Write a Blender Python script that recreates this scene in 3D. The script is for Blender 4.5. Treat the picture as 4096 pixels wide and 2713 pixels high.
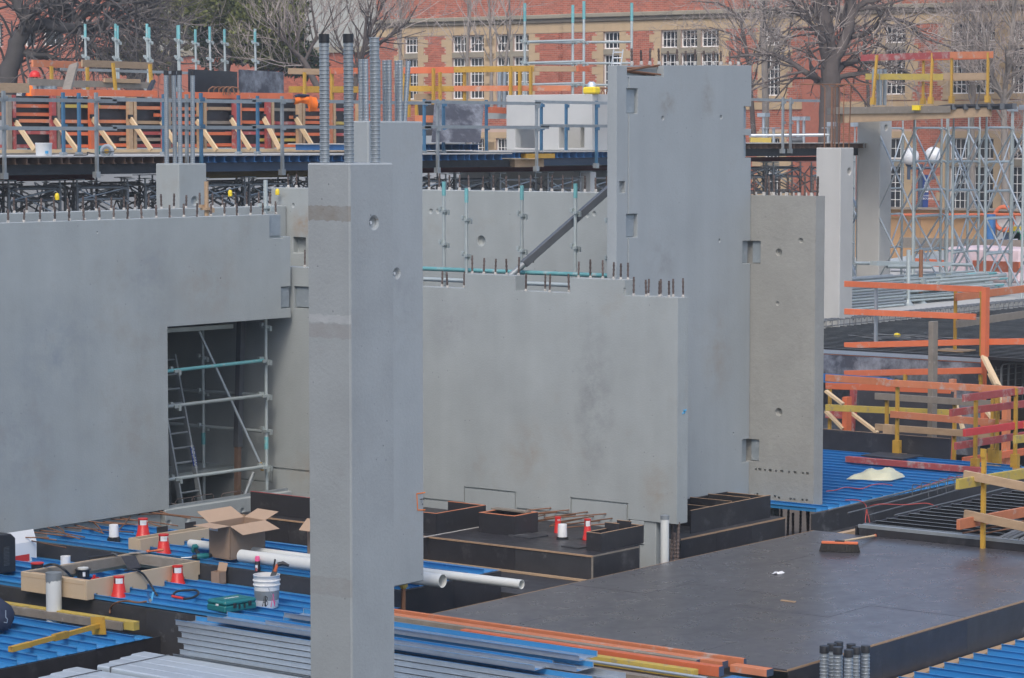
import bpy, bmesh, math, random
from mathutils import Vector, Matrix
random.seed(7)
R = math.radians
for o in list(bpy.data.objects): bpy.data.objects.remove(o)
SC = bpy.context.scene; COL = SC.collection
# ------------------------------------------------------------------ camera
F = 10670.0; CX = 2048.0; CY = 1356.5; HZ = 563.0      # solved from the walls' vanishing points
AL = R(37.88); PT = math.atan((CY - HZ) / F); CH = 5.1
cam = bpy.data.cameras.new('camera'); cam_o = bpy.data.objects.new('camera', cam); COL.objects.link(cam_o)
cam.sensor_width = 36; cam.lens = 36 * F / 4096; cam.clip_start = .5; cam.clip_end = 2000
cam_o.location = (0, 0, CH); cam_o.rotation_euler = (R(90) - PT, 0, AL - R(90))
SC.camera = cam_o
# ------------------------------------------------------------------ sky, sun, exposure
SUN_EL = 50.0; SUN_AZ = 209.0          # direction TO the sun, degrees from +X towards +Y
w = bpy.data.worlds.new('World'); SC.world = w; w.use_nodes = True
nt = w.node_tree; bg = nt.nodes['Background']
sky = nt.nodes.new('ShaderNodeTexSky'); sky.sky_type = 'NISHITA'; sky.sun_disc = False
sky.sun_elevation = R(SUN_EL); sky.sun_rotation = R(90 - SUN_AZ)
sky.air_density = .8; sky.dust_density = 2.5; sky.ozone_density = .5
nt.links.new(sky.outputs[0], bg.inputs[0]); bg.inputs[1].default_value = .15
sd = bpy.data.lights.new('sun', 'SUN'); sd.energy = .5; sd.angle = R(14); sd.color = (1, .95, .87)
so = bpy.data.objects.new('sun', sd); COL.objects.link(so)
_d = Vector((math.cos(R(SUN_EL)) * math.cos(R(SUN_AZ)), math.cos(R(SUN_EL)) * math.sin(R(SUN_AZ)), math.sin(R(SUN_EL))))
so.rotation_euler = (-_d).to_track_quat('-Z', 'Y').to_euler(); so.location = (0, -20, 60)
vs = SC.view_settings; vs.view_transform = 'Standard'; vs.look = 'None'; vs.gamma = 1; vs.exposure = .88
SC.render.engine = 'CYCLES'
# ------------------------------------------------------------------ survey helpers: where a sight line meets a known plane of the site
fw = (math.cos(AL), math.sin(AL)); rt = (math.sin(AL), -math.cos(AL))
def ray(p):
    r = (p[0] - CX) / F; u = (CY - p[1]) / F
    h = math.cos(PT) + u * math.sin(PT); v = -math.sin(PT) + u * math.cos(PT)
    return (fw[0] * h + rt[0] * r, fw[1] * h + rt[1] * r, v)
def RZ(p, z): d = ray(p); t = (z - CH) / d[2]; return Vector((d[0] * t, d[1] * t, z))
def RX(p, X): d = ray(p); t = X / d[0]; return Vector((X, d[1] * t, CH + d[2] * t))
def RY(p, Y): d = ray(p); t = Y / d[1]; return Vector((d[0] * t, Y, CH + d[2] * t))
def RD(p, D): d = ray(p); t = D / (d[0] * fw[0] + d[1] * fw[1]); return Vector((d[0] * t, d[1] * t, CH + d[2] * t))
def mk(ox, oy, s): return lambda x, y: (ox + x * s, oy + y * s)
Z1 = mk(0, 0, .57395); Z2 = mk(1100, 0, .59122); Z3 = mk(2400, 0, .57405); Z4 = mk(3000, 0, .57412)
M1 = mk(0, 700, .76516); M2 = mk(1100, 700, .76545); M3 = mk(2300, 700, .76548); M4 = mk(3200, 800, .51025)
B1 = mk(0, 1900, .54899); B2 = mk(1200, 1800, .59122); B3 = mk(2400, 1800, .58241); B4 = mk(3100, 1500, .77389)
C1 = mk(0, 2300, .38007); C2 = mk(700, 2200, .33784); C3 = mk(1500, 2350, .42230); C4 = mk(3100, 2400, .42061)
C5 = mk(0, 2080, .2551); C6 = mk(3300, 1500, .33615); C7 = mk(3300, 1900, .33615); DD = mk(0, 0, 1.7305)
V = Vector
# ------------------------------------------------------------------ materials
MATS = {}
def mat(name, col, rough=.6, metal=0., var=.18, scale=3., streak=0., stain=None, stain_amt=.5, stain_scale=2., bump=.0, bscale=60., orand=.0, spec=.5, fine=0., squash=(1, 1, 1), trans=0., isl=0., objco=False, stain_w=.12, specks=0., bands=(), blots=()):
    m = bpy.data.materials.new(name); m.use_nodes = True; n = m.node_tree; N = n.nodes; L = n.links
    b = N['Principled BSDF']; b.inputs['Roughness'].default_value = rough; b.inputs['Metallic'].default_value = metal
    b.inputs['Specular IOR Level'].default_value = spec
    if trans: b.inputs['Transmission Weight'].default_value = trans
    if objco:
        tc = N.new('ShaderNodeTexCoord'); pos = tc.outputs['Object']
    else:
        g = N.new('ShaderNodeNewGeometry'); pos = g.outputs['Position']
    mp = N.new('ShaderNodeMapping'); mp.inputs['Scale'].default_value = squash; L.new(pos, mp.inputs[0]); pos2 = mp.outputs[0]
    def noise(sc, det=4, p=None, rgh=.6):
        t = N.new('ShaderNodeTexNoise'); t.inputs['Scale'].default_value = sc; t.inputs['Detail'].default_value = det; t.inputs['Roughness'].default_value = rgh
        L.new(p or pos2, t.inputs['Vector']); return t.outputs['Fac']
    def mathn(op, a, c):
        t = N.new('ShaderNodeMath'); t.operation = op
        for i, x in enumerate((a, c)):
            if isinstance(x, (int, float)): t.inputs[i].default_value = x
            else: L.new(x, t.inputs[i])
        return t.outputs[0]
    f = mathn('MULTIPLY', mathn('SUBTRACT', noise(scale), .5), 2 * var)
    if streak:
        mp2 = N.new('ShaderNodeMapping'); mp2.inputs['Scale'].default_value = (1, 1, .09); L.new(pos, mp2.inputs[0])
        f = mathn('ADD', f, mathn('MULTIPLY', mathn('SUBTRACT', noise(2.2, 5, mp2.outputs[0]), .5), 2 * streak))
        f = mathn('ADD', f, mathn('MULTIPLY', mathn('SUBTRACT', noise(.5, 3, pos), .5), 1.6 * streak))
    if fine: f = mathn('ADD', f, mathn('MULTIPLY', mathn('SUBTRACT', noise(90, 3), .5), 2 * fine))
    if orand:
        oi = N.new('ShaderNodeObjectInfo'); f = mathn('ADD', f, mathn('MULTIPLY', mathn('SUBTRACT', oi.outputs['Random'], .5), 2 * orand))
    if isl:
        gi = N.new('ShaderNodeNewGeometry'); f = mathn('ADD', f, mathn('MULTIPLY', mathn('SUBTRACT', gi.outputs['Random Per Island'], .5), 2 * isl))
    val = mathn('ADD', f, 1.0)
    vm = N.new('ShaderNodeVectorMath'); vm.operation = 'SCALE'; vm.inputs[0].default_value = col[:3]; L.new(val, vm.inputs['Scale'])
    out = vm.outputs[0]
    if stain:
        rp = N.new('ShaderNodeMapRange'); rp.inputs[1].default_value = 1 - stain_amt; rp.inputs[2].default_value = 1 - stain_amt + stain_w
        L.new(noise(stain_scale, 8, None, .7), rp.inputs[0])
        mx = N.new('ShaderNodeMix'); mx.data_type = 'RGBA'; L.new(rp.outputs[0], mx.inputs[0]); L.new(out, mx.inputs[6]); mx.inputs[7].default_value = (*stain, 1); out = mx.outputs[2]
    if specks:                                          # small air holes in the cast face
        vo = N.new('ShaderNodeTexVoronoi'); vo.inputs['Scale'].default_value = 9; L.new(pos, vo.inputs['Vector'])
        rs = N.new('ShaderNodeMapRange'); rs.inputs[1].default_value = .05; rs.inputs[2].default_value = .09; rs.inputs[3].default_value = 1; rs.inputs[4].default_value = 0; L.new(vo.outputs['Distance'], rs.inputs[0])
        k_ = mathn('MULTIPLY', rs.outputs[0], mathn('GREATER_THAN', noise(4, 2, pos), .56)); k_ = mathn('MULTIPLY', k_, specks)
        mx = N.new('ShaderNodeMix'); mx.data_type = 'RGBA'; L.new(k_, mx.inputs[0]); L.new(out, mx.inputs[6]); mx.inputs[7].default_value = (col[0] * .35, col[1] * .35, col[2] * .35, 1); out = mx.outputs[2]
    for (bx, by, bz, rx, ry, rz, bc, amt) in blots:     # individual weather and release-agent stains
        vs_ = N.new('ShaderNodeVectorMath'); vs_.operation = 'SUBTRACT'; L.new(pos, vs_.inputs[0]); vs_.inputs[1].default_value = (bx, by, bz)
        vd = N.new('ShaderNodeVectorMath'); vd.operation = 'DIVIDE'; L.new(vs_.outputs[0], vd.inputs[0]); vd.inputs[1].default_value = (rx, ry, rz)
        vl = N.new('ShaderNodeVectorMath'); vl.operation = 'LENGTH'; L.new(vd.outputs[0], vl.inputs[0])
        rb = N.new('ShaderNodeMapRange'); rb.inputs[1].default_value = .1; rb.inputs[2].default_value = 1.; rb.inputs[3].default_value = 1; rb.inputs[4].default_value = 0; L.new(vl.outputs['Value'], rb.inputs[0])
        rn2 = N.new('ShaderNodeMapRange'); rn2.inputs[1].default_value = .38; rn2.inputs[2].default_value = .7; L.new(noise(3.5, 7, pos, .68), rn2.inputs[0])
        k_ = mathn('MULTIPLY', mathn('MULTIPLY', rb.outputs[0], rn2.outputs[0]), amt)
        mx = N.new('ShaderNodeMix'); mx.data_type = 'RGBA'; L.new(k_, mx.inputs[0]); L.new(out, mx.inputs[6]); mx.inputs[7].default_value = (*bc, 1); out = mx.outputs[2]
    for (z0, z1, bc, amt) in bands:                     # old tape and formwork-joint marks at fixed heights
        sp = N.new('ShaderNodeSeparateXYZ'); L.new(pos, sp.inputs[0]); e_ = mathn('MULTIPLY', mathn('SUBTRACT', noise(16, 6, pos), .5), .06); gn = N.new('ShaderNodeNewGeometry'); sn = N.new('ShaderNodeSeparateXYZ'); L.new(gn.outputs['True Normal'], sn.inputs[0])
        zz = mathn('ADD', sp.outputs[2], e_); k_ = mathn('MULTIPLY', mathn('GREATER_THAN', zz, z0), mathn('LESS_THAN', zz, z1)); k_ = mathn('MULTIPLY', mathn('MULTIPLY', k_, mathn('LESS_THAN', sn.outputs[0], -.6)), mathn('MULTIPLY', noise(7, 6, pos), amt))
        mx = N.new('ShaderNodeMix'); mx.data_type = 'RGBA'; L.new(k_, mx.inputs[0]); L.new(out, mx.inputs[6]); mx.inputs[7].default_value = (*bc, 1); out = mx.outputs[2]
    L.new(out, b.inputs['Base Color'])
    rn = mathn('ADD', mathn('MULTIPLY', mathn('SUBTRACT', noise(scale * 1.7), .5), .3), rough); L.new(rn, b.inputs['Roughness'])
    if bump:
        bp = N.new('ShaderNodeBump'); bp.inputs['Strength'].default_value = bump; bp.inputs['Distance'].default_value = .02
        L.new(noise(bscale, 5), bp.inputs['Height']); L.new(bp.outputs[0], b.inputs['Normal'])
    MATS[name] = m; return m
mat('concrete', (.335, .365, .358), .85, var=.15, scale=1.9, streak=.13, fine=.12, bump=.18, bscale=40, stain=(.275, .25, .205), stain_amt=.44, stain_scale=1.3, stain_w=.45, specks=.7, blots=((28.1, 20.5, 1.7, .5, .42, 1.5, (.20, .215, .215), .9), (28.1, 22.9, 2.6, .5, .5, .5, (.24, .25, .26), .7), (28.1, 21.6, .9, .5, .5, .6, (.30, .27, .22), .8), (28.1, 19.5, .6, .5, .3, .5, (.29, .25, .19), .8), (23.6, 25.8, 2.4, 1.0, .5, .9, (.22, .26, .29), .7), (26.4, 25.8, 3.1, .8, .5, .6, (.30, .28, .24), .9), (25.2, 25.8, 3.2, .5, .5, .9, (.23, .255, .275), .7), (24.9, 25.8, 1.2, .6, .5, 1.1, (.29, .28, .25), .7), (22.9, 25.8, 1.2, .8, .5, 1.1, (.24, .265, .28), .7), (31.7, 28.9, 3.75, .5, .35, .35, (.30, .20, .11), 1.0), (28.1, 25.3, .35, .5, .9, .35, (.32, .26, .19), .9)))
mat('concrete_smooth', (.325, .358, .366), .75, var=.12, scale=1.5, streak=.12, fine=.10, bump=.15, bscale=30, stain=(.25, .25, .235), stain_amt=.44, stain_scale=1.5, stain_w=.45, specks=.6, blots=((29.6, 20.4, 5.6, .25, .3, .25, (.21, .19, .15), 1.), (30.6, 20.4, 5.7, .2, .3, .4, (.21, .19, .15), 1.), (30.9, 20.4, 2.2, .5, .4, .9, (.28, .26, .22), .8), (29.5, 20.4, 3.5, .5, .4, .5, (.23, .235, .23), .8), (22.1, 18.76, 3.4, .4, .3, .9, (.24, .26, .27), .8)))
mat('concrete_column', (.318, .350, .360), .75, var=.13, scale=2.0, streak=.12, fine=.12, bump=.2, bscale=30, stain=(.26, .25, .23), stain_amt=.42, stain_scale=1.6, stain_w=.45, specks=.7, bands=((4.42, 4.55, (.20, .175, .14), 1.1), (3.55, 3.62, (.5, .52, .53), .8), (3.42, 3.54, (.26, .25, .24), .9), (1.2, 1.235, (.24, .24, .23), .7), (1.235, 1.36, (.25, .24, .22), .6)))
mat('concrete_rough', (.300, .305, .285), .92, var=.16, scale=2.5, streak=.10, fine=.16, bump=.35, bscale=18, stain=(.37, .37, .345), stain_amt=.43, stain_scale=3.2, stain_w=.3, specks=.6)
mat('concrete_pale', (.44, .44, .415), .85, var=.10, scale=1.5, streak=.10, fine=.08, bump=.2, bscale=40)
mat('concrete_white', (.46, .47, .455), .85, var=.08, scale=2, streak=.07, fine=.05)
mat('grout', (.42, .41, .38), .95, var=.2, scale=20, bump=.6, bscale=50)
mat('galv', (.50, .54, .57), .38, .75, var=.12, scale=9, fine=.10, orand=.08, bump=.05, bscale=30)
mat('galv_plate', (.30, .345, .37), .55, .25, var=.25, scale=7, fine=.12, stain=(.45, .48, .49), stain_amt=.42, stain_scale=9)
mat('duct_steel', (.33, .37, .395), .42, .6, var=.15, scale=9, orand=.10, stain=(.42, .43, .42), stain_amt=.36, stain_scale=12)
mat('galv_tube', (.46, .51, .53), .42, .6, var=.12, scale=8, orand=.06)
mat('galv_pale', (.62, .68, .71), .42, .55, var=.06, scale=4, fine=.05, orand=.05)
mat('galv_dull', (.30, .33, .34), .55, .45, var=.25, scale=6, orand=.15, stain=(.16, .12, .09), stain_amt=.33, stain_scale=9)
mat('scaffold', (.42, .47, .46), .5, .4, var=.2, scale=5, orand=.15, stain=(.30, .27, .22), stain_amt=.36, stain_scale=7)
mat('scaffold_teal', (.16, .42, .43), .55, .15, var=.25, scale=6, orand=.15, stain=(.42, .44, .42), stain_amt=.45, stain_scale=6)
mat('steel_dark', (.055, .058, .062), .6, .3, var=.3, scale=6, orand=.2, stain=(.10, .08, .07), stain_amt=.38, stain_scale=8)
mat('steel_grey', (.10, .11, .12), .6, .3, var=.3, scale=6, orand=.2)
mat('steel_grey2', (.20, .215, .22), .55, .4, var=.3, scale=6, orand=.35)
mat('steel_red', (.10, .022, .018), .7, .1, var=.35, scale=5)
mat('yellow_dark', (.17, .13, .045), .8, var=.3, scale=4)
mat('blue_steel2', (.055, .15, .25), .5, .2, var=.25, scale=6, orand=.15, stain=(.30, .32, .33), stain_amt=.36, stain_scale=10)
mat('steel_brown', (.16, .105, .075), .75, .1, var=.35, scale=8, orand=.2)
mat('rebar', (.11, .085, .075), .8, .2, var=.4, scale=12, orand=.35, stain=(.24, .22, .20), stain_amt=.40, stain_scale=35)
mat('rebar_rust', (.20, .10, .055), .85, .1, var=.4, scale=12, orand=.3)
mat('rebar_new', (.16, .17, .175), .6, .4, var=.3, scale=15, orand=.2, stain=(.18, .11, .07), stain_amt=.36, stain_scale=10)
mat('blue_film', (.038, .225, .49), .33, .0, var=.10, scale=5, fine=.06, orand=.06, spec=.55, stain=(.11, .24, .42), stain_amt=.40, stain_scale=5, stain_w=.3)
mat('blue_lip', (.45, .55, .62), .35, .6, var=.1, scale=8)
mat('formply', (.034, .033, .036), .42, var=.35, scale=5, orand=.12, stain=(.13, .13, .13), stain_amt=.43, stain_scale=3.4, stain_w=.3, spec=.45)
mat('deck_ply', (.072, .069, .075), .30, var=.22, scale=2.2, stain=(.19, .195, .205), stain_amt=.40, stain_scale=2.6, stain_w=.35, orand=.10, spec=.5, fine=.15)
mat('formply_dusty', (.040, .040, .043), .6, var=.4, scale=4, stain=(.24, .25, .25), stain_amt=.42, stain_scale=2.6, stain_w=.22)
mat('formply_stained', (.06, .062, .075), .6, var=.4, scale=3, stain=(.28, .30, .33), stain_amt=.56, stain_scale=1.9, stain_w=.22)
mat('ply_edge', (.38, .25, .15), .8, var=.25, scale=20)
mat('timber', (.40, .28, .17), .8, var=.25, scale=6, squash=(1, 1, 3), orand=.15, stain=(.22, .17, .12), stain_amt=.36, stain_scale=9)
mat('timber_grey', (.24, .21, .17), .85, var=.3, scale=7, orand=.15, stain=(.36, .33, .28), stain_amt=.4, stain_scale=8)
mat('pine_new', (.66, .50, .30), .75, var=.12, scale=6, orand=.08)
mat('mdf', (.52, .405, .27), .75, var=.07, scale=6, fine=.06)
mat('orange', (.60, .15, .06), .65, var=.18, scale=4, orand=.12, stain=(.46, .36, .31), stain_amt=.42, stain_scale=3.5)
mat('orange_worn', (.55, .19, .085), .75, var=.2, scale=5, orand=.1, stain=(.46, .36, .30), stain_amt=.45, stain_scale=4)
mat('red_worn', (.38, .075, .07), .7, var=.2, scale=5, orand=.1, stain=(.40, .30, .27), stain_amt=.48, stain_scale=4)
mat('red_paint_worn', (.55, .05, .05), .6, var=.2, scale=5, stain=(.42, .25, .22), stain_amt=.36, stain_scale=4)
mat('yellow', (.47, .275, .035), .6, var=.2, scale=6, orand=.12, stain=(.22, .11, .04), stain_amt=.43, stain_scale=14)
mat('yellow_timber', (.48, .36, .075), .7, var=.2, scale=6, stain=(.30, .25, .16), stain_amt=.46, stain_scale=8)
mat('yellow_cap', (.80, .60, .02), .45, var=.05)
mat('red_plastic', (.62, .025, .02), .4, var=.08, spec=.5)
mat('white_plastic', (.78, .79, .78), .45, var=.04)
mat('pvc', (.62, .64, .61), .45, var=.05, scale=5, stain=(.45, .45, .42), stain_amt=.33, stain_scale=5)
mat('black_plastic', (.022, .024, .028), .45, var=.2)
mat('dark_hole', (.02, .02, .02), .9, var=.1)
mat('cardboard', (.335, .235, .165), .85, var=.06, scale=8, fine=.03)
mat('cardboard_in', (.44, .31, .21), .85, var=.06, scale=8)
mat('teal_case', (.012, .16, .17), .45, var=.08)
mat('label_white', (.75, .76, .75), .6, var=.15, scale=60)
mat('pink', (.85, .12, .28), .5, var=.05)
mat('red_paint', (.60, .04, .03), .5, var=.1)
mat('black_paint', (.02, .02, .02), .5, var=.1)
mat('orange_spray', (.85, .22, .03), .7, var=.2, scale=20)
mat('blue_spray', (.10, .45, .75), .7, var=.1)
mat('blue_steel', (.045, .16, .38), .5, .2, var=.25, scale=6, orand=.15, stain=(.20, .11, .06), stain_amt=.33, stain_scale=10)
mat('hi_vis', (.95, .20, .02), .8, var=.1)
mat('skin', (.50, .30, .22), .6, var=.05)
mat('navy', (.02, .03, .06), .8, var=.1)
mat('sandstone', (.46, .34, .205), .9, var=.16, scale=1.2, streak=.12, fine=.08, stain=(.20, .16, .11), stain_amt=.36, stain_scale=.8, stain_w=.4, bump=.3, bscale=20)
mat('stone_grey', (.27, .24, .18), .9, var=.2, scale=1.5, streak=.12, stain=(.12, .11, .09), stain_amt=.38, stain_scale=1.2, stain_w=.4)
mat('brick_red', (.40, .125, .075), .9, var=.15, scale=1.2, isl=.22, stain=(.30, .14, .09), stain_amt=.35, stain_scale=3)
mat('brick_red1', (.40, .125, .075), .9, var=.15, scale=1.2, orand=.22, stain=(.30, .14, .09), stain_amt=.35, stain_scale=3)
mat('brick_flat', (.37, .13, .085), .9, var=.2, scale=8, stain=(.38, .22, .16), stain_amt=.40, stain_scale=14)
mat('stone_grey2', (.16, .14, .11), .9, var=.25, scale=1.5, streak=.12)
mat('mortar', (.50, .37, .30), .95, var=.1)
mat('render_grey', (.36, .37, .34), .9, var=.08, scale=.6, streak=.08)
mat('window_white', (.78, .78, .75), .6, var=.06)
mat('window_glass', (.018, .022, .028), .12, var=.5, scale=1.2, spec=.6)
mat('bark', (.115, .095, .085), .95, var=.3, scale=5, streak=.2, bump=.5, bscale=12)
mat('bark_pale', (.27, .24, .21), .9, var=.25, scale=4, stain=(.16, .14, .12), stain_amt=.42, stain_scale=3)
mat('bark_dark', (.075, .068, .064), .95, var=.3, scale=4)
mat('twig_pale', (.36, .32, .29), .9, var=.25, scale=2, isl=.25)
mat('leaf_olive2', (.13, .125, .055), .75, var=.3, scale=.9, isl=.35)
mat('twig', (.32, .275, .245), .9, var=.3, scale=2, isl=.3)
mat('twig_dark', (.15, .13, .118), .9, var=.3, scale=2, isl=.3)
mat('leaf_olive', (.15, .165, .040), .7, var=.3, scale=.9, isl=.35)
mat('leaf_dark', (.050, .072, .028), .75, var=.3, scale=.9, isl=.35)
mat('globe', (.86, .87, .86), .25, var=.02)
mat('post_blue', (.07, .10, .15), .5, .2, var=.2)
mat('banner', (.012, .045, .20), .7, var=.06)
mat('hoarding', (.42, .25, .12), .8, var=.22, scale=1.5, squash=(3, 3, .4), orand=.10, stain=(.36, .20, .09), stain_amt=.38, stain_scale=2.5, stain_w=.3)
mat('asphalt', (.07, .07, .07), .95, var=.2, scale=2)
mat('dirt', (.13, .11, .09), .95, var=.3, scale=1, stain=(.06, .055, .05), stain_amt=.45, stain_scale=.7)
mat('cable_red', (.42, .07, .06), .6, var=.1)
mat('poly_bag', (.78, .76, .52), .35, var=.15, scale=4, trans=.25)
mat('deck_dark', (.022, .023, .026), .45, .1, var=.3, scale=6, orand=.2)
mat('poster', (.75, .76, .76), .6, var=.1, scale=12, stain=(.70, .45, .05), stain_amt=.36, stain_scale=5)
mat('green_sign', (.02, .30, .17), .5, var=.1)
mat('wrap_pink', (.72, .58, .60), .5, var=.25, scale=5)
mat('bristle', (.03, .028, .025), .9, var=.4, scale=40)
mat('office_glass', (.20, .25, .30), .1, var=.1)
mat('office_panel', (.58, .57, .54), .8, var=.1, scale=.5)  # office block walls, kept pale to bounce light onto the site
# ------------------------------------------------------------------ mesh builder
class MB:
    def __init__(s): s.v = []; s.f = []; s.smooth = False
    def add(s, vs, fs):
        k = len(s.v); s.v += [tuple(x) for x in vs]; s.f += [tuple(i + k for i in f) for f in fs]; return s
    def box(s, a, b):
        x0, x1 = sorted((a[0], b[0])); y0, y1 = sorted((a[1], b[1])); z0, z1 = sorted((a[2], b[2]))
        return s.add([(x0, y0, z0), (x1, y0, z0), (x1, y1, z0), (x0, y1, z0), (x0, y0, z1), (x1, y0, z1), (x1, y1, z1), (x0, y1, z1)],
                     [(0, 3, 2, 1), (4, 5, 6, 7), (0, 1, 5, 4), (1, 2, 6, 5), (2, 3, 7, 6), (3, 0, 4, 7)])
    def beam(s, p, q, wd, ht, up=(0, 0, 1), roll=0.):
        p = V(p); q = V(q); d = (q - p).normalized(); u = V(up)
        sd_ = d.cross(u)
        if sd_.length < 1e-4: sd_ = d.cross(V((1, 0, 0)))
        sd_.normalize(); u = sd_.cross(d).normalized()
        if roll: sd_, u = sd_ * math.cos(roll) + u * math.sin(roll), u * math.cos(roll) - sd_ * math.sin(roll)
        a = sd_ * wd / 2; c = u * ht / 2
        vs = [p - a - c, p + a - c, p + a + c, p - a + c, q - a - c, q + a - c, q + a + c, q - a + c]
        return s.add(vs, [(0, 3, 2, 1), (4, 5, 6, 7), (0, 1, 5, 4), (1, 2, 6, 5), (2, 3, 7, 6), (3, 0, 4, 7)])
    def tube(s, pts, r, n=8, cap=True, r2=None):
        pts = [V(p) for p in pts]; s.smooth = True; k = len(s.v); m = len(pts)
        d0 = (pts[1] - pts[0]).normalized(); u = d0.orthogonal().normalized()
        for i, p in enumerate(pts):
            t = (pts[min(i + 1, m - 1)] - pts[max(i - 1, 0)]).normalized()
            u = (u - t * u.dot(t)).normalized(); w_ = t.cross(u)
            if isinstance(r, (list, tuple)): rr = r[i]
            else: rr = r if r2 is None else r + (r2 - r) * i / (m - 1)
            for j in range(n):
                a = 2 * math.pi * j / n; s.v.append(tuple(p + u * (rr * math.cos(a)) + w_ * (rr * math.sin(a))))
        for i in range(m - 1):
            for j in range(n):
                a = k + i * n + j; b = k + i * n + (j + 1) % n; s.f.append((a, b, b + n, a + n))
        if cap: s.f.append(tuple(k + j for j in reversed(range(n)))); s.f.append(tuple(k + (m - 1) * n + j for j in range(n)))
        return s
    def lathe(s, c, prof, n=16, axis=(0, 0, 1), cap0=True, cap1=True):
        c = V(c); t = V(axis).normalized(); u = t.orthogonal().normalized(); w_ = t.cross(u); k = len(s.v); s.smooth = True
        for (r, h) in prof:
            for j in range(n):
                a = 2 * math.pi * j / n; s.v.append(tuple(c + t * h + u * (r * math.cos(a)) + w_ * (r * math.sin(a))))
        for i in range(len(prof) - 1):
            for j in range(n):
                a = k + i * n + j; b = k + i * n + (j + 1) % n; s.f.append((a, b, b + n, a + n))
        if cap0: s.f.append(tuple(k + j for j in reversed(range(n))))
        if cap1: s.f.append(tuple(k + (len(prof) - 1) * n + j for j in range(n)))
        return s
    def prism(s, poly, ext):                       # poly: list of 3d points, ext: vector
        k = len(s.v); n = len(poly); e = V(ext)
        s.v += [tuple(V(p)) for p in poly] + [tuple(V(p) + e) for p in poly]
        nrm = V((0, 0, 0))
        for i in range(n): nrm += V(poly[i]).cross(V(poly[(i + 1) % n]))
        flip = nrm.dot(e) > 0
        a = tuple(range(k, k + n)); b = tuple(range(k + n, k + 2 * n))
        s.f += [tuple(reversed(a)), b] if flip else [a, tuple(reversed(b))]
        for i in range(n):
            j = (i + 1) % n; q = (k + i, k + j, k + n + j, k + n + i); s.f.append(q if flip else tuple(reversed(q)))
        return s
    def quad(s, *p): return s.add(p, [tuple(range(len(p)))])
    def mesh(s, name, bevel=0., shift=None):
        me = bpy.data.meshes.new(name); vs = s.v
        if shift is not None: vs = [(x - shift[0], y - shift[1], z - shift[2]) for x, y, z in vs]
        me.from_pydata(vs, [], s.f)
        if getattr(s, 'fm', None):
            for i, k in s.fm.items(): me.polygons[i].material_index = k
        if bevel:
            bm = bmesh.new(); bm.from_mesh(me); bmesh.ops.remove_doubles(bm, verts=bm.verts, dist=1e-5)
            bmesh.ops.dissolve_limit(bm, angle_limit=R(1), verts=bm.verts, edges=bm.edges)
            es = [e for e in bm.edges if len(e.link_faces) == 2 and e.calc_face_angle(0) > R(40)]
            bmesh.ops.bevel(bm, geom=es, offset=bevel, segments=1, affect='EDGES', clamp_overlap=True)
            bm.to_mesh(me); bm.free()
        if s.smooth:
            me.shade_smooth(); me.set_sharp_from_angle(angle=R(getattr(s, 'sharp', 66)))
        me.validate(); me.update(); return me
def setp(o, label=None, cat=None, group=None, kind=None):
    if label: o['label'] = label
    if cat: o['category'] = cat
    if group: o['group'] = group
    if kind: o['kind'] = kind
    return o
ALLT = []
class Thing:
    def __init__(s, name, label, cat, group=None, kind=None): s.a = (name, label, cat, group, kind); s.p = []; s.base = None
    def part(s, name, mb, mt, parent=None, bevel=0., kind=None, label=None): s.p.append((name, mb, mt, parent, bevel, kind, label)); return len(s.p) - 1
    def done(s):
        name, label, cat, group, kind = s.a
        lo = [1e9] * 3; hi = [-1e9] * 3
        for p in s.p:
            vv = p[1].v if isinstance(p[1], MB) else [p[1][1]]
            for v in vv:
                for i in range(3): lo[i] = min(lo[i], v[i]); hi[i] = max(hi[i], v[i])
        c = s.base or ((lo[0] + hi[0]) / 2, (lo[1] + hi[1]) / 2, lo[2])
        if len(s.p) == 1:
            n_, mb, mt, pa, bv, kd, lb = s.p[0]; o = bpy.data.objects.new(name, mb.mesh(name, bv, c)); [o.data.materials.append(MATS[m_]) for m_ in (mt if isinstance(mt, tuple) else (mt,))]
            COL.objects.link(o); o.location = c; s.root = o
        else:
            r = bpy.data.objects.new(name, None); COL.objects.link(r); r.location = c; r.empty_display_size = .2; s.root = r; ob = []
            for n_, mb, mt, pa, bv, kd, lb in s.p:
                if isinstance(mb, MB): me = mb.mesh(n_, bv, c); [me.materials.append(MATS[m_]) for m_ in (mt if isinstance(mt, tuple) else (mt,))]; o = bpy.data.objects.new(n_, me)
                else:
                    o = bpy.data.objects.new(n_, mb[0]); o.location = V(mb[1]) - V(c)
                    if len(mb) > 2: o.rotation_euler = mb[2]
                    if len(mb) > 3: o.scale = mb[3]
                COL.objects.link(o); o.parent = r if pa is None else ob[pa]; ob.append(o)
                if kd: o['kind'] = kd
                if lb: o['label'] = lb
            s.objs = ob
        setp(s.root, label, cat, group, kind); ALLT.append(s.root); return s.root
def single(name, label, cat, mb, mt, group=None, bevel=0., kind=None):
    t = Thing(name, label, cat, group, kind); t.part(name, mb, mt, bevel=bevel); return t.done()
def copy_tree(o, loc, rz=None, label=None, group=None):
    c = o.copy(); COL.objects.link(c); c.location = loc
    if rz is not None: c.rotation_euler = (c.rotation_euler[0], c.rotation_euler[1], rz)
    if label: c['label'] = label
    if group: c['group'] = group
    for ch in o.children:
        k = ch.copy(); COL.objects.link(k); k.parent = c
        for g_ in ch.children: q = g_.copy(); COL.objects.link(q); q.parent = k
    return c
SHARED = {}
def shared(key, fn, mt, bevel=0.):              # mesh data shared by alike pieces
    if key not in SHARED:
        mb = fn(); me = mb.mesh(key, bevel); me.materials.append(MATS[mt]); SHARED[key] = me
    return SHARED[key]
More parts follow.
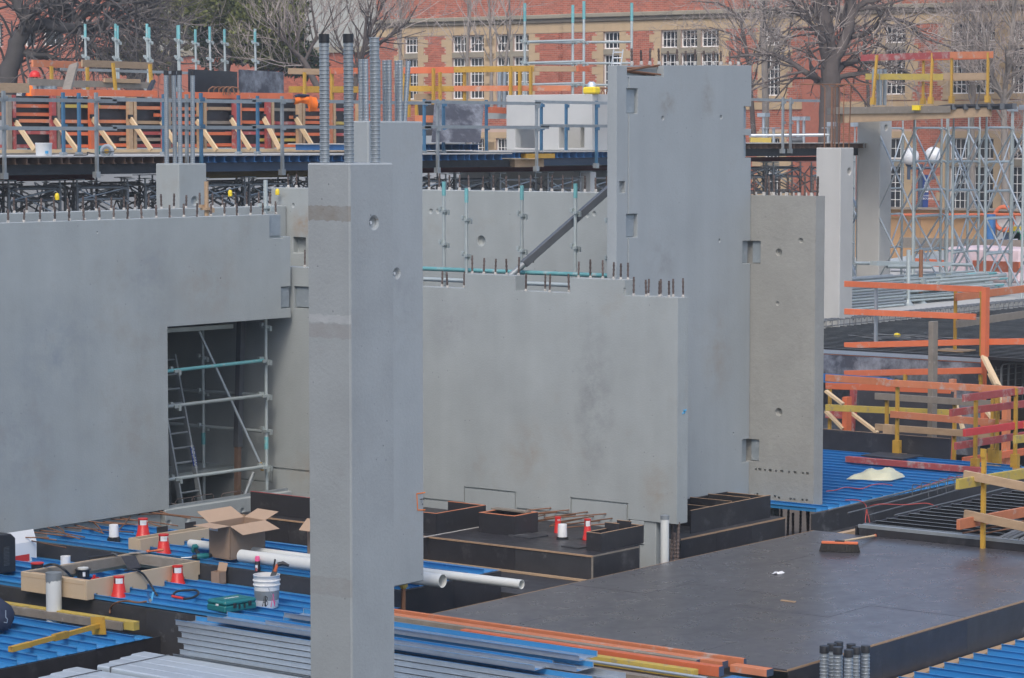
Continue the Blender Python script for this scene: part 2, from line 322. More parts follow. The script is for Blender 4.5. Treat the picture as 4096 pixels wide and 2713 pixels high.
# panel of rectangular cells: u along the wall, z up; recesses, notches, openings and round cast-in sockets are real geometry
def panel(org, udir, ndir, u0, u1, z0, z1, th, cuts=(), bowls=()):
    """front face at org; ndir points out of the front. cuts: (ua,ub,za,zb,depth|None)"""
    org = V(org); ud = V(udir); nd = V(ndir); mb = MB(); e = 1e-6
    us = {u0, u1}; zs = {z0, z1}
    for c in cuts: us |= {min(max(c[0], u0), u1), min(max(c[1], u0), u1)}; zs |= {min(max(c[2], z0), z1), min(max(c[3], z0), z1)}
    for b in bowls: us |= {b[0] - b[2] * 1.35, b[0] + b[2] * 1.35}; zs |= {b[1] - b[2] * 1.35, b[1] + b[2] * 1.35}
    us = sorted(us); zs = sorted(zs)
    def dep(i, j):
        if i < 0 or j < 0 or i >= len(us) - 1 or j >= len(zs) - 1: return None
        u = (us[i] + us[i + 1]) / 2; z = (zs[j] + zs[j + 1]) / 2; d = 0.
        for c in cuts:
            if c[0] - e < u < c[1] + e and c[2] - e < z < c[3] + e:
                if c[4] is None: return None
                d = max(d, c[4])
        return d
    def P(u, z, d): return org + ud * u + V((0, 0, z)) - nd * d
    wind = ud.cross(V((0, 0, 1))).dot(nd) > 0
    def q(a, b, c, d, fl=False):
        mb.quad(*((a, b, c, d) if wind != fl else (d, c, b, a)))
    for i in range(len(us) - 1):
        for j in range(len(zs) - 1):
            d = dep(i, j)
            if d is None: continue
            a, b, c, f = us[i], us[i + 1], zs[j], zs[j + 1]
            if not any(abs((a + b) / 2 - x[0]) < x[2] * 1.35 and abs((c + f) / 2 - x[1]) < x[2] * 1.35 for x in bowls): q(P(a, c, d), P(b, c, d), P(b, f, d), P(a, f, d))
            q(P(a, c, th), P(b, c, th), P(b, f, th), P(a, f, th), True)
            for (di, dj, e0, e1) in ((-1, 0, (a, f), (a, c)), (1, 0, (b, c), (b, f)), (0, -1, (a, c), (b, c)), (0, 1, (b, f), (a, f))):
                d2 = dep(i + di, j + dj); dd = th if d2 is None else d2
                if dd > d + e: q(P(*e0, dd), P(*e1, dd), P(*e1, d), P(*e0, d))
    for bw_ in bowls:
        x0, zc, r, dp = bw_[:4]; hs = r * 1.35; d = 0.; n = 16; ring = []
        for k in range(n):
            t = 2 * math.pi * (k + .5) / n; cs, sn = math.cos(t), math.sin(t); m_ = 1 / max(abs(cs), abs(sn)); ring.append((x0 + cs * m_ * hs, zc + sn * m_ * hs))
        lv = [(r, 0), (r * .93, dp * .5), (r * .6, dp * .95), (r * .3, dp)]
        def pc(rr, t, dd): return P(x0 + rr * math.cos(t), zc + rr * math.sin(t), d + dd)
        for k in range(n):
            t0 = 2 * math.pi * (k + .5) / n; t1 = 2 * math.pi * (k + 1.5) / n; k1 = (k + 1) % n; o0, o1 = ring[k], ring[k1]; cor = []
            if abs(o0[0] - o1[0]) > 1e-5 and abs(o0[1] - o1[1]) > 1e-5: cor = [P(x0 + math.copysign(hs, o0[0] + o1[0] - 2 * x0), zc + math.copysign(hs, o0[1] + o1[1] - 2 * zc), d)]
            fs = [pc(r, t0, 0), P(*o0, d)] + cor + [P(*o1, d), pc(r, t1, 0)]; mb.quad(*(fs if wind else fs[::-1]))
            for (ra, da), (rb, db) in zip(lv, lv[1:]): q(pc(rb, t0, db), pc(ra, t0, da), pc(ra, t1, da), pc(rb, t1, db))
        cp = [P(x0 + r * .3 * math.cos(2 * math.pi * (k + .5) / n), zc + r * .3 * math.sin(2 * math.pi * (k + .5) / n), d + dp) for k in range(n)]; mb.quad(*(cp if wind else cp[::-1]))
    return mb
def rebar_mesh(L_=.33, r=.014):
    k = 'bar%.2f_%.3f' % (L_, r)
    def fn():
        m = MB(); n = 6; pr = []
        st = max(3, int(L_ / .05))
        for i in range(st):
            z = L_ * i / st; pr += [(r, z), (r * 1.28, z + .01), (r * 1.28, z + .02), (r, z + .03)]
        pr.append((r, L_)); return m.lathe((0, 0, 0), pr, n)
    return fn, k
def add_bars(t, pts, L_=.33, r=.014, mt='rebar', name='starter_bar'):
    fn, k = rebar_mesh(L_, r); me = shared(k + mt, fn, mt)
    for p in pts: t.p.append((name, (me, V(p), (random.uniform(-.04, .04), random.uniform(-.04, .04), random.uniform(0, 6)), (1, 1, random.uniform(.9, 1.08))), mt, None, 0, None, None))
def duct_mesh(r, L_):
    def fn():
        m = MB(); pr = []; n = int(L_ / .034)
        for i in range(n):
            z = L_ * i / n; h = L_ / n; pr += [(r, z), (r, z + h * .62), (r * 1.10, z + h * .74), (r * 1.10, z + h * .88)]
        pr.append((r, L_)); m.sharp = 30; return m.lathe((0, 0, 0), pr, 14)
    return fn
# ================================================================== ground and the building the photograph was taken from, unseen and sized for its shade
g = MB(); g.quad((-300, -300, -1.6), (58, -300, -1.6), (58, 500, -1.6), (-300, 500, -1.6))
g.quad((58, -300, -1.6), (58, -300, .3), (58, 500, .3), (58, 500, -1.6)); g.quad((58, -300, .3), (900, -300, .3), (900, 900, .3), (58, 500, .3))
g.f[1] = tuple(reversed(g.f[1]))
t = Thing('ground', None, None, kind='structure'); t.part('ground', g, 'dirt'); t.done()
OB = Thing('office_building', 'unseen concrete and glass office block overlooking the building site, sized to shade it', 'building')
mb = MB(); mb.box((-22, -4, -1.6), (-4, 32, 17)); OB.part('wall', mb, 'office_panel')
for k in range(4):
    z = 1.2 + k * 4.1; mb = MB()
    for y in range(-3, 29, 4): mb.box((-4.02, y, z), (-3.94, y + 3.2, z + 2.2))
    OB.part('window_band', mb, 'office_glass')
mb = MB(); mb.box((-22.3, -4.3, 17), (-3.7, 32.3, 17.5)); OB.part('parapet', mb, 'office_panel')
OB.done()
# ================================================================== precast core walls
def xr(a, b): return a + random.random() * (b - a)
# --- long wall with the doorway (runs along X at Y 25.8)
W1Y = 25.8; EX = 28.03
cuts = [(25.57, 29, -1, 2.585, None), (27.86, 29, 3.74, 5, None), (27.60, 27.88, 3.72, 5, .045), (27.83, 29, 2.72, 3.03, .07)]
w1 = panel((0, W1Y, 0), (1, 0, 0), (0, -1, 0), 16, EX, .1, 4.06, .2, cuts,
           [(24.3, 3.9, .015, .01), (26.6, 3.2, .012, .01)])
t = Thing('precast_wall', 'long grey precast concrete wall with doorway opening and starter bars along its top', 'wall')
t.part('wall_panel', w1, 'concrete', bevel=.010)
mb = MB(); mb.box((27.845, W1Y + .03, 2.735), (EX - .005, W1Y + .066, 3.015)); t.part('pocket_plate', mb, 'galv_plate')
mb = MB(); mb.box((27.62, W1Y + .025, 3.76), (27.85, W1Y + .042, 4.05)); t.part('pocket_plate', mb, 'galv_plate')
add_bars(t, [(EX - .22 - i * .262 + xr(-.015, .015), W1Y + .07, 4.055) for i in range(26)], .185, .0135)
mb = MB()
for i in range(26): x = EX - .22 - i * .262; mb.lathe((x, W1Y + .07, 4.056), [(.022, 0), (.020, .03), (.014, .035)], 7)
t.part('bar_grout', mb, 'grout', kind='stuff'); t.done()
# --- parallel wall behind it (Y 29.25)
w1b = panel((0, 29.25, 0), (1, 0, 0), (0, -1, 0), 16, 31.68, -.2, 4.06, .2, [(28.0, 28.16, 3.86, 3.9, .1)], [])
t = Thing('precast_wall', 'rear parallel concrete wall, just its top showing over the doorway wall, bars with yellow caps', 'wall')
t.part('wall_panel', w1b, 'concrete', bevel=.010)
px = [31.45 - i * .272 + xr(-.03, .03) for i in range(30)]
add_bars(t, [(x, 29.36, 4.055) for x in px], .22, .0145)
mb = MB()
for x in px: mb.lathe((x, 29.36, 4.056), [(.026, 0), (.022, .03), (.014, .036)], 7)
t.part('bar_grout', mb, 'grout', kind='stuff')
for p in ((298, 113), (1203, 95), (1450, 88)):
    c = RY(M1(*p), 29.36); mb = MB(); mb.lathe((c.x, c.y, c.z - .05), [(.034, 0), (.036, .05), (.030, .085), (.012, .1)], 10); t.part('yellow_cap', mb, 'yellow_cap')
t.done()
# --- stepped wall (X 28.1)
GR = []
for a, b in ((19.96, 20.87), (21.80, 22.68), (23.62, 24.50), (25.40, 26.25)):
    GR += [(a, b, .375, .40, .022), (a - .012, a + .012, .165, .40, .022), (b - .012, b + .012, .165, .40, .022)]
for a, b in ((20.87, 21.80), (22.68, 23.62), (24.50, 25.40), (26.25, 29)): GR += [(a, b, .16, .185, .022)]
cuts = GR + [(20.89, 21.80, 3.1, 4, None), (19, 20.01, 3.1, 4, None), (22.67, 23.6, 3.1, 4, None), (24.5, 25.35, 3.1, 4, None), (19, 19.95, -1, .19, None),
             (25.5, 25.8, 2.72, 3.03, .07), (20.01, 20.03, 3.12, 3.2, .02)]
w2 = panel((28.1, 0, 0), (0, 1, 0), (-1, 0, 0), 19.18, 29.25, -.3, 3.3, .24, cuts, [])
t = Thing('precast_wall', 'broad grey concrete wall with stepped top edge and keyed joint lines near its foot', 'wall')
t.part('wall_panel', w2, 'concrete', bevel=.010)
mb = MB(); mb.box((28.135, 25.51, 2.735), (28.165, 25.79, 3.015)); t.part('pocket_plate', mb, 'galv_plate')
b1 = [RX(M2(x, 515), 28.22).y for x in (1026, 1086, 1147, 1206, 1268)] + [RX(M2(x, 535), 28.22).y for x in (1581, 1643, 1708, 1764, 1802)]
b1 = [(28.24, y, 3.295) for y in b1] + [(28.24, 20.06, 3.295)]
b2 = [RX(M2(x, 590), 28.22).y for x in (783, 854, 920, 968, 1330, 1392, 1454, 1517)] + [RX(M3(x, 630), 28.22).y for x in (325, 365, 391, 430, 458, 495, 510, 547)]
b2 = [(28.14 + .16 * (i % 2), y, 3.095) for i, y in enumerate(b2)] + [(28.22, 25.7, 3.295)]
add_bars(t, b1 + b2, .235, .0125)
mb = MB()
for p in b1 + b2: mb.lathe(p, [(.022, 0), (.019, .03), (.013, .036)], 7)
t.part('bar_grout', mb, 'grout', kind='stuff')
c = RY(M3(570, 1237), 19.18); mb = MB()                      # blue paint mark on the end face
for a in (-.5, .5): mb.beam((c.x - .03 * a - .03, 19.176, c.z - .05 * a), (c.x + .03 * a + .03, 19.176, c.z + .05 * a), .004, .02)
t.part('paint_mark', mb, 'blue_spray')
lg = MB(); lg.box((28.12, 19.52, -1.6), (28.36, 19.78, .187)); t.part('leg', lg, 'concrete', bevel=.008)
lg = MB(); lg.box((28.10, 19.70, -.12), (28.34, 19.92, .185)); t.part('corbel', lg, 'concrete', bevel=.008)
add_bars(t, [(28.16 + .1 * (i % 2), 19.24 + i * .058, -1.5) for i in range(5)], 1.69, .018, 'rebar', 'dowel_bar')
t.done()
# --- back wall (X 31.7)
bw = []
for p, r, d in (((815, 190), .035, .02), ((852, 190), .035, .02), ((1078, 345), .075, .06), ((1632, 212), .03, .02), ((1668, 203), .03, .02)):
    q = RX(M2(*p), 31.7); bw.append((q.y, q.z, r, d))
q = RX(M1(1532, 160), 31.7); bw.append((q.y, q.z, .03, .02))
w4 = panel((31.7, 0, 0), (0, 1, 0), (-1, 0, 0), 20.65, 29.6, -.3, 4.345, .24, [(28.85, 29.12, 3.3, 3.55, .12)], bw)
t = Thing('precast_wall', 'grey concrete wall behind the stepped wall, crossed by a steel prop', 'wall')
t.part('wall_panel', w4, 'concrete', bevel=.010)
xs = [RX((1700 + x * .338, 755), 31.82).y for x in (40, 158, 283, 400, 512, 676, 800, 955, 1110, 1237, 1365, 1492, 1620, 1737, 1882, 2010, 2143)]
xs += [RX(M1(x, 50), 31.82).y for x in (1503, 1545)]
add_bars(t, [(31.84, y, 4.34) for y in xs], .24, .0135, 'rebar')
mb = MB()
for y in xs: mb.lathe((31.84, y, 4.341), [(.026, 0), (.022, .04), (.014, .046)], 7)
t.part('bar_grout', mb, 'grout', kind='stuff'); t.done()
# --- wall beyond the tower (same line), rougher face
bw = []
for p, r, d in (((1065, 405), .055, .05), ((1180, 343), .038, .03), ((1058, 672), .032, .02), ((1065, 1240), .060, .055)):
    q = RX(M3(*p), 31.7); bw.append((q.y, q.z, r, d))
hl = []
for i, x in enumerate((945, 966, 992, 1020, 1050, 1080, 1118, 1150, 1190, 1214)):
    q = RX(M3(x, 1538 + (x - 945) * .085), 31.7); hl.append((q.y, q.z, .013 + .006 * (i % 2), .03))
for i, (x, y) in enumerate(((1080, 310), (1200, 325), (1228, 335), (1310, 343), (1335, 347), (1390, 349), (1420, 352))):
    q = RX(B3(x, y), 31.7); hl.append((q.y, q.z + .012, .016, .03))
cuts = [(h[0] - h[2] * 1.3, h[0] + h[2] * 1.3, h[1] - h[2], h[1] + h[2], h[3]) for h in hl]
q0 = RX(M3(970, 345), 31.7); q1 = RX(M3(918, 462), 31.7); q2 = RX(M3(962, 1383), 31.7); q3 = RX(M3(918, 1495), 31.7)
cuts += [(q0.y, 20.6, q1.z, q0.z, .07), (q2.y, 20.6, q3.z, q2.z, .07)]
w6 = panel((31.7, 0, 0), (0, 1, 0), (-1, 0, 0), 19.34, 20.64, .02, 4.335, .24, cuts, bw)
t = Thing('precast_wall', 'narrow rough grey concrete wall on thin rebar legs over the blue decking', 'wall')
t.part('wall_panel', w6, 'concrete_rough', bevel=.012)
for q, qq in ((q0, q1), (q2, q3)):
    mb = MB(); mb.box((31.735, q.y + .01, qq.z + .01), (31.765, 20.39, q.z - .01)); t.part('pocket_plate', mb, 'galv_plate')
lg = MB(); lg.box((31.76, 20.02, -1.6), (31.9, 20.2, .03)); t.part('leg', lg, 'concrete')
add_bars(t, [(31.78 + .06 * (i % 2), 19.42 + i * .105, -1.55) for i in range(6)], 1.58, .017, 'rebar', 'dowel_bar')
ys = [RX((2900 + x * .2111, 775), 31.82).y for x in (575, 735, 858, 915, 1045, 1165, 1285, 1400, 1525, 1640, 1765)]
add_bars(t, [(31.80 + .05 * (i % 2), y, 4.33) for i, y in enumerate(ys)], .29, .015)
mb = MB()
for y in ys: mb.lathe((31.82, y, 4.331), [(.03, 0), (.024, .045), (.015, .05)], 7)
t.part('bar_grout', mb, 'grout', kind='stuff'); t.done()
# --- the tower (Y 20.4)
TY = 20.4
def tq(f, x, y): return RY(f(x, y), TY)
cuts = []
def tcut(f, xa, ya, xb, yb, d):
    a = tq(f, xa, ya); b = tq(f, xb, yb); cuts.append((a.x, b.x, b.z, a.z, d))
TR = mk(2440, 220, .25338)
a = tq(TR, 270, 150); b = tq(TR, 850, 345); cuts.append((a.x, b.x, b.z, 7, .13))
tcut(TR, 260, 527, 440, 930, .06); tcut(M3, 268, 205, 326, 326, .06)
c0 = tq(Z3, 1003, 742); c1 = tq(Z3, 1042, 898); cuts.append((c0.x, 32, c1.z, c0.z, .1))
c2 = tq(Z3, 1003, 945); c3 = tq(Z3, 1042, 1100); cuts.append((c2.x, 32, c3.z, c2.z, .1))
c4 = tq(M3, 876, 346); c5 = tq(M3, 918, 462); cuts.append((c4.x, 31.7, c5.z, c4.z, .05))
c6 = tq(M3, 874, 1384); c7 = tq(M3, 918, 1497); cuts.append((c6.x, 31.7, c7.z, c6.z, .05))
gx = tq(Z3, 197, 900).x; cuts.append((gx - .012, gx + .016, -.1, tq(Z3, 0, 535).z, .012))
s0 = tq(Z3, 135, 1265); s1 = tq(Z3, 175, 1345); cuts.append((s0.x, s1.x, s1.z, s0.z, .06))
bw = []
for f, p, r, d in ((Z3, (437, 823), .030, .03), (Z3, (843, 817), .030, .03), (M3, (755, 343), .026, .025), (M3, (828, 1350), .014, .02)):
    q = tq(f, *p); bw.append((q.x, q.z, r, d))
w5 = panel((0, TY, 0), (1, 0, 0), (0, -1, 0), 28.45, 31.69, -.3, 6.12, .15, cuts, bw)
for i, v in enumerate(w5.v):
    if v[2] > 6.1: w5.v[i] = (v[0], v[1], 6.08 + .07 * (v[0] - 28.4) / 3.3)
t = Thing('precast_wall', 'tallest grey concrete wall panel, a recess of bent rusty bars in its top corner', 'wall')
t.part('wall_panel', w5, 'concrete_smooth', bevel=.012)
for ca, cb in ((tq(TR, 262, 532), tq(TR, 435, 925)), (tq(M3, 270, 209), tq(M3, 322, 322)), (c4, c5), (c6, c7)):
    mb = MB(); mb.box((ca.x + .008, TY + .045, cb.z + .01), (min(cb.x, 31.68) - .008, TY + .058, ca.z - .01)); t.part('pocket_plate', mb, 'galv_plate')
for ca, cb in ((c0, c1), (c2, c3)):
    mb = MB(); mb.box((ca.x + .008, TY + .085, cb.z + .01), (31.68, TY + .098, ca.z - .01)); t.part('pocket_plate', mb, 'galv_plate')
ra = tq(TR, 290, 245)
for (x, y, yy) in ((780, 160, .03), (620, 165, .07), (820, 180, .10), (800, 312, .04), (700, 318, .08), (560, 312, .11)):
    e_ = RY(TR(x, y), TY + yy); mb = MB(); mb.tube([(ra.x, TY + yy, ra.z + xr(-.03, .03)), (e_.x, TY + yy, e_.z)], .011, 6); t.part('bent_bar', mb, 'rebar_rust')
mb = MB(); mb.box((tq(TR, 275, 160).x, TY + .11, tq(TR, 275, 340).z), (tq(TR, 845, 160).x, TY + .128, 6.05)); t.part('pocket_plate', mb, 'galv_dull')
xs = [RY(Z3(x, 445), TY + .15).x for x in (222, 288, 347, 411, 475, 538, 600, 661, 727, 790, 842, 907, 964)]
add_bars(t, [(x, TY + .15, 6.09 + .07 * (x - 28.4) / 3.3) for x in xs], .205, .014)
mb = MB()
for x in xs: mb.lathe((x, TY + .15, 6.09 + .07 * (x - 28.4) / 3.3), [(.026, 0), (.022, .04), (.014, .05)], 7)
t.part('bar_grout', mb, 'grout', kind='stuff'); t.done()
# --- steel prop and standards between the two walls
pa = RX(M2(1245, 515), 29.2); pb = RX(M2(1785, 40), 30.6); pm = pa + (pb - pa) * .10
t = Thing('raking_prop', 'dark steel raking prop leaning across the back wall', 'prop')
mb = MB(); mb.beam(pm, pb, .10, .10); t.part('prop_body', mb, 'steel_grey', bevel=.004)
mb = MB(); mb.tube([pa - (pb - pa) * .45, pm], .045, 10); t.part('inner_tube', mb, 'galv_dull')
pk = pa + (pb - pa) * .2; mb = MB(); mb.tube([pk, pk + V((-.05, -.02, -.10))], .014, 6); t.part('pin', mb, 'steel_dark'); t.done()
def coupler_ring(mb, p, r): mb.box((p.x - r * 1.9, p.y - r * 1.9, p.z - .03), (p.x + r * 1.9, p.y + r * 1.9, p.z + .01)); mb.box((p.x + r * .9, p.y - r * 2.4, p.z - .07), (p.x + r * 2.6, p.y - r * .6, p.z)); mb.box((p.x - r * 2.6, p.y + r * .5, p.z), (p.x - r * .7, p.y + r * 2.2, p.z + .05))
def standard(p0, p1, label, spig=.28, cps=(), mt='scaffold', group=None, r=.024):
    p0 = V(p0); p1 = V(p1); t = Thing('scaffold_standard', label, 'scaffold tube', group)
    mb = MB(); mb.tube([p0, p1 - V((0, 0, spig))], r, 10); t.part('tube', mb, mt)
    mb = MB(); mb.tube([p1 - V((0, 0, spig)), p1], r * 1.18, 10); t.part('spigot', mb, 'scaffold_teal')
    for z in cps:
        mb = MB(); coupler_ring(mb, V((p1.x, p1.y, z)), r); t.part('coupler', mb, 'scaffold')
    return t.done()
lb = ['scaffold standard with pale blue spigot standing left of the prop, beside two bolt holes', 'dull scaffold standard with green spigot in front of the back wall',
      'grey scaffold standard by the foot of the raking prop', 'pale scaffold standard crossing behind the raking prop', 'rust-tinged scaffold standard beside the tall wall panel']
for i, (x, yt, X, c1_, c2_) in enumerate(((882, 35, 29.6, 185, 357), (1000, 70, 29.3, 230, 417), (1290, 55, 29.5, 207, 392), (1570, 45, 29.9, 192, 377), (1751, 80, 29.6, 243, 440))):
    p = RX(M2(x, yt), X); standard((p.x, p.y, -.1), p, lb[i], .2, [RX(M2(x, c1_), X).z, RX(M2(x, c2_), X).z])
t = Thing('pipe_stack', 'teal and rusty scaffold tubes lying across the core behind the stepped wall', 'scaffold tubes')
for i, (X, z, mt) in enumerate(((29.0, 3.02, 'scaffold_teal'), (29.25, 3.13, 'scaffold'), (29.4, 3.27, 'scaffold_teal'), (29.15, 2.95, 'blue_steel'))):
    mb = MB(); mb.tube([(X, 20.7, z), (X, 25.6, z)], .03, 8); t.part('tube', mb, mt)
t.done()
# --- columns with ducts
def column(name, label, x0, y0, x1, y1, z0, z1, mt, ducts, dr, dl, bowls_x=(), bowls_y=(), caps=(), dz=0.):
    t = Thing(name, label, 'column')
    if bowls_y or bowls_x:
        a = panel((0, y0, 0), (1, 0, 0), (0, -1, 0), x0, x1, z0, z1, y1 - y0, (), bowls_y); t.part('shaft', a, mt, bevel=.014)
    else: mb = MB(); mb.box((x0, y0, z0), (x1, y1, z1)); t.part('shaft', mb, mt, bevel=.014)
    me = shared('duct%.3f_%.2f' % (dr, dl), duct_mesh(dr, dl), 'duct_steel')
    for i, d in enumerate(ducts):
        p = V((d[0], d[1], z1 - .02 + dz)); ro = (d[2], d[3], 0) if len(d) > 3 else (xr(-.008, .008), xr(-.008, .008), 0)
        t.p.append(('duct', (me, p, ro), 'galv_tube', None, 0, None, None))
        if i in caps:
            c = Matrix.Rotation(ro[1], 3, 'Y') @ Matrix.Rotation(ro[0], 3, 'X') @ V((0, 0, dl))
            mb = MB(); mb.lathe(p + c - V((0, 0, .05)), [(dr * 1.13, 0), (dr * 1.13, .075)], 14); t.part('end_cap', mb, 'black_plastic')
    return t
# front column
fx, fy, dF = 16.95, 14.92, 22.55
cA = RD((1398, 654), dF)
x0, y0 = cA.x, cA.y; x1, y1 = x0 + .575, y0 + .485; zt = 4.91
def onface(px, Y): p = RY(px, Y); return p
q1 = RY(M2(517, 250), y0)
bl = [(q1.x, q1.z, .052, .05)]
dpos = []
for x in (343, 470, 600): p = RZ(Z2(x, 1097), zt); dpos.append(p)
dl = []
for p, (rx_, ry_) in zip(dpos, ((.0, .0), (.006, -.012), (.004, -.016))): dl.append((min(max(p.x, x0 + .06), x1 - .06), min(max(p.y, y0 + .06), y1 - .06), rx_, ry_))
dl = [(x0 + .10, y0 + .37, .0, .0), (x0 + .21, y0 + .19, .006, -.010), (x0 + .45, y0 + .10, .004, -.012)]
t = column('precast_column', 'square grey concrete column standing in front, three tall ducts on its top', x0, y0, x1, y1, -1.6, zt, 'concrete_column', dl, .041, 1.09, bowls_y=bl, caps=(0, 1))
mb = MB(); mb.lathe((q1.x + .004, y0 + .048, q1.z), [(.016, 0), (.016, .012)], 10, axis=(0, -1, 0)); t.part('socket_cap', mb, 'white_plastic'); t.done()
# blade column behind it
q2 = RY(M2(637, 515), 18.76)
ds = [(21.70, 18.86), (21.74, 18.97), (21.88, 18.85), (21.97, 18.97), (22.08, 18.86), (22.14, 18.97), (22.26, 18.86), (22.34, 18.97)]
t = column('precast_column', 'tall narrow concrete blade column with row of thinner ducts and orange spray mark', 21.61, 18.76, 22.53, 19.05, .23, 5.31, 'concrete_smooth', ds + [(22.33, 18.86, -.02, .13)], .027, .68, bowls_y=[(q2.x, q2.z, .052, .05)])
mb = MB(); mb.lathe((q2.x + .004, 18.76 + .048, q2.z), [(.016, 0), (.016, .012)], 10, axis=(0, -1, 0)); t.part('socket_cap', mb, 'white_plastic')
def stroke(mb, pts, wd, Y):
    for a, b in zip(pts, pts[1:]): mb.beam(V((a.x, Y, a.z)), V((b.x, Y, b.z)), wd, .003, up=(0, 1, 0))
mb = MB(); P_ = [RY(B2(*p), 18.757) for p in ((847, 288), (790, 297), (797, 407), (847, 406))]; stroke(mb, P_, .012, 18.757); t.part('spray_mark', mb, 'orange_spray')
mb = MB()
for s_ in (((813, 331), (815, 338), (822, 333)), ((822, 329), (824, 340)), ((828, 331), (832, 331), (831, 338)), ((835, 332), (840, 332), (840, 337), (835, 337)), ((818, 352), (824, 353)), ((830, 362), (826, 369), (834, 369))):
    stroke(mb, [RY(B2(*p), 18.756) for p in s_], .004, 18.756)
t.part('pencil_note', mb, 'black_paint')
for i in range(6):
    x = 21.75 + .13 * i; y = 18.84 + .12 * (i % 2); mb = MB(); mb.tube([(x, y, -1.5), (x, y, .24)], .024, 8); t.part('dowel_bar', mb, 'rebar_rust')
    if i > 2: mb = MB(); mb.lathe((x, y, .17), [(.03, 0), (.05, .03), (.045, .055)], 8); t.part('foam_collar', mb, 'yellow_timber')
t.done()
# column behind the doorway wall
cB = RD(Z1(1245, 1140), 43.2)
t = column('precast_column', 'square grey column rising behind the bar-topped walls, four ducts on top', cB.x, cB.y, cB.x + .64, cB.y + .53, -.2, 4.73, 'concrete',
           [(cB.x + .13, cB.y + .40), (cB.x + .28, cB.y + .36), (cB.x + .20, cB.y + .16), (cB.x + .46, cB.y + .14)], .037, 1.5, bowls_y=[(cB.x + .36, 4.12, .07, .06)], caps=(0, 1, 2, 3)); t.done()
# right-hand column on the far deck
cC = RD(Z4(632, 1030), 56.3); zC = 4.98
qh = RY(Z4(692, 1195), cC.y)
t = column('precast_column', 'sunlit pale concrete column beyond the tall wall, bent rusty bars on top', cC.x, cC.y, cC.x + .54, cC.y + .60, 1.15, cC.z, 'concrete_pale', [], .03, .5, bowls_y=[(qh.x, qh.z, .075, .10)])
for i, (x, a) in enumerate(((518, 1), (565, 1), (590, 0), (618, 1), (650, 0), (688, 1), (575, 0))):
    p = RD(Z4(x, 1025), 56.6); z1_ = RD(Z4(x, 588), 56.6).z; tilt = .12 if i == 5 else 0
    d = V((-.62, .78, 0)) if a else V((.62, -.78, 0))
    pts = [(p.x, p.y, cC.z - .02), V((p.x, p.y, z1_ - .06)) + rt[0] * V((tilt, 0, 0))] + [V((p.x + tilt * rt[0], p.y + tilt * rt[1], z1_ - .06)) + d * .06 * math.sin(k * .52) + V((0, 0, .06 * (1 - math.cos(k * .52)))) for k in (1, 2, 3)]
    pts.append(V(pts[-1]) + d * xr(.2, .5)); mb = MB(); mb.tube(pts, .013, 6); t.part('starter_bar', mb, 'rebar_rust')
t.done()
# ================================================================== near terraces of blue film decking
D1 = mk(690, 1280, .49757); D2 = mk(500, 2150, .31672); D3 = mk(2100, 2050, .25338); D4 = mk(740, 2380, .16047)
ZU, ZM, ZL = 0.0, -.2, -.5
def sheet_mb(x0, x1, y0, y1, z, web, lip=.016):
    mb = MB(); mb.box((x0, y0, z - .003), (x1, y1, z)); mb.box((x0, y0, z), (x0 + .004, y1, z + web)); mb.box((x0 - lip, y0, z + web - .004), (x0 + .0, y1, z + web))
    xm = (x0 + x1) / 2; mb.prism([(xm - .03, y0, z), (xm - .018, y0, z + .009), (xm + .018, y0, z + .009), (xm + .03, y0, z)], (0, y1 - y0, 0)); return mb
def decking(label, x0, x1, y0, y1, z, s=.3, web=.05, mt='blue_film', jag=.0, group=None, lipm=None):
    t = Thing('metal_decking', label, 'decking', group); n = max(1, round((x1 - x0) / s)); s = (x1 - x0) / n
    for i in range(n):
        mb = sheet_mb(x0 + i * s, x0 + (i + 1) * s, y0 - (jag * (i % 2)), y1, z, web)
        if lipm: mb.fm = {k: 1 for k in range(12, 18)}
        t.part('deck_sheet', mb, (mt, lipm) if lipm else mt)
    return t.done()
decking('strip of blue film decking under the cardboard box and white pipes', 22.97, 24.76, 19.45, 25.70, ZU)
decking('blue film decking around the pale board formwork box and white bucket', 21.22, 22.93, 19.45, 26.4, ZM)
decking('lowest blue film decking with a yellow steel post lying on it', 17.0, 21.05, 21.52, 26.4, ZL, .30, .06, jag=.0)
# black formply edge forms under the terraces
def form(label, a, b, mt='formply', nm='beam_form', n=1, ax=0, edge=True):
    t = Thing(nm, label, 'formwork'); L_ = b[ax] - a[ax]
    for i in range(n):
        a2 = list(a); b2 = list(b); a2[ax] = a[ax] + L_ * i / n + .001; b2[ax] = a[ax] + L_ * (i + 1) / n - .001
        mb = MB(); mb.box(a2, b2); t.part('plywood_board', mb, mt)
    if edge: mb = MB(); mb.box((a[0] - .002, a[1] - .002, b[2]), (b[0] + .002, b[1] + .002, b[2] + .004)); t.part('board_edge', mb, 'ply_edge')
    return t.done()
form('stained black formply step below the cardboard box terrace', (22.94, 19.45, -1.2), (22.966, 25.7, -.012), 'formply_dusty', n=3, ax=1, edge=False)
form('long black formply step behind the yellow-topped timber', (21.185, 19.45, -1.3), (21.215, 26.4, -.212), 'formply_dusty', n=3, ax=1, edge=False)
form('black formply end board of the pipe terrace', (22.97, 19.42, -1.3), (24.755, 19.445, -.010), 'formply', n=2, ax=0, edge=False)
form('dark formply end board below the lowest blue decking', (17.0, 21.49, -1.6), (20.15, 21.515, -.508), 'formply', n=2, edge=False)
form('black formply board set back beside the lowest decking', (20.17, 21.53, -1.6), (21.18, 21.555, -.508), 'formply', n=1, edge=False)
mb = MB(); mb.box((17.0, 21.0, -1.2), (17.9, 21.45, -.75)); single('concrete_block', 'grey concrete edge below the dark end board', 'concrete block', mb, 'concrete', bevel=.01)
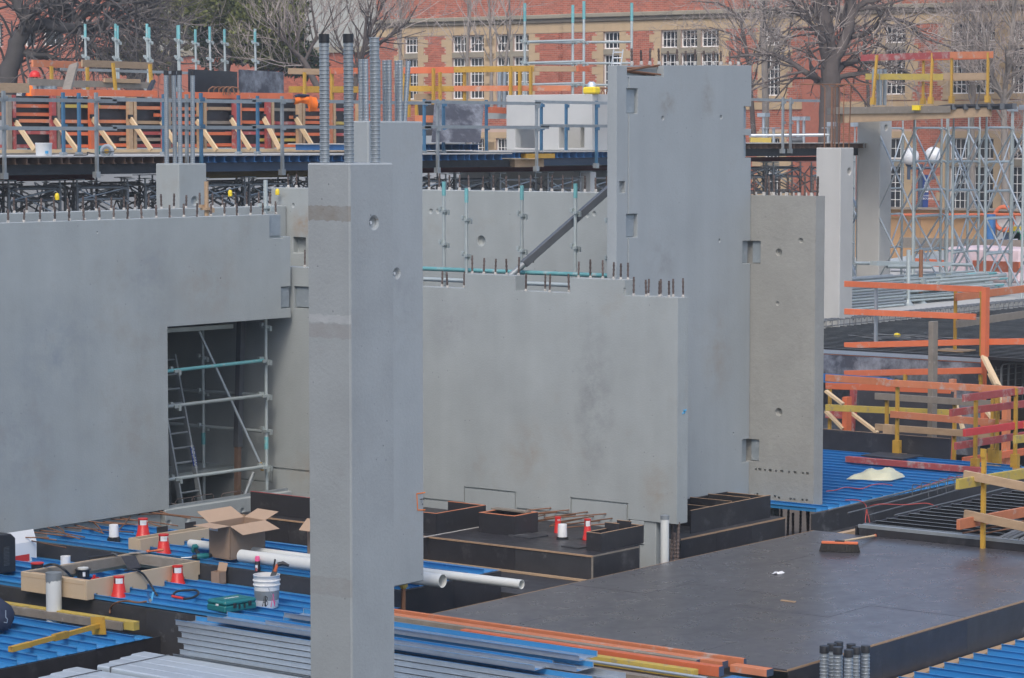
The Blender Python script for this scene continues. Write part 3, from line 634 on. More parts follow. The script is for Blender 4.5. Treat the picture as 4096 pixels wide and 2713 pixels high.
sl = MB(); sl.box((24.765, 18.22, -.32), (25.985, 25.0, -.262))
t = Thing('formply_floor', 'dusty black formply floor between the pipe terrace and black plinth', 'formwork'); t.part('plywood_sheet', sl, 'formply_dusty')
mb = MB(); mb.box((25.93, 18.95, -.258), (25.985, 22.6, -.235)); t.part('timber_strip', mb, 'timber'); t.done()
# kerb under the doorway wall, rusty bars sticking out of it
t = Thing('concrete_kerb', 'concrete kerb in the doorway with round cast sockets and bent bars', 'kerb')
bs = []
for x, y in ((1232, 350), (1367, 325), (1767, 262), (1612, 283)): q = RY(B1(x, y), 25.77); bs.append((q.x, q.z, .035, .025))
t.part('kerb_upstand', panel((0, 25.77, 0), (1, 0, 0), (0, -1, 0), 25.47, 28.0, -.35, .10, .3, [], bs), 'concrete', bevel=.01)
mb = MB(); mb.box((25.6, 25.85, .10), (28.0, 25.9, .135)); t.part('angle_strip', mb, 'galv_dull')
for x, y, w_ in ((1280, 285, .36), (1400, 265, .42), (1615, 240, .42)):
    a = RY(B1(x, y), 25.95); d = V((w_, 0, 0)); h = .2
    mb = MB(); mb.tube([a, a + V((0, 0, h - .03)), a + V((.03, 0, h)), a + d + V((-.03, 0, h)), a + d + V((0, 0, h - .03)), a + d], .008, 6); t.part('bent_bar', mb, 'rebar')
t.done()
t = Thing('concrete_kerb', 'shadowed concrete base of the doorway wall with rusty bars poking out', 'kerb')
mb = MB(); mb.box((16, 25.86, -.5), (25.46, 26.0, .10)); t.part('kerb_upstand', mb, 'concrete')
for i in range(24):
    x = 21.6 + i * .165 + xr(-.04, .04); L_ = xr(.7, 1.15); a = xr(-.25, .30) if i % 4 else xr(-.9, -.6)
    z = .075 + xr(-.02, .03); e_ = V((x + L_ * math.sin(a), 25.87 - L_ * math.cos(a), z + xr(-.06, .05))); m_ = (V((x, 25.87, z)) + e_) / 2 + V((xr(-.04, .04), 0, xr(-.01, .03)))
    mb = MB(); mb.tube([(x, 25.87, z), m_, e_], .009, 6); t.part('rusty_bar', mb, 'rebar_rust')
t.done()
# ---- scaffold inside the doorway
SY = RX(mk(690, 1280, .49757)(750, 300), 27.86).y
def tub(name, label, pts, r, mt, extra=(), n=10):
    t = Thing(name, label, 'scaffold tube'); mb = MB(); mb.tube(pts, r, n); t.part('tube', mb, mt)
    for e_ in extra:
        m2 = MB(); coupler_ring(m2, V(e_), r); t.part('coupler', m2, 'scaffold')
    return t.done()
pR = RY(D1(750, 300), SY); xr_ = pR.x
zc = [RY(D1(750, y), SY).z for y in (50, 325, 605, 885, 1175)]
t = Thing('scaffold_standard', 'right-hand scaffold standard in the doorway with pale blue lower sleeve', 'scaffold tube')
mb = MB(); mb.tube([(xr_, SY, -.1), (xr_, SY, 3.0)], .026, 10); t.part('tube', mb, 'scaffold')
mb = MB(); mb.tube([(xr_, SY, RY(D1(755, 1040), SY).z), (xr_, SY, RY(D1(755, 940), SY).z)], .031, 10); t.part('sleeve', mb, 'scaffold_teal')
for z in zc: mb = MB(); coupler_ring(mb, V((xr_, SY, z)), .026); t.part('coupler', mb, 'scaffold')
t.done()
for (x, ya, yb, mt, lb_) in ((20, 405, 325, 'scaffold_teal', 'upper greenish ledger tube across the doorway'), (20, 690, 605, 'scaffold', 'middle pale ledger tube across the doorway'), (30, 1275, 1180, 'scaffold', 'lowest pale ledger tube across the doorway')):
    a = RY(D1(x, ya), SY - .05); b = RY(D1(730, yb), SY - .05)
    d_ = b - a; tub('scaffold_ledger', lb_, [a - d_ * .5, b], .025, mt, [a + V((0, 0, 0)), b])
SY2 = 27.2
pL = RY(D1(245, 600), SY2); mb = MB()
t = Thing('scaffold_standard', 'shaded rear scaffold standard in the doorway', 'scaffold tube'); mb.tube([(pL.x, SY2, -.1), (pL.x, SY2, 3.2)], .026, 8); t.part('tube', mb, 'scaffold')
mb = MB(); mb.tube([(pL.x, SY2, RY(D1(250, 1000), SY2).z), (pL.x, SY2, RY(D1(250, 905), SY2).z)], .031, 8); t.part('sleeve', mb, 'scaffold_teal')
for y in (300, 575, 855): mb = MB(); coupler_ring(mb, V((pL.x, SY2, RY(D1(245, y), SY2).z)), .026); t.part('coupler', mb, 'scaffold')
t.done()
for (y0_, y1_, lb_) in ((575, 605, 'upper shaded ledger tube at the back of the doorway'), (855, 895, 'lower shaded ledger tube at the back of the doorway')):
    a = RY(D1(245, y0_), SY2); b = RX(D1(720, y1_), 27.9); c = a - (b - a) * .6; tub('scaffold_ledger', lb_, [c, b], .024, 'scaffold')
a = RY(D1(215, 95), 26.7); b = RY(D1(700, 1145), SY + .05)
t = Thing('diagonal_brace', 'galvanised diagonal brace tube crossing the doorway scaffold', 'scaffold brace'); mb = MB(); mb.tube([a, b], .022, 10); t.part('tube', mb, 'galv_tube')
mb = MB(); mb.beam(b, b + V((.06, 0, -.12)), .05, .03); t.part('end_hook', mb, 'yellow'); t.done()
a = RY(D1(552, 10), 26.6); b = RY(D1(525, 1020), 26.6); c = RY(D1(522, 1460), 26.6)
t = Thing('steel_prop', 'dark square steel prop standing in the doorway', 'prop'); mb = MB(); mb.beam(b, a, .095, .095, up=(0, 1, 0)); t.part('prop_body', mb, 'steel_grey', bevel=.004)
mb = MB(); mb.beam(c, b, .07, .07, up=(0, 1, 0)); t.part('inner_tube', mb, 'steel_brown'); t.done()
a = RY(D1(650, 1230), 26.35); b = RY(D1(560, 1465), 26.3); tub('steel_tube', 'short slanting grey tube at the foot of the doorway scaffold', [a, b], .03, 'galv_dull')
def plank(label, a, b, wd, th, mt='scaffold', n=3, nm='scaffold_plank'):
    a = V(a); b = V(b); d = (b - a).normalized(); s_ = d.cross(V((0, 0, 1))).normalized(); t = Thing(nm, label, 'plank')
    for i in range(n):
        o_ = s_ * (wd * ((i + .5) / n - .5)); mb = MB(); mb.beam(a + o_, b + o_, wd / n - .008, th); t.part('board', mb, mt)
    return t.done()
a = RY(D1(0, 70), 26.55); b = RY(D1(440, 48), 26.55); plank('grey scaffold planks just under the doorway lintel', (a.x - 1.2, 26.65, a.z), (b.x, 26.65, b.z), .45, .06, 'scaffold')
a = RY(D1(0, 1170), 27.2); b = RY(D1(465, 1160), 27.2); plank('grey scaffold plank platform low in the doorway', (a.x - 1.2, 27.3, b.z - .02), (b.x, 27.3, b.z - .02), .7, .06, 'scaffold')
# ladder
t = Thing('ladder', 'aluminium ladder leaning inside the doorway, dark label on its stile', 'ladder')
LY = 26.35; s0 = RY(D1(235, 1515), LY); s1 = RY(D1(10, 280), LY + .7); q0 = RY(D1(80, 1540), LY); dv = s1 - s0; off = q0 - s0
for o_ in (V((0, 0, 0)), off): mb = MB(); mb.beam(s0 + o_, s0 + o_ + dv, .028, .075, up=(0, 1, 0)); t.part('stile', mb, 'galv_dull')
for i in range(11):
    f_ = .02 + i * .095; p = s0 + dv * f_; mb = MB(); mb.tube([p, p + off], .016, 8); t.part('rung', mb, 'galv_dull')
def text_mb(s_, size, extr=.0008):
    cu = bpy.data.curves.new('t', 'FONT'); cu.body = s_; cu.size = size; cu.extrude = extr; cu.align_x = 'CENTER'; cu.align_y = 'CENTER'; cu.resolution_u = 2
    o = bpy.data.objects.new('t', cu); COL.objects.link(o); dg = bpy.context.evaluated_depsgraph_get(); me = o.evaluated_get(dg).to_mesh()
    mb = MB(); mb.add([tuple(v.co) for v in me.vertices], [tuple(p.vertices) for p in me.polygons]); o.evaluated_get(dg).to_mesh_clear(); bpy.data.objects.remove(o); bpy.data.curves.remove(cu); return mb
def place(mb, o, ex, ey):
    ex = V(ex).normalized(); ey = V(ey); ez = ex.cross(ey).normalized(); ey = ez.cross(ex); o = V(o)
    mb.v = [tuple(o + ex * v[0] + ey * v[1] + ez * v[2]) for v in mb.v]; return mb
f0 = (s0.z, RY(D1(160, 1195), LY).z, RY(D1(145, 1045), LY).z); fa = (f0[1] - s0.z) / dv.z; fb = (f0[2] - s0.z) / dv.z
mb = MB(); mb.beam(s0 + dv * fa + V((0, -.03, 0)), s0 + dv * fb + V((0, -.03, 0)), .078, .006, up=(0, 1, 0)); t.part('label_plate', mb, 'banner')
tm = text_mb('LADaMAX', .075); c = s0 + dv * (fa + fb) / 2 + V((-.0, -.036, 0)); place(tm, c, -dv, (1, 0, 0)); t.part('lettering', tm, 'window_white', parent=len(t.p) - 1); t.done()
mb = MB(); mb.box((18, 26.03, 2.78), (28.06, 29.22, 2.82)); single('formply_deck', 'unseen formply deck inside the core above the doorway, added for its shade', 'formwork', mb, 'formply')  # unseen deck added to keep sky light out of the doorway
fl = MB(); fl.box((20, 26.1, -.36), (28.05, 29.2, -.30)); single('core_floor', 'dark slab floor inside the doorway', 'floor', fl, 'dirt')
mb = MB(); mb.box((26.9, 28.2, -.30), (28.0, 29.1, .12)); single('concrete_block', 'shaded concrete upstand at the back of the doorway', 'concrete block', mb, 'concrete', bevel=.01)
t = Thing('rebar_bundle', 'tangle of rusty bars piled at the back of the doorway', 'rebar')
for i in range(16): z = .14 + (i % 5) * .03; y = 28.3 + i * .04; mb = MB(); mb.tube([(26.6 + xr(0, .3), y, z), (28.02, y + xr(-.2, .2), z + xr(0, .06))], .008, 5); t.part('rusty_bar', mb, 'rebar')
t.done()
# ---- pale board formwork box on the middle terrace
X0, X1, Y0, Y1, zb, ztp = 21.07, 22.93, 22.62, 23.74, ZM + .0, .03
ribs = [21.22 + i * .285 for i in range(7)]
t = Thing('formwork_box', 'big open formwork box of pale board on the blue decking, tools along its rim', 'formwork')
cu = [(r_ - .03, r_ + .025, zb, zb + .062, None) for r_ in ribs]
t.part('side_board', panel((0, Y0, 0), (1, 0, 0), (0, -1, 0), X0, X1, zb, ztp, .03, cu), 'mdf', bevel=.003)
mb = MB(); mb.box((X0, Y0 + .031, zb), (X0 + .03, Y1, ztp - .003)); t.part('front_board', mb, 'mdf', bevel=.003)
mb = MB(); mb.box((X0 - .003, Y0 + .031, ztp - .055), (X0, Y1, ztp - .051)); t.part('saw_line', mb, 'timber')
mb = MB(); mb.box((X1 - .03, Y0 + .031, zb + .06), (X1, Y1, ztp - .003)); t.part('back_board', mb, 'mdf')
mb = MB(); mb.box((X0 + .031, Y1 - .03, zb + .06), (X1 - .031, Y1, ztp - .003)); t.part('left_board', mb, 'mdf')
mb = MB(); mb.box((X0 + .031, Y1 - .10, ztp - .12), (X1 - .031, Y1 - .031, ztp - .004)); t.part('inner_timber', mb, 'timber_grey')
mb = MB(); mb.box((X1 - .1, Y0 + .031, ztp - .12), (X1 - .031, Y1 - .101, ztp - .004)); t.part('inner_timber', mb, 'timber_grey')
mb = MB(); mb.box((X0 + .04, Y0 + .04, ztp - .06), (X0 + .1, Y1 - .11, ztp - .008)); t.part('inner_timber', mb, 'timber')
t.done()
mb = MB(); a = RZ(B1(880, 600), .03); mb.prism([RZ(B1(885, 600), .04), RZ(B1(990, 595), .04), RZ(B1(1030, 675), -.06), RZ(B1(935, 685), -.06)], (0, .012, .012)); single('formply_offcut', 'black formply offcut leaning inside the pale box', 'plywood offcut', mb, 'formply')
# firestop sleeves
def patch_cyl(c, r, z0, z1, a0, a1, n=8):
    mb = MB(); mb.smooth = True
    for i in range(n):
        A = a0 + (a1 - a0) * i / n; B = a0 + (a1 - a0) * (i + 1) / n
        mb.quad((c[0] + r * math.cos(A), c[1] + r * math.sin(A), c[2] + z0), (c[0] + r * math.cos(B), c[1] + r * math.sin(B), c[2] + z0), (c[0] + r * math.cos(B), c[1] + r * math.sin(B), c[2] + z1), (c[0] + r * math.cos(A), c[1] + r * math.sin(A), c[2] + z1))
    return mb
FA = AL + math.pi                       # azimuth pointing back to the viewer's side of the site
def sleeve(p, label, h=.24, word=False, lab=True, k=1.0):
    t = Thing('firestop_sleeve', label, 'pipe sleeve'); mb = MB()
    mb.lathe(p, [(.098 * k, 0), (.094 * k, .006), (.082 * k, .05), (.078 * k, .055), (.064 * k, .15), (.060 * k, .155), (.060 * k, h - .012), (.066 * k, h - .012), (.066 * k, h)], 20); t.part('sleeve_body', mb, 'red_plastic')
    if lab:
        t.part('label_sticker', patch_cyl(p, .0608 * k, h * .66, h * .92, FA - .55, FA + .95), 'label_white')
        t.part('label_black', patch_cyl(p, .0608 * k, h * .66, h * .92, FA - .95, FA - .57), 'black_paint')
    if word:
        tm = text_mb('HILTI', .034); c = V(p) + V((math.cos(FA + .55), math.sin(FA + .55), 0)) * .064 * k + V((0, 0, h * .86)); place(tm, c, (-math.sin(FA + .55), math.cos(FA + .55), 0) if False else (math.sin(AL + .55), -math.cos(AL + .55), 0), (0, 0, 1)); t.part('lettering', tm, 'window_white')
    return t.done()
sleeve(RZ(B1(868, 886), ZM), 'red plastic firestop sleeve nearest the corner of the pale box')
sleeve(RZ(B1(1295, 806), ZM), 'red plastic firestop sleeve beside the pale box, close to the small carton')
sleeve(RZ(B1(1193, 572), ZU), 'red plastic firestop sleeve between the two pale board boxes', .24, True)
sleeve(RZ(B1(1043, 452), ZU + .06), 'red firestop sleeve behind the narrow pale box, by the bar-spiked kerb', .24, True)
sleeve(RX(D3(520, 390), 27.3) * 1.0, 'taller red sleeve on the black plinth behind the white lamp-like stub', .265, True, False, .66)
sleeve(RX(D3(985, 430), 27.0) * 1.0, 'red sleeve with white sticker on the black plinth by the small upstand', .265, False, True, .68)
def collar(p, label, r, h0, h1, sq=True):
    t = Thing('pipe_stub', label, 'pipe stub'); mb = MB(); mb.lathe(p, [(r * 1.25, 0), (r * 1.22, h0)], 18); t.part('collar', mb, 'black_plastic')
    if sq:
        for k in range(3): a_ = FA - .9 + k * .9; mb = MB(); mb.lathe(V(p) + V((math.cos(a_), math.sin(a_), 0)) * r * 1.2, [(.022, 0), (.022, h0 * .8)], 8); t.part('collar_lug', mb, 'black_plastic')
    mb = MB(); mb.lathe(V(p) + V((0, 0, h0)), [(r * 1.02, 0), (r * .95, h1), (r * .93, h1 + .006), (r * .6, h1 + .008)], 18); t.part('cap', mb, 'white_plastic')
    t.part('label_sticker', patch_cyl(p, r * 1.26, h0 * .15, h0 * .8, FA - .25, FA + .15), 'label_white'); return t.done()
collar(RZ(B1(830, 490), ZU), 'white capped pipe stub on a black collar near the wall kerb', .062, .07, .15)
collar(RX(D3(590, 500), 26.9) * 1.0, 'white capped pipe stub on a black collar on the plinth', .060, .095, .155)
t = Thing('pipe_stub', 'white pipe stub behind the rim of the pale box', 'pipe stub'); p = RZ(B1(478, 690), ZM); mb = MB(); mb.lathe(p, [(.062, 0), (.062, .17), (.054, .17), (.054, .1)], 18, cap1=False); t.part('pipe', mb, 'white_plastic'); t.done()
t = Thing('pipe_stub', 'red-lidded black stub half hidden behind the pale box', 'pipe stub'); p = RZ(B1(272, 705), ZM); mb = MB(); mb.lathe(p, [(.075, 0), (.075, .10)], 18); t.part('collar', mb, 'black_plastic'); mb = MB(); mb.lathe(p + V((0, 0, .101)), [(.083, 0), (.083, .012)], 18); t.part('lid', mb, 'red_plastic'); t.done()
p = RZ(B1(606, 745), -.13); t = Thing('pipe_collar', 'black round pipe collar with pale lid inside the pale box', 'pipe collar'); mb = MB(); mb.lathe(p, [(.075, 0), (.08, .085), (.098, .09), (.098, .098), (.07, .1)], 18); t.part('body', mb, 'black_plastic'); mb = MB(); mb.lathe(p + V((0, 0, .1)), [(.066, 0), (.066, .018)], 18); t.part('lid', mb, 'pvc'); t.part('label_sticker', patch_cyl(p, .082, .02, .075, FA + .1, FA + .5), 'label_white'); t.done()
p = RZ(B1(692, 740), -.10); mb = MB(); mb.box((p.x - .05, p.y - .015, -.13), (p.x + .06, p.y + .015, -.115)); mb.box((p.x - .02, p.y - .015, -.115), (p.x, p.y + .015, -.08)); single('plastic_clip', 'small red plastic clip on the rim inside the pale box', 'plastic clip', mb, 'red_plastic')
# riser pipe with taped top
a = RX(B1(390, 712), 20.95); t = Thing('pvc_pipe', 'upright pale pvc riser pipe with silver taped top', 'pipe'); mb = MB(); mb.lathe((a.x, a.y, -1.0), [(.090, 0), (.090, a.z + 1.0)], 24); t.part('pipe', mb, 'pvc')
mb = MB(); mb.lathe((a.x, a.y, a.z - .06), [(.0905, -.02), (.093, 0), (.0925, .03), (.094, .063), (.03, .066)], 24, cap0=False)
for i, v in enumerate(mb.v[:24]): mb.v[i] = (v[0], v[1], v[2] - .04 * abs(math.sin(i * 1.7)) * (1 if i % 24 < 12 else .3))
t.part('tape', mb, 'galv_dull'); t.done()
# pale narrow formwork box on the upper terrace
t = Thing('formwork_box', 'long narrow formwork box of pale board behind the large one', 'formwork')
cu = [(22.97 + i * .3 - .02, 22.97 + i * .3 + .03, 0, .055, None) for i in range(6)]
t.part('side_board', panel((0, 23.80, 0), (1, 0, 0), (0, -1, 0), 23.08, 24.50, 0, .165, .03, cu), 'mdf', bevel=.003)
mb = MB(); mb.box((23.08, 23.831, .0), (23.11, 23.98, .163)); t.part('end_board', mb, 'mdf')
mb = MB(); mb.box((23.08, 23.981, .0), (24.50, 24.01, .163)); t.part('side_board', mb, 'mdf'); t.done()
for x, y, lb_ in ((1187, 440, 'small black ply tab standing on the narrow pale box'), (1392, 400, 'small black ply tab at the far end of the narrow pale box')):
    p = RY(B1(x, y), 24.03); mb = MB(); mb.box((p.x - .10, 24.02, .0), (p.x + .08, 24.04, .235)); single('ply_tab', lb_, 'plywood offcut', mb, 'formply')
# tools on the rim
p = RZ(B1(1070, 565), .05); t = Thing('handsaw', 'handsaw with orange handle lying across the pale box rim', 'saw'); q = RZ(B1(940, 570), .05); qe = RZ(B1(1185, 553), .06)
mb = MB(); mb.prism([V(q), V(p) + V((0, -.02, 0)), V(p) + V((.03, .09, .0)), V(q) + V((0.02, .03, 0))], (0, 0, .003)); t.part('blade', mb, 'galv'); mb = MB(); mb.beam(p + V((.02, .03, .01)), qe + V((.02, .0, .01)), .05, .03); t.part('handle', mb, 'orange', bevel=.01); mb = MB(); mb.beam(p + V((.04, .0, .025)), p + V((.12, -.06, .026)), .02, .01); t.part('grip', mb, 'black_plastic'); t.done()
a = RZ(B1(645, 605), .05); b = RZ(B1(835, 580), .05); t = Thing('hammer', 'dark claw hammer lying on the pale box rim', 'hammer'); mb = MB(); mb.tube([a, a + (b - a) * .45, b], [.019, .016, .012], 8); t.part('handle', mb, 'black_plastic'); mb = MB(); mb.tube([b + V((.02, .06, .005)), b, b + V((-.02, -.06, .005))], [.016, .018, .015], 8); t.part('head', mb, 'steel_grey'); t.done()
# drill
t = Thing('cordless_drill', 'teal cordless drill with long steel bit on the pale box corner', 'drill'); a = RZ(B1(1320, 606), .06); b = RZ(B1(1398, 600), .07); c = RZ(B1(1520, 588), .075)
mb = MB(); mb.tube([a, b], .009, 8); t.part('bit', mb, 'galv'); mb = MB(); mb.lathe(b, [(.018, 0), (.03, .02), (.03, .06)], 14, axis=c - b); t.part('chuck', mb, 'black_plastic')
d_ = (c - b).normalized(); mb = MB(); mb.lathe(b + d_ * .06, [(.032, 0), (.038, .02), (.036, .12), (.03, .15)], 14, axis=d_); t.part('motor_body', mb, 'teal_case'); mb = MB(); mb.lathe(b + d_ * .205, [(.03, 0), (.028, .04), (.015, .05)], 14, axis=d_); t.part('rear_cap', mb, 'black_plastic')
h0 = b + d_ * .11; hd = V((.05, .13, .06)); mb = MB(); mb.beam(h0, h0 + hd, .035, .045); t.part('handle', mb, 'black_plastic', bevel=.008); mb = MB(); mb.beam(h0 + hd, h0 + hd + V((.02, .05, .03)), .07, .10); t.part('battery', mb, 'teal_case', bevel=.01); t.done()
# cables
def cable(label, pts, r, mt, nm='cable', cat='cable', sub=6):
    pts = [V(p) for p in pts]; out = []
    P4 = [pts[0]] + pts + [pts[-1]]
    for i in range(1, len(P4) - 2):
        for k in range(sub):
            u = k / sub; a, b, c, d = P4[i - 1:i + 3]
            out.append(.5 * ((2 * b) + (c - a) * u + (2 * a - 5 * b + 4 * c - d) * u * u + (3 * b - a - 3 * c + d) * u ** 3))
    out.append(pts[-1]); mb = MB(); mb.tube(out, r, 7); return single(nm, label, cat, mb, mt)
cable('black hose dropping over the left rim of the pale box', [RZ(B1(325, 665), .04), RZ(B1(370, 652), .09), RZ(B1(420, 660), .08), RZ(B1(480, 700), .02), RZ(B1(525, 748), -.1)], .016, 'black_plastic', 'hose', 'hose')
cable('black cable arching over the front rim of the pale box to the decking', [RZ(B1(910, 700), .03), RZ(B1(975, 692), .06), RY(B1(1035, 715), Y0 - .03), RY(B1(1090, 785), Y0 - .1), RZ(B1(1125, 850), -.15), RZ(B1(1148, 880), -.19)], .013, 'black_plastic')
cable('looped black welding lead lying on the blue decking', [RZ(B1(1340, 905), -.12), RZ(B1(1400, 895), -.13), RZ(B1(1445, 868), -.12), RZ(B1(1430, 842), -.12), RZ(B1(1370, 840), -.12), RZ(B1(1290, 850), -.12), RZ(B1(1256, 880), -.13)], .014, 'black_plastic')
cable('red end of the looped welding lead', [RZ(B1(1255, 885), -.135), RZ(B1(1290, 893), -.135), RZ(B1(1335, 901), -.135)], .017, 'red_paint')
cable('brown copper cable running to the blue clamp', [RX(B1(800, 1010), 21.16), RX(B1(808, 965), 21.16), RZ(B1(850, 930), -.12), RZ(B1(930, 920), -.13), RZ(B1(1000, 930), -.14), RZ(B1(1070, 922), -.13)], .011, 'rebar_rust')
t = Thing('earth_clamp', 'pale blue spring clamp standing on the blue decking', 'clamp'); p = RZ(B1(1098, 955), ZM)
for (da, mt) in ((-.035, 'blue_spray'), (.03, 'blue_spray')):
    mb = MB(); mb.beam(p + V((0, 0, .0)), p + V((da * rt[0], da * rt[1], .16)), .02, .03, up=(fw[0], fw[1], 0)); t.part('jaw', mb, 'blue_steel' if da < 0 else 'blue_spray')
mb = MB(); mb.lathe(p + V((0, 0, .07)), [(.018, 0), (.018, .03)], 10, axis=(-fw[0], -fw[1], 0)); t.part('spring', mb, 'galv'); t.done()
# cardboard boxes
def carton(label, p0, e1, e2, h, flaps, th=.006, lab=True):
    p0 = V(p0); e1 = V(e1); e2 = V(e2); t = Thing('cardboard_box', label, 'cardboard box'); up = V((0, 0, h)); c = p0 + e1 / 2 + e2 / 2
    P = [p0, p0 + e1, p0 + e1 + e2, p0 + e2]
    for i in range(4):
        a, b = P[i], P[(i + 1) % 4]; n = ((a + b) / 2 - c); n.z = 0; n.normalize()
        mb = MB(); mb.prism([a, b, b + up, a + up], -n * th); t.part('side', mb, 'cardboard')
        if i < len(flaps) and flaps[i]:
            l_, ang, sk = flaps[i]; d_ = (n * math.cos(ang) + V((0, 0, 1)) * math.sin(ang)) * l_; s_ = (b - a) * sk
            mb = MB(); mb.prism([a + up + n * .001, b + up + n * .001, b + up + d_ - s_, a + up + d_ + s_], V((0, 0, th * .8))); t.part('flap', mb, 'cardboard_in')
    mb = MB(); mb.prism([q + V((0, 0, .01)) for q in P], (0, 0, th)); t.part('base', mb, 'cardboard')
    if lab:
        n = e1.normalized(); a = P[3] + up * .93 - e2.normalized() * .015; mb = MB(); u_ = -e2.normalized(); m_ = -e1.normalized() * .003
        mb.quad(a + m_, a + u_ * .16 + m_, a + u_ * .16 - V((0, 0, .055)) + m_, a - V((0, 0, .055)) + m_); t.part('label_sticker', mb, 'label_white')
    return t.done()
carton('large open cardboard box with spread flaps on the blue decking', (23.10, 22.28, .05), (.64, .02, 0), (.05, .40, 0), .41, [(.27, -.30, -.02), (.26, .30, 0), (.27, .42, .02), (.27, .0, -.02)])
c = RZ(B1(2205, 600), .05)
carton('open cardboard box mostly hidden behind the front column', (c.x + .0, c.y - .55, .05), (.5, .0, 0), (.05, .52, 0), .47, [(.3, -.1, 0), None, None, (.22, -.55, .08)], lab=False)
c = RZ(B1(1527, 798), ZM)
carton('small open carton with raised flap on the lower blue decking', (c.x + .02, c.y - .15, ZM + .01), (.11, .0, 0), (.0, .145, 0), .145, [None, (.10, 1.25, .0), None, None], .003, False)
# spray can
p = RZ(B1(1926, 692), ZU); p.x = 22.925; p.z = .0; t = Thing('spray_can', 'pink-capped spray paint can on the decking edge', 'spray can'); mb = MB(); mb.lathe(p, [(.030, 0), (.032, .004), (.032, .115), (.028, .122)], 16); t.part('can', mb, 'black_plastic'); t.part('label_sticker', patch_cyl(p, .0325, .03, .08, FA - .8, FA + .2), 'label_white'); t.part('label_red', patch_cyl(p, .0327, .006, .045, FA - .8, FA + .1), 'red_worn'); mb = MB(); mb.lathe(p + V((0, 0, .122)), [(.031, 0), (.030, .035), (.022, .058)], 16); t.part('cap', mb, 'pink'); t.done()
# bucket
p = RZ(B1(1944, 962), ZM + .01); t = Thing('bucket', 'white plastic bucket holding tools, lettered AB in marker', 'bucket'); H = .375
mb = MB(); mb.lathe(p, [(.128, 0), (.132, .005), (.146, H - .12), (.156, H - .118), (.156, H - .108), (.147, H - .106), (.148, H - .07), (.158, H - .068), (.158, H - .058), (.149, H - .056), (.150, H - .012), (.154, H - .01), (.154, H), (.147, H), (.141, H - .1), (.125, .02)], 28, cap1=True); t.part('pail', mb, 'white_plastic')
sk = patch_cyl(p, .0, 0, 0, 0, 1); sk = MB(); sk.lathe(p, [(.1295, .006), (.1425, H - .175)], 28, cap0=False, cap1=False); sk.v = [(p.x + (v[0] - p.x) * 1.012, p.y + (v[1] - p.y) * 1.012, v[2]) for v in sk.v]; t.part('grey_band', sk, 'galv_dull')
def bpt(a_, z): r_ = .1305 + (z / H) * .019; return V((p.x + r_ * math.cos(FA + a_) * 1.02, p.y + r_ * math.sin(FA + a_) * 1.02, p.z + z))
mb = MB()
for pl in ([(-.26, .03), (-.12, .15), (-.06, .03)], [(-.22, .075), (-.05, .08)], [(-.02, .15), (.0, .03)], [(-.02, .15), (.14, .13), (.12, .105), (.0, .095)], [(.0, .095), (.17, .08), (.17, .055), (.0, .03)]): mb.tube([bpt(a_, z) for a_, z in pl], .0042, 4)
t.part('lettering', mb, 'black_paint', parent=0)
mb = MB(); mb.quad(bpt(.42, .02), bpt(.85, .02), bpt(.85, .07), bpt(.66, .17), bpt(.58, .17)); t.part('pink_splash', mb, 'pink', parent=0)
mb = MB(); mb.tube([bpt(.22, .24), bpt(.5, .17), bpt(.8, .09), bpt(.95, .075)], .004, 5); t.part('wire_handle', mb, 'galv'); t.done()
RT3 = V((rt[0], rt[1], 0)); t = Thing('handsaw', 'handsaw with grey and orange grip sticking out of the white bucket', 'saw'); a = p + RT3 * .01 + V((0, 0, .2)); b = p + RT3 * .10 + V((.0, .0, H + .05)); mb = MB(); mb.beam(a, b, .006, .06); t.part('blade', mb, 'steel_grey'); mb = MB(); mb.beam(b - (b - a) * .1, b + (b - a) * .3, .026, .035); t.part('shank', mb, 'orange', bevel=.008)
e_ = b + (b - a) * .28; mb = MB(); mb.tube([e_, e_ + V((rt[0], rt[1], 0)) * .06 + V((0, 0, .012)), e_ + V((rt[0], rt[1], 0)) * .13 + V((0, 0, -.015))], [.022, .027, .015], 8); t.part('grip', mb, 'black_plastic'); t.done()
mb = MB(); a = p + RT3 * .04 + V((.0, .02, .15)); mb.beam(a, p + RT3 * .10 + V((.02, .02, H + .17)), .03, .018); single('black_tool', 'black flat tool standing upright in the white bucket', 'tool', mb, 'black_plastic', bevel=.005)
# case
cA = RZ(B1(1472, 1005), ZM + .05); t = Thing('tool_case', 'teal plastic power tool case with white lettering on its lid', 'tool case')
e1 = V((.93, -.36, 0)); e2 = V((.36, .93, 0)); o_ = RZ(B1(1630, 1012), ZM + .05)
def obox(o, a, b, h): o = V(o); mb = MB(); mb.prism([o, o + a, o + a + b, o + b], (0, 0, h)); return mb
ea = V((.80, -.10, 0)).normalized() * .46; eb = V((.10, .80, 0)).normalized() * .33; o_ = RZ(B1(1640, 1010), ZM + .05)
t.part('lower_shell', obox(o_, ea, eb, .075), 'teal_case', bevel=.014); t.part('lid', obox(o_ + V((0, 0, .076)), ea, eb, .05), 'teal_case', bevel=.018)
t.part('lid_panel', obox(o_ + V((0, 0, .1262)) + ea * .12 + eb * .15, ea * .76, eb * .7, .004), 'teal_case', bevel=.002)
for f_ in (.25, .72): mb = obox(o_ + ea * f_ + V((0, 0, .045)) - eb.normalized() * .008, ea * .10, eb * .024, .055); t.part('latch', mb, 'black_plastic', bevel=.003)
for f_ in (.42, .58): mb = obox(o_ + ea * f_ + V((0, 0, .03)) - eb.normalized() * .006, ea * .05, eb * .02, .05); t.part('handle_slot', mb, 'black_paint')
mb = obox(o_ + eb * .35 - ea.normalized() * .002 + V((0, 0, .07)), eb * .14, ea * .004, .022); t.part('label_sticker', mb, 'label_white')
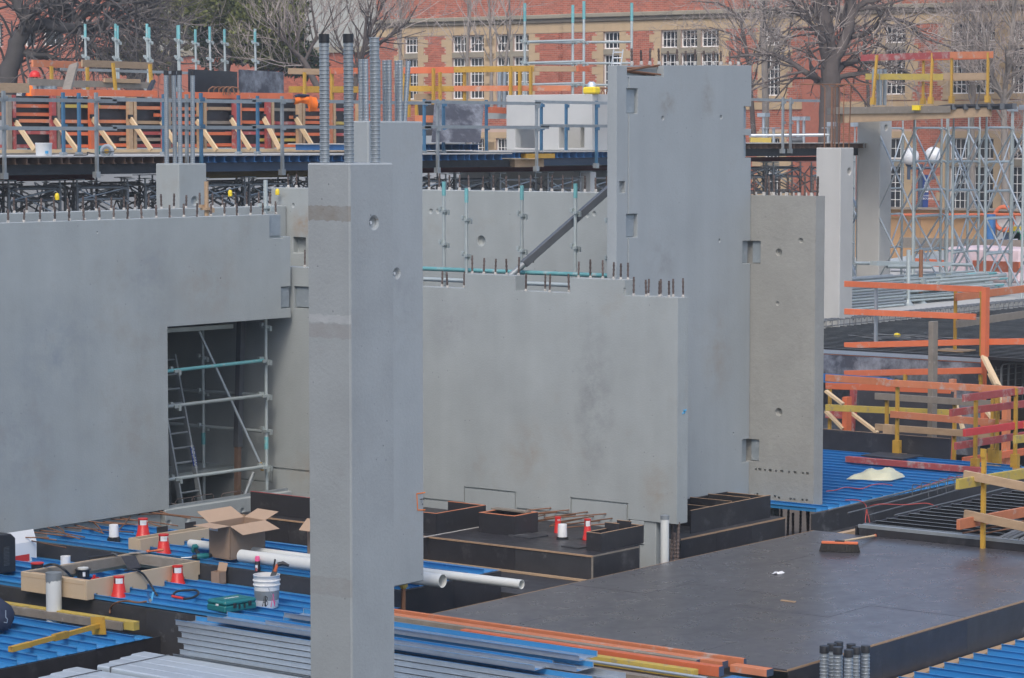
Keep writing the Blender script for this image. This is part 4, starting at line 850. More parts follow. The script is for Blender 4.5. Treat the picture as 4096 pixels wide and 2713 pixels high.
tm = text_mb('makita', .075); place(tm, o_ + ea * .5 + eb * .5 + V((0, 0, .1315)), -ea, -eb); t.part('lettering', tm, 'window_white', parent=2); t.done()
p = RZ(B1(1843, 978), ZM); t = Thing('bottle', 'small white bottle with blue lid beside the teal case', 'bottle'); mb = MB(); mb.lathe(p, [(.03, 0), (.034, .01), (.034, .05), (.024, .065)], 14); t.part('body', mb, 'white_plastic'); mb = MB(); mb.lathe(p + V((0, 0, .065)), [(.027, 0), (.027, .022)], 14); t.part('lid', mb, 'blue_film'); t.done()
# welder, sheet of printed card, bag
w0 = RZ(B1(0, 835), ZM + .05); t = Thing('welding_machine', 'black portable welding machine with silver label and side louvres', 'welder')
wx = RX(B1(118, 700), 21.78); wy = wx.y
mb = MB(); mb.prism([(21.25, wy, ZM + .05), (21.78, wy, ZM + .05), (21.78, wy, .26), (21.71, wy, .32), (21.33, wy, .33), (21.25, wy, .29)], (0, .36, 0)); t.part('case', mb, 'black_plastic', bevel=.01)
mb = MB(); mb.box((21.35, wy - .004, .10), (21.49, wy, .25)); t.part('label_plate', mb, 'galv_dull')
mb = MB(); mb.tube([(21.33, wy + .15, .33), (21.35, wy + .15, .39), (21.55, wy + .15, .40), (21.59, wy + .15, .33)], .022, 8); t.part('handle', mb, 'black_plastic')
for k in range(14): mb = MB(); mb.box((21.58, wy - .008, -.06 + k * .017), (21.67, wy - .001, -.053 + k * .017)); t.part('louvre', mb, 'steel_grey')
mb = MB(); mb.lathe((21.41, wy - .002, .02), [(.045, 0), (.045, .004), (.038, .004), (.038, 0)], 18, axis=(0, -1, 0), cap0=False, cap1=False); t.part('badge', mb, 'timber_grey'); t.done()
t = Thing('printed_carton', 'white printed carton board with red panel leaning near the wall', 'cardboard box'); YC = 25.3
a = RY(B1(22, 640), YC); b = RY(B1(268, 640), YC); zt0 = RY(B1(25, 435), YC).z; zt1 = RY(B1(268, 397), YC).z; zf = RY(B1(140, 500), YC).z
mb = MB(); mb.prism([(a.x - .1, YC, ZM), (b.x, YC, ZM), (b.x, YC, zf), (a.x - .1, YC, zf)], (0, .006, 0)); t.part('lower_panel', mb, 'white_plastic')
mb = MB(); mb.prism([(a.x - .1, YC, zf), (b.x, YC, zf), (b.x - .005, YC + .05, zt1), (a.x - .1, YC + .05, zt1)], (0, .006, 0)); t.part('upper_flap', mb, 'white_plastic')
ra = RY(B1(115, 590), YC); rb = RY(B1(214, 575), YC); rc = RY(B1(214, 690), YC); mb = MB(); mb.quad((ra.x - .05, YC - .003, rc.z), (rb.x, YC - .003, rc.z), (rb.x, YC - .003, rb.z), (ra.x - .05, YC - .003, rb.z)); t.part('red_panel', mb, 'red_paint')
tm = text_mb('/SNV', .12); place(tm, ((ra.x + rb.x) / 2 - .02, YC - .005, RY(B1(180, 662), YC).z), (1, 0, 0), (0, 0, 1)); t.part('lettering', tm, 'window_white', parent=2)
tm = text_mb('The way forward and', .028); place(tm, ((ra.x + rb.x) / 2, YC - .005, RY(B1(170, 637), YC).z), (-1, 0, 0), (0, 0, -1)); t.part('small_print', tm, 'window_white', parent=2); t.done()
p = RZ(B1(60, 1105), ZL + .06); t = Thing('tool_bag', 'slumped black fabric tool bag with silver clip', 'bag'); mb = MB(); mb.smooth = True
rings = [(.30, 0), (.33, .06), (.30, .15), (.22, .23), (.10, .30), (.03, .36)]; n = 18
for k, (r_, h_) in enumerate(rings):
    for j in range(n):
        a_ = 2 * math.pi * j / n; rr = r_ * (1 + .13 * math.sin(3 * a_ + k * .9) + .07 * math.sin(7 * a_ + k)); mb.v.append((p.x - .12 + .9 * rr * math.cos(a_) + .10 * h_, p.y + .22 + rr * math.sin(a_) - .25 * h_, p.z + h_ + .02 * math.sin(5 * a_)))
for k in range(len(rings) - 1):
    for j in range(n): a_ = k * n + j; b_ = k * n + (j + 1) % n; mb.f.append((a_, b_, b_ + n, a_ + n))
mb.f.append(tuple((len(rings) - 1) * n + j for j in range(n))); t.part('bag_body', mb, 'navy')
c = RX(B1(42, 1025), p.x - .22); mb = MB(); mb.tube([c + V((0, 0, .06)), c + V((0, 0, -.02)), c + V((0, -.03, -.04)), c + V((0, -.02, -.08)), c + V((0, .03, -.08))], .006, 5); t.part('clip', mb, 'galv'); t.done()
# timbers and yellow post on the lowest decking
def timber(label, a, b, wd, ht, mt, nm='timber_beam', end=None):
    a = V(a); b = V(b); t = Thing(nm, label, 'timber'); mb = MB(); mb.beam(a, b, wd, ht); t.part('beam', mb, mt, bevel=.003)
    if end: d_ = (b - a).normalized(); mb = MB(); mb.beam(b, b + d_ * .004, wd * .98, ht * .98); t.part('painted_end', mb, end)
    return t.done()
a = RZ(B1(145, 950), -.30); b = RZ(B1(1240, 1075), -.33)
timber('long yellow-painted timber lying beside the black step', (20.93, 24.6, -.385), (20.99, 21.72, -.385), .10, .10, 'yellow_timber')
timber('grey weathered timber in front of the yellow-painted one', (20.84, 24.4, -.392), (20.90, 21.86, -.392), .045, .095, 'timber_grey')
a = RZ(B1(75, 1272), -.40); b = RZ(B1(715, 1100), -.38); t = Thing('guardrail_post', 'yellow rusty steel guardrail post lying across the lowest decking', 'guardrail post')
mb = MB(); mb.beam(a, b, .05, .05); t.part('tube', mb, 'yellow'); mb = MB(); mb.beam(a - (b - a) * .0, a + (b - a) * .22, .062, .058); t.part('socket', mb, 'yellow'); m_ = a + (b - a) * .48; mb = MB(); mb.beam(m_, m_ + (b - a) * .16, .058, .075); t.part('bracket', mb, 'yellow')
d_ = (b - a).normalized(); u_ = V((0, 0, 1)); s_ = d_.cross(u_).normalized(); pl = b + V((0, 0, .0)); mb = MB(); mb.beam(pl, pl + d_ * .01, .20, .20, roll=.1); t.part('base_plate', mb, 'yellow'); t.done()
# galvanised sheets stacked behind the front column
SX = 19.92
def zsheet(label, X, y0, y1, z, film, mt='galv', wd=.30, h=.055, flip=False, n=1, group=None):
    t = Thing('deck_panel', label, 'metal sheet', group)
    mb = MB(); x1 = X + wd
    mb.box((X, y0, z), (X + .003, y1, z + h)); mb.box((X - .012, y0, z + h - .003), (X + .0, y1, z + h)); mb.box((X + .003, y0, z), (x1, y1, z + .003)); mb.box((x1 - .003, y0, z + .003), (x1, y1, z + h)); mb.prism([(X + .1, y0, z + .003), (X + .12, y0, z + .014), (X + .18, y0, z + .014), (X + .2, y0, z + .003)], (0, y1 - y0, 0))
    t.part('steel_sheet', mb, mt)
    if film:
        m2 = MB(); m2.box((X - .0005, y0 + .01, z + h + .0002), (X - .0125, y1 - .01, z + h + .0012)); m2.box((X + .0032, y0 + .01, z + .0032), (X + .0042, y1 - .01, z + h - .004)); m2.box((x1 - .0042, y0 + .01, z + .004), (x1 - .0032, y1 - .01, z + h - .002)); m2.box((X + .0045, y0 + .01, z + .0032), (X + .095, y1 - .01, z + .0042)); t.part('blue_film', m2, 'blue_film')
    return t.done()
GS = 'galvanised sheets in the stack'
ends = [(14.75, 20.02), (14.95, 19.98), (14.62, 19.93), (14.8, 19.99), (14.7, 19.9), (14.9, 19.96), (14.66, 20.06)]
for k in range(7):
    y0_, y1_ = ends[k]; zt_ = .03 - k * .062
    zsheet('galvanised steel sheet in the tall stack behind the front column', SX, y0_, y1_, zt_ - .055, k == 0, group=GS)
    zsheet('galvanised steel sheet in the tall stack behind the front column', SX + .32, y0_ - .15, y1_ - .3, zt_ - .055, False, group=GS)
zsheet('blue-filmed steel sheet lying uppermost in the stack, behind the front column', SX + .10, 15.30, 19.65, .045, True)
zsheet('blue-filmed sheet on the stack nearest the orange timbers', SX + .48, 15.05, 18.9, .11, True)
zsheet('bare galvanised sheet with blue edges resting half off the stack', SX + .30, 14.95, 19.0, .045, True, wd=.28)
zsheet('blue-filmed sheet on the stack close to the white bucket', SX + .70, 15.8, 18.55, .04, True)
# pale galvanised bundle at the very front
def bundle(label, x0_, x1_, y0_, y1_, z_, n, zs=.0):
    t = Thing('sheet_bundle', label, 'metal sheet bundle'); s_ = (x1_ - x0_) / n
    for i in range(n):
        a_ = x0_ + i * s_; mb = MB(); y1i = y1_ - .05 * (n - 1 - i) * 1.0; mb.prism([(a_, y0_, z_), (a_ + .012, y0_, z_ + .012), (a_ + s_ - .014, y0_, z_ + .012), (a_ + s_ - .004, y0_, z_), (a_ + s_ - .004, y0_, z_ - .3), (a_, y0_, z_ - .3)], (0, y1i - y0_, 0)); t.part('steel_sheet', mb, 'galv_pale')
    for yb in (y1_ - .35, y1_ - 2.6):
        pts = [(x1_ + .005, yb, z_ - .3), (x1_ + .004, yb, z_ + .017), (x0_ - .004, yb - .0, z_ + .017), (x0_ - .006, yb, z_ - .3)]; mb = MB()
        for a_, b_ in zip(pts, pts[1:]): mb.beam(a_, b_, .02, .003, up=(0, 0, 1) if a_[2] == b_[2] else (1, 0, 0))
        t.part('steel_strap', mb, 'steel_grey')
    return t.done()
bundle('strapped bundle of pale galvanised sheets beside the sheet stack', 19.02, 19.86, 14.0, 20.42, -.36, 4)
bundle('strapped bundle of pale galvanised sheets, the lower of two', 17.9, 18.98, 14.0, 20.52, -.40, 5)
# ================================================================== pipes, black plinth, dark deck
def pipe(label, a, b, r, mt='pvc', wall=.005, nm='pvc_pipe', ends=(1, 1)):
    a = V(a); b = V(b); d_ = b - a; L_ = d_.length; t = Thing(nm, label, 'pipe'); mb = MB()
    mb.lathe(a, [(r - wall, .3), (r - wall, 0), (r, 0), (r, L_), (r - wall, L_), (r - wall, L_ - .4)], 24, axis=d_, cap0=True, cap1=True); t.part('pipe_wall', mb, mt); return t.done()
pipe('thick white pvc pipe lying on the blue decking, open end past the column', (23.05, 22.05, .13), (23.12, 18.98, .13), .078)
pipe('thinner white pvc pipe reaching out over the dark floor', (23.50, 23.35, .105), (23.60, 18.22, .105), .054)
# plinth
PX, PZ = 26.0, .06
t = Thing('formwork_plinth', 'long low black formply plinth in front of the stepped wall', 'formwork')
ys = [19.0, 20.18, 21.58, 22.9, 24.0, 24.95]
for k in range(5): mb = MB(); mb.box((PX, ys[k] + .002, -.27), (PX + .018, ys[k + 1] - .002, PZ - .019)); t.part('front_board', mb, 'formply_dusty' if k == 0 else 'formply')
mb = MB(); mb.box((PX + .02, 18.985, -.5), (26.98, 19.0, PZ - .019)); t.part('end_board', mb, 'formply')
mb = MB(); mb.box((PX - .004, 18.985, -.27), (PX + .03, 18.999, PZ - .02)); t.part('corner_strip', mb, 'timber_grey')
for k in range(4): mb = MB(); mb.box((PX + .012, 18.99 + k * 1.5, PZ - .018), (26.98, 20.488 + k * 1.5, PZ)); t.part('top_sheet', mb, 'formply')
mb = MB(); mb.box((26.985, 19.96, PZ - .018), (28.09, 25.0, PZ - .002)); t.part('top_sheet', mb, 'formply_dusty')
mb = MB(); mb.box((PX - .012, 18.98, PZ - .018), (PX + .011, 24.95, PZ + .002)); t.part('top_edge', mb, 'ply_edge')
mb = MB(); mb.box((PX + .012, 18.982, PZ - .018), (26.98, 18.9885, PZ + .002)); t.part('top_edge', mb, 'timber_grey'); t.done()
def open_box(label, x0, y0, x1, y1, z0, z1, th=.02, mt='formply', edge='orange_worn', dividers=(), nm='upstand_box', skip=()):
    t = Thing(nm, label, 'formwork')
    def wl(a, b, nm_='side_board'):
        mb = MB(); mb.box((a[0], a[1], z0), (b[0], b[1], z1 - .004)); t.part(nm_, mb, mt); mb = MB(); mb.box((a[0] - .001, a[1] - .001, z1 - .004), (b[0] + .001, b[1] + .001, z1)); t.part('cut_edge', mb, edge)
    if 'l' not in skip: wl((x0, y0), (x0 + th, y1))
    wl((x0 + th + .001, y0), (x1, y0 + th))
    if 'r' not in skip: wl((x1 - th, y0 + th + .001), (x1, y1))
    if 'b' not in skip: wl((x0 + th + .001, y1 - th), (x1 - th - .001, y1))
    for d_ in dividers: mb = MB(); mb.box((d_, y0 + th, z0), (d_ + .018, y1 + .01, z1 + .07)); t.part('divider', mb, mt); mb = MB(); mb.box((d_ - .001, y0 + th - .001, z1 + .07), (d_ + .019, y1 + .011, z1 + .074)); t.part('cut_edge', mb, edge)
    return t.done()
a = RZ(B2(922, 572), PZ); b = RZ(B2(1228, 512), PZ)
open_box('black formply upstand with orange cut edges beside the blade column', a.x, a.y, b.x + .05, a.y + .62, PZ + .001, PZ + .27, .03, skip=('b',))
mb = MB(); mb.box((a.x - .35, a.y - .06, PZ + .001), (b.x + .1, a.y - .02, PZ + .006)); single('concrete_spill', 'pale dusty spill line along the foot of the black upstand', 'dust', mb, 'grout')
a = RZ(B2(1450, 585), PZ); b = RZ(B2(1607, 545), PZ); c = RZ(B2(1247, 555), PZ)
open_box('square open-topped black formply box on the plinth', a.x, a.y, a.x + .50, a.y + .58, PZ + .001, PZ + .26, .04)
mb = MB(); mb.box((a.x + .30, a.y + .05, PZ + .262), (a.x + .42, a.y + .62, PZ + .28)); single('timber_offcut', 'thin weathered board across the open black box', 'timber', mb, 'timber_grey')
a = RZ(D3(1195, 625), PZ)
open_box('black formply upstand with raised dividers at the plinth end', a.x, a.y, a.x + .92, a.y + .22, PZ + .001, PZ + .23, .02, edge='ply_edge', dividers=(a.x + .40, a.x + .66))
for x, y, s_, lb_ in ((930, 545, .34, 'flat square ply offcut near the open black box'), (1340, 630, .26, 'flat square ply offcut beside the divided upstand')):
    p = RZ(mk(1680, 1900, .473)(x, y), PZ); mb = MB(); mb.prism([p, p + V((s_, -.03, 0)), p + V((s_ + .03, s_, 0)), p + V((.03, s_ + .03, 0))], (0, 0, .018)); single('ply_offcut', lb_, 'plywood offcut', mb, 'formply_dusty')
t = Thing('starter_bars', 'bunch of rusty starter bars sticking out from the foot of the stepped wall', 'rebar')
for i in range(13): y = 20.15 + i * .10; L_ = xr(.5, .9); z = PZ + .05 + .05 * (i % 3); mb = MB(); mb.tube([(28.1, y - .05, z + .02), (28.1 - L_, y + xr(.0, .35), z - xr(-.02, .03))], .009, 6); t.part('rusty_bar', mb, 'rebar_rust')
t.done()
q = RX(B1(1825, 120), 26.2); q2 = RX(B1(1825, 295), 26.2)
t = Thing('upstand_board', 'upright black formply board behind the cardboard box', 'formwork'); mb = MB(); mb.box((26.2, 22.4, .062), (26.22, q.y, .35)); t.part('plywood_board', mb, 'formply'); mb = MB(); mb.box((26.199, 22.4, .351), (26.221, q.y, .356)); t.part('cut_edge', mb, 'red_worn'); t.done()
# tower upstands
t = Thing('formwork_trough', 'black formply trough with cross dividers at the foot of the tall wall', 'formwork')
mb = MB(); mb.box((29.05, 19.60, -.08), (31.0, 19.62, .225)); t.part('front_board', mb, 'formply'); mb = MB(); mb.box((29.05, 19.599, .2255), (31.0, 19.621, .231)); t.part('cut_edge', mb, 'ply_edge')
for x in (29.6, 30.05, 30.5, 30.98): mb = MB(); mb.box((x, 19.621, -.08), (x + .018, 20.3, .21 + (.03 if x in (30.05, 30.5) else 0))); t.part('divider', mb, 'formply'); mb = MB(); zz = .21 + (.03 if x in (30.05, 30.5) else 0); mb.box((x - .001, 19.622, zz + .0005), (x + .019, 20.3, zz + .005)); t.part('cut_edge', mb, 'ply_edge')
mb = MB(); mb.box((29.05, 20.3, -.08), (31.0, 20.32, .22)); t.part('back_board', mb, 'formply')
mb = MB(); mb.box((28.6, 19.46, -.10), (31.16, 20.38, -.082)); t.part('ledge', mb, 'formply_dusty'); mb = MB(); mb.box((28.6, 19.455, -.104), (31.16, 19.459, -.08)); t.part('cut_edge', mb, 'ply_edge')
for k in range(3): mb = MB(); mb.box((28.6 + k * .853, 19.46, -1.4), (29.45 + k * .853, 19.48, -.104)); t.part('lower_board', mb, 'formply' if k < 2 else 'formply_dusty')
t.done()
# tall PVC riser
p = RY(B3(445, 450), 18.75); t = Thing('pvc_pipe', 'upright grey pvc pipe with taped top by the stepped wall end', 'pipe'); mb = MB(); mb.lathe((p.x, p.y, -1.4), [(.054, 0), (.054, p.z + 1.4)], 20); t.part('pipe', mb, 'pvc'); mb = MB(); mb.lathe((p.x, p.y, p.z - .05), [(.056, 0), (.057, .05), (.03, .056)], 20, cap0=False); t.part('tape', mb, 'galv_dull'); t.done()
# dark formply deck of separate sheets
DX0, DX1, DY0, DY1 = 21.75, 29.86, 13.55, 18.20
t = Thing('plywood_deck', 'wide dark formply deck of large sheets with scuffed surface', 'deck')
rows = [(DY0, 14.72), (14.72, 15.92), (15.92, 17.12), (17.12, DY1)]
for j, (ya, yb) in enumerate(rows):
    x = DX0 - .9 * (j % 2)
    while x < DX1 - .05:
        xa = max(x, DX0); xb = min(x + 1.8, DX1)
        if xb - xa > .05: mb = MB(); zz = -.0012 * ((j * 3 + int(x * 7)) % 3); mb.box((xa + .0015, ya + .0015, -.019 + zz), (xb - .0015, yb - .0015, zz)); t.part('plywood_sheet', mb, 'deck_ply')
        x += 1.8
mb = MB(); mb.box((DX0, DY0, -.026), (DX1, DY1, -.0205)); t.part('joist_layer', mb, 'ply_edge')
mb = MB(); mb.box((DX0, DY1 - .001, -.02), (DX1, DY1 + .004, .002)); t.part('sheet_edge', mb, 'ply_edge'); mb = MB(); mb.box((DX0, DY0 - .005, -.02), (30.5, DY0 - .001, .001)); t.part('sheet_edge', mb, 'ply_edge')
x = DX0
for k in range(5): mb = MB(); mb.box((x + .002, DY0 - .02, -.6), (x + 1.8, DY0 - .006, -.021)); t.part('edge_board', mb, 'formply_dusty' if k == 2 else 'formply'); x += 1.8
mb = MB(); mb.box((DX0, DY1 - .02, -.7), (DX1, DY1 - .006, -.027)); t.part('edge_board', mb, 'formply'); t.done()
# broom
p0 = RZ(B4(232, 912), .0); p1 = RZ(B4(437, 918), .0); m_ = (p0 + p1) / 2; d_ = (p1 - p0); L_ = d_.length; d_.normalize()
t = Thing('broom', 'wide orange-headed broom with black bristles lying on the dark deck', 'broom'); n_ = V((0, 0, 1)).cross(d_).normalized()
mb = MB(); mb.beam(p0 + d_ * .02 + V((0, 0, .115)), p1 - d_ * .02 + V((0, 0, .115)), .06, .03); t.part('head', mb, 'orange', bevel=.006)
mb = MB(); k = 0
random.seed(11)
for i in range(150):
    u = i / 149; 
    for s_ in (-.02, 0., .02):
        a = p0 + d_ * (.02 + u * (L_ - .04)) + n_ * s_ + V((0, 0, .1)); b = p0 + d_ * (u * L_) + n_ * (s_ * 1.9 + xr(-.006, .006)) + V((xr(-.008, .008), xr(-.008, .008), xr(.0, .008))); mb.beam(a, b, .006, .006)
t.part('bristles', mb, 'bristle', kind='stuff')
hb = m_ + V((0, 0, .13)); he = RZ(C7(600, 722), .03); mb = MB(); mb.tube([hb, he], .013, 10); t.part('handle', mb, 'pine_new'); mb = MB(); mb.lathe(he - (he - hb).normalized() * .03, [(.018, 0), (.021, .03), (.012, .05)], 10, axis=he - hb); t.part('handle_cap', mb, 'orange'); mb = MB(); mb.beam(hb - d_ * .06 + V((0, 0, .005)), hb + d_ * .06 + V((0, 0, .005)), .05, .02); t.part('socket', mb, 'black_plastic'); t.done()
p = RZ(B3(1230, 848), .0); mb = MB(); mb.smooth = True; random.seed(3)
for i in range(9):
    for j in range(5): mb.v.append((p.x - .09 + i * .022 + xr(-.008, .008), p.y - .04 + j * .02 + .015 * math.sin(i) + xr(-.006, .006), .003 + max(0, .022 * math.sin(i * 1.9 + j * 1.3)) * (1 if 0 < j < 4 else 0)))
for i in range(8):
    for j in range(4): a = i * 5 + j; mb.f.append((a, a + 5, a + 6, a + 1))
single('rag', 'crumpled pale rag lying on the dark deck', 'rag', mb, 'white_plastic')
p = RZ(B3(1325, 1036), .0); mb = MB(); mb.box((p.x - .1, p.y - .08, .001), (p.x - .06, p.y + .1, .012)); single('timber_offcut', 'thin brown stick lying on the dark deck', 'timber', mb, 'timber')
random.seed(5)
# orange and yellow timbers beside the deck
for X, ya, yb, z, wd, ht, mt, en, lb_ in ((21.62, 13.95, 19.3, .03, .045, .10, 'orange_worn', 'post_blue', 'long worn orange timber along the deck edge'),
        (21.50, 14.10, 19.3, .02, .10, .07, 'orange_worn', 'post_blue', 'wide faded orange timber beside the deck edge'),
        (21.40, 14.35, 18.5, .015, .06, .08, 'timber_grey', 'post_blue', 'grey weathered timber lying among the orange ones'),
        (21.28, 14.00, 17.2, .0, .085, .10, 'orange', 'post_blue', 'bright orange timber with dark painted end beside the sheets'),
        (21.14, 14.20, 17.4, -.03, .09, .09, 'yellow_timber', None, 'yellow timber lying below the bright orange one'),
        (20.90, 13.9, 17.0, -.08, .10, .05, 'timber_grey', None, 'pale weathered plank under the yellow timber'),
        (21.52, 13.60, 14.02, .0, .12, .07, 'orange_worn', 'post_blue', 'short orange timber end at the deck corner')):
    timber(lb_, (X, yb, z), (X, ya, z), wd, ht, mt, end=en)
pipe('thin galvanised conduit lying beside the yellow timber', (21.04, 17.0, -.03), (21.04, 14.0, -.03), .016, 'galv_tube', .003, 'conduit')
mb = MB(); mb.box((20.6, 13.4, -.7), (21.72, 19.3, -.125)); single('timber_bearers', 'dark packing under the orange timbers', 'timber', mb, 'timber_grey')
mb = MB(); mb.box((21.0, 13.56, -.10), (21.45, 13.98, -.06)); single('deck_panel', 'blue filmed scrap of sheet at the corner of the dark deck', 'metal sheet', mb, 'blue_film')
# bundle of ducts lower right, standing on a column head
t = Thing('precast_column', 'cluster of capped corrugated ducts rising from a lower column at the deck front', 'column')
me = shared('duct_low', duct_mesh(.040, 1.1), 'duct_steel'); dd = 25.3; top = []
for x, y in ((468, 440), (541, 420), (606, 402), (597, 452), (700, 477), (724, 422), (770, 452), (862, 438)):
    p = RD(C4(x, y), dd + (452 - y) * .012); z0 = p.z - 1.12; t.p.append(('duct', (me, V((p.x, p.y, z0)), (0, 0, xr(0, 6))), 'galv_tube', None, 0, None, None))
    mb = MB(); mb.lathe((p.x, p.y, p.z - .065), [(.046, 0), (.046, .065), (.044, .07)], 16); t.part('end_cap', mb, 'black_plastic'); top.append(p)
cx_ = sum(p.x for p in top) / 8; cy_ = sum(p.y for p in top) / 8; mb = MB(); mb.box((cx_ - .32, cy_ - .3, -1.6), (cx_ + .32, cy_ + .3, top[0].z - 1.1)); t.part('shaft', mb, 'concrete', bevel=.012); t.done()
# blue decking in front of the dark deck
decking('blue film decking beyond the capped ducts, under the dark deck edge', 23.3, 28.4, 9.5, 13.38, -.42, .31, .075)
mb = MB(); mb.box((22.6, 13.40, -.48), (29, 13.50, -.40)); single('timber_strip', 'pale timber strip between the dark deck front and blue decking', 'timber', mb, 'timber')
mb = MB(); mb.box((22.6, 13.381, -.50), (29, 13.399, -.44)); single('timber_strip', 'shadowed grey packing strip at the ends of the blue sheets', 'timber', mb, 'timber_grey')
# ================================================================== right-hand side: decks, guardrails, rebar, far slab
E1 = mk(3400, 1000, .35711); E2 = mk(3400, 560, .29392)
decking('blue film decking beyond the rough wall, a bag and timber lying on it', 31.35, 37.75, 19.08, 23.6, 0., .30, .055)
form('dark stained formply edge below the right-hand blue decking', (31.2, 19.05, -.6), (38.0, 19.075, -.012), 'formply_dusty', n=4, edge=False)
form('black formply upstand board along the back of the right-hand blue decking', (37.78, 20.52, .0), (37.80, 23.4, .345), 'formply', n=2, ax=1)
mb = MB(); mb.box((29.9, 17.64, -.34), (38, 19.04, -.3)); single('formply_floor', 'dusty formply gutter between dark deck and blue decking', 'formwork', mb, 'formply_dusty')
mb = MB(); mb.box((30.3, 18.10, -.298), (31.9, 18.20, -.10)); single('timber_strip', 'pale timber strip at the corner of the dark deck', 'timber', mb, 'timber')
# black ribbed tray beside the dark deck
decking('black ribbed decking with pale rib edges beside the dark deck', 30.12, 37.5, 12.5, 17.60, .02, .30, .10, 'deck_dark', lipm='galv_dull')
form('black formply front board of the ribbed decking', (29.90, 12.5, -.3), (29.92, 17.55, .085), 'formply', n=2, ax=1, edge=False)
mb = MB(); mb.box((29.93, 12.5, .088), (30.08, 17.58, .115)); mb.box((29.895, 12.5, .088), (29.929, 17.56, .13)); single('steel_angle', 'grey steel edge strip in front of the ribbed decking', 'steel strip', mb, 'galv_dull')
form('black formply side board of the ribbed decking', (29.93, 17.605, -.3), (38, 17.625, .10), 'formply', n=3, edge=False)
# edge rails
def rail(label, a, b, mt, wd=.045, ht=.10, nm='guard_rail', grp=None):
    mb = MB(); mb.beam(a, b, wd, ht); return single(nm, label, 'guardrail', mb, mt, group=grp, bevel=.003)
def railX(label, f, p, q, X, mt, ht=.10, X2=None): return rail(label, RX(f(*p), X), RX(f(*q), X2 or X), mt, ht=ht)
def railY(label, f, p, q, Y, mt, ht=.10): return rail(label, RY(f(*p), Y), RY(f(*q), Y), mt, ht=ht)
def post(label, top, bot, mt='yellow', w_=.05, plate=True, foot=True, nm='guardrail_post'):
    top = V(top); bot = V(bot); t = Thing(nm, label, 'guardrail post'); mb = MB(); mb.beam(bot, top, w_, w_, up=(1, 0, 0)); t.part('tube', mb, mt)
    if foot: mb = MB(); mb.box((bot.x - .045, bot.y - .06, bot.z), (bot.x + .045, bot.y + .06, bot.z + .22)); t.part('socket', mb, mt); mb = MB(); mb.box((bot.x - .12, bot.y - .12, bot.z - .012), (bot.x + .12, bot.y + .12, bot.z)); t.part('base_plate', mb, 'timber')
    if plate: mb = MB(); mb.box((top.x - .04, top.y - .03, top.z - .10), (top.x - .028, top.y + .03, top.z + .01)); t.part('rail_bracket', mb, mt)
    return t.done()
# near blue deck, first rail line
A = RX(C6(865, 60), 37.6); B_ = RX(C6(885, 955), 37.6)
post('yellow guardrail post on a grey ply sheet on the right-hand blue decking', A, (A.x, A.y, .06))
p = RZ(C6(780, 975), .055); mb = MB(); mb.prism([RZ(C6(427, 965), .056), RZ(C6(920, 1012), .056), RZ(C6(1170, 967), .056), RZ(C6(650, 927), .056)], (0, 0, .018)); single('ply_sheet', 'grey ply sheet under the guardrail post on the blue decking', 'plywood sheet', mb, 'formply_dusty')
railX('long worn orange top rail above the right-hand blue decking', C6, (728, 95), (2350, 185), 37.55, 'orange_worn', .11)
railX('long worn orange middle rail above the right-hand blue decking', C6, (782, 468), (2400, 600), 37.55, 'orange_worn', .11)
q = RX(C6(2000, 150), 37.6); post('yellow guardrail post behind the crossing red rails', q, (q.x, q.y, .05))
timber('faded red timber lying on the right-hand blue decking', (36.15, 21.45, .105), (36.15, 19.06, .105), .10, .09, 'red_worn')
# second rail line (grey timber)
railX('grey weathered upper timber rail behind the orange rails', C6, (598, 252), (2025, 348), 38.6, 'timber_grey', .11)
railX('brown weathered lower timber rail behind the orange rails', C6, (600, 620), (2020, 722), 38.6, 'timber', .11)
for x, yt, lb_ in ((738, 235, 'yellow post carrying the grey timber rails, near the wall'), (1545, 290, 'yellow post carrying the grey timber rails, further along')):
    q = RX(C6(x, yt), 38.65); post(lb_, q, (q.x, q.y, -.3), foot=False)
q = RX(C6(760, 590), 38.5); mb = MB(); mb.box((38.46, q.y - .09, -.2), (38.54, q.y + .09, q.z)); single('timber_block', 'pale timber block beside the yellow post behind the upstand board', 'timber', mb, 'timber')
# yellow rail, orange rails behind
railX('bright yellow timber rail running behind the tall grey post', C6, (10, 388), (1500, 455), 39.4, 'yellow_timber', .11)
railX('orange timber rail high behind the rough wall', C6, (10, 35), (735, 85), 39.6, 'orange_worn', .12)
railX('thin bright orange rail in front of the leaning black board', C6, (12, 130), (1490, 185), 40.6, 'orange', .11)
railX('pale worn red rail low behind the rough wall', C6, (10, 470), (375, 480), 40.8, 'red_worn', .13)
mb = MB(); c = [RX(C6(388, 140), 41.2), RX(C6(1530, 200), 41.2), RX(C6(1490, 745), 40.9), RX(C6(340, 700), 40.9)]; mb.prism([c[0], c[1], (c[2].x, c[2].y, -.5), (c[3].x, c[3].y, -.5)], (.02, 0, 0)); single('formwork_sheet', 'large dark formply panel propped behind the guardrails', 'formwork', mb, 'formply')
q = RX(C6(1285, -260), 39.0); mb = MB(); mb.beam((39.0, q.y, -.6), (39.0, q.y, RX(E1(925, 800), 39.0).z), .09, .17, up=(1, 0, 0)); single('timber_post', 'tall grey weathered timber post standing among the guardrails', 'timber post', mb, 'timber_grey', bevel=.004)
for x, yt, X, mt, w_, lb_ in ((262, 262, 40.3, 'orange', .17, 'thick orange timber post near the rough wall'), (345, 150, 41.5, 'red_worn', .14, 'pale red timber post behind the thick orange one'), (2160, 250, 40.0, 'orange_worn', .15, 'orange timber post behind the crossing red rails'), (1520, 50, 42.3, 'orange_worn', .12, 'faded orange timber stub above the black panel')):
    q = RX(C6(x, yt), X); mb = MB(); mb.beam((q.x, q.y, -.6), q, .09, w_, up=(1, 0, 0)); single('timber_post', lb_, 'timber post', mb, mt)
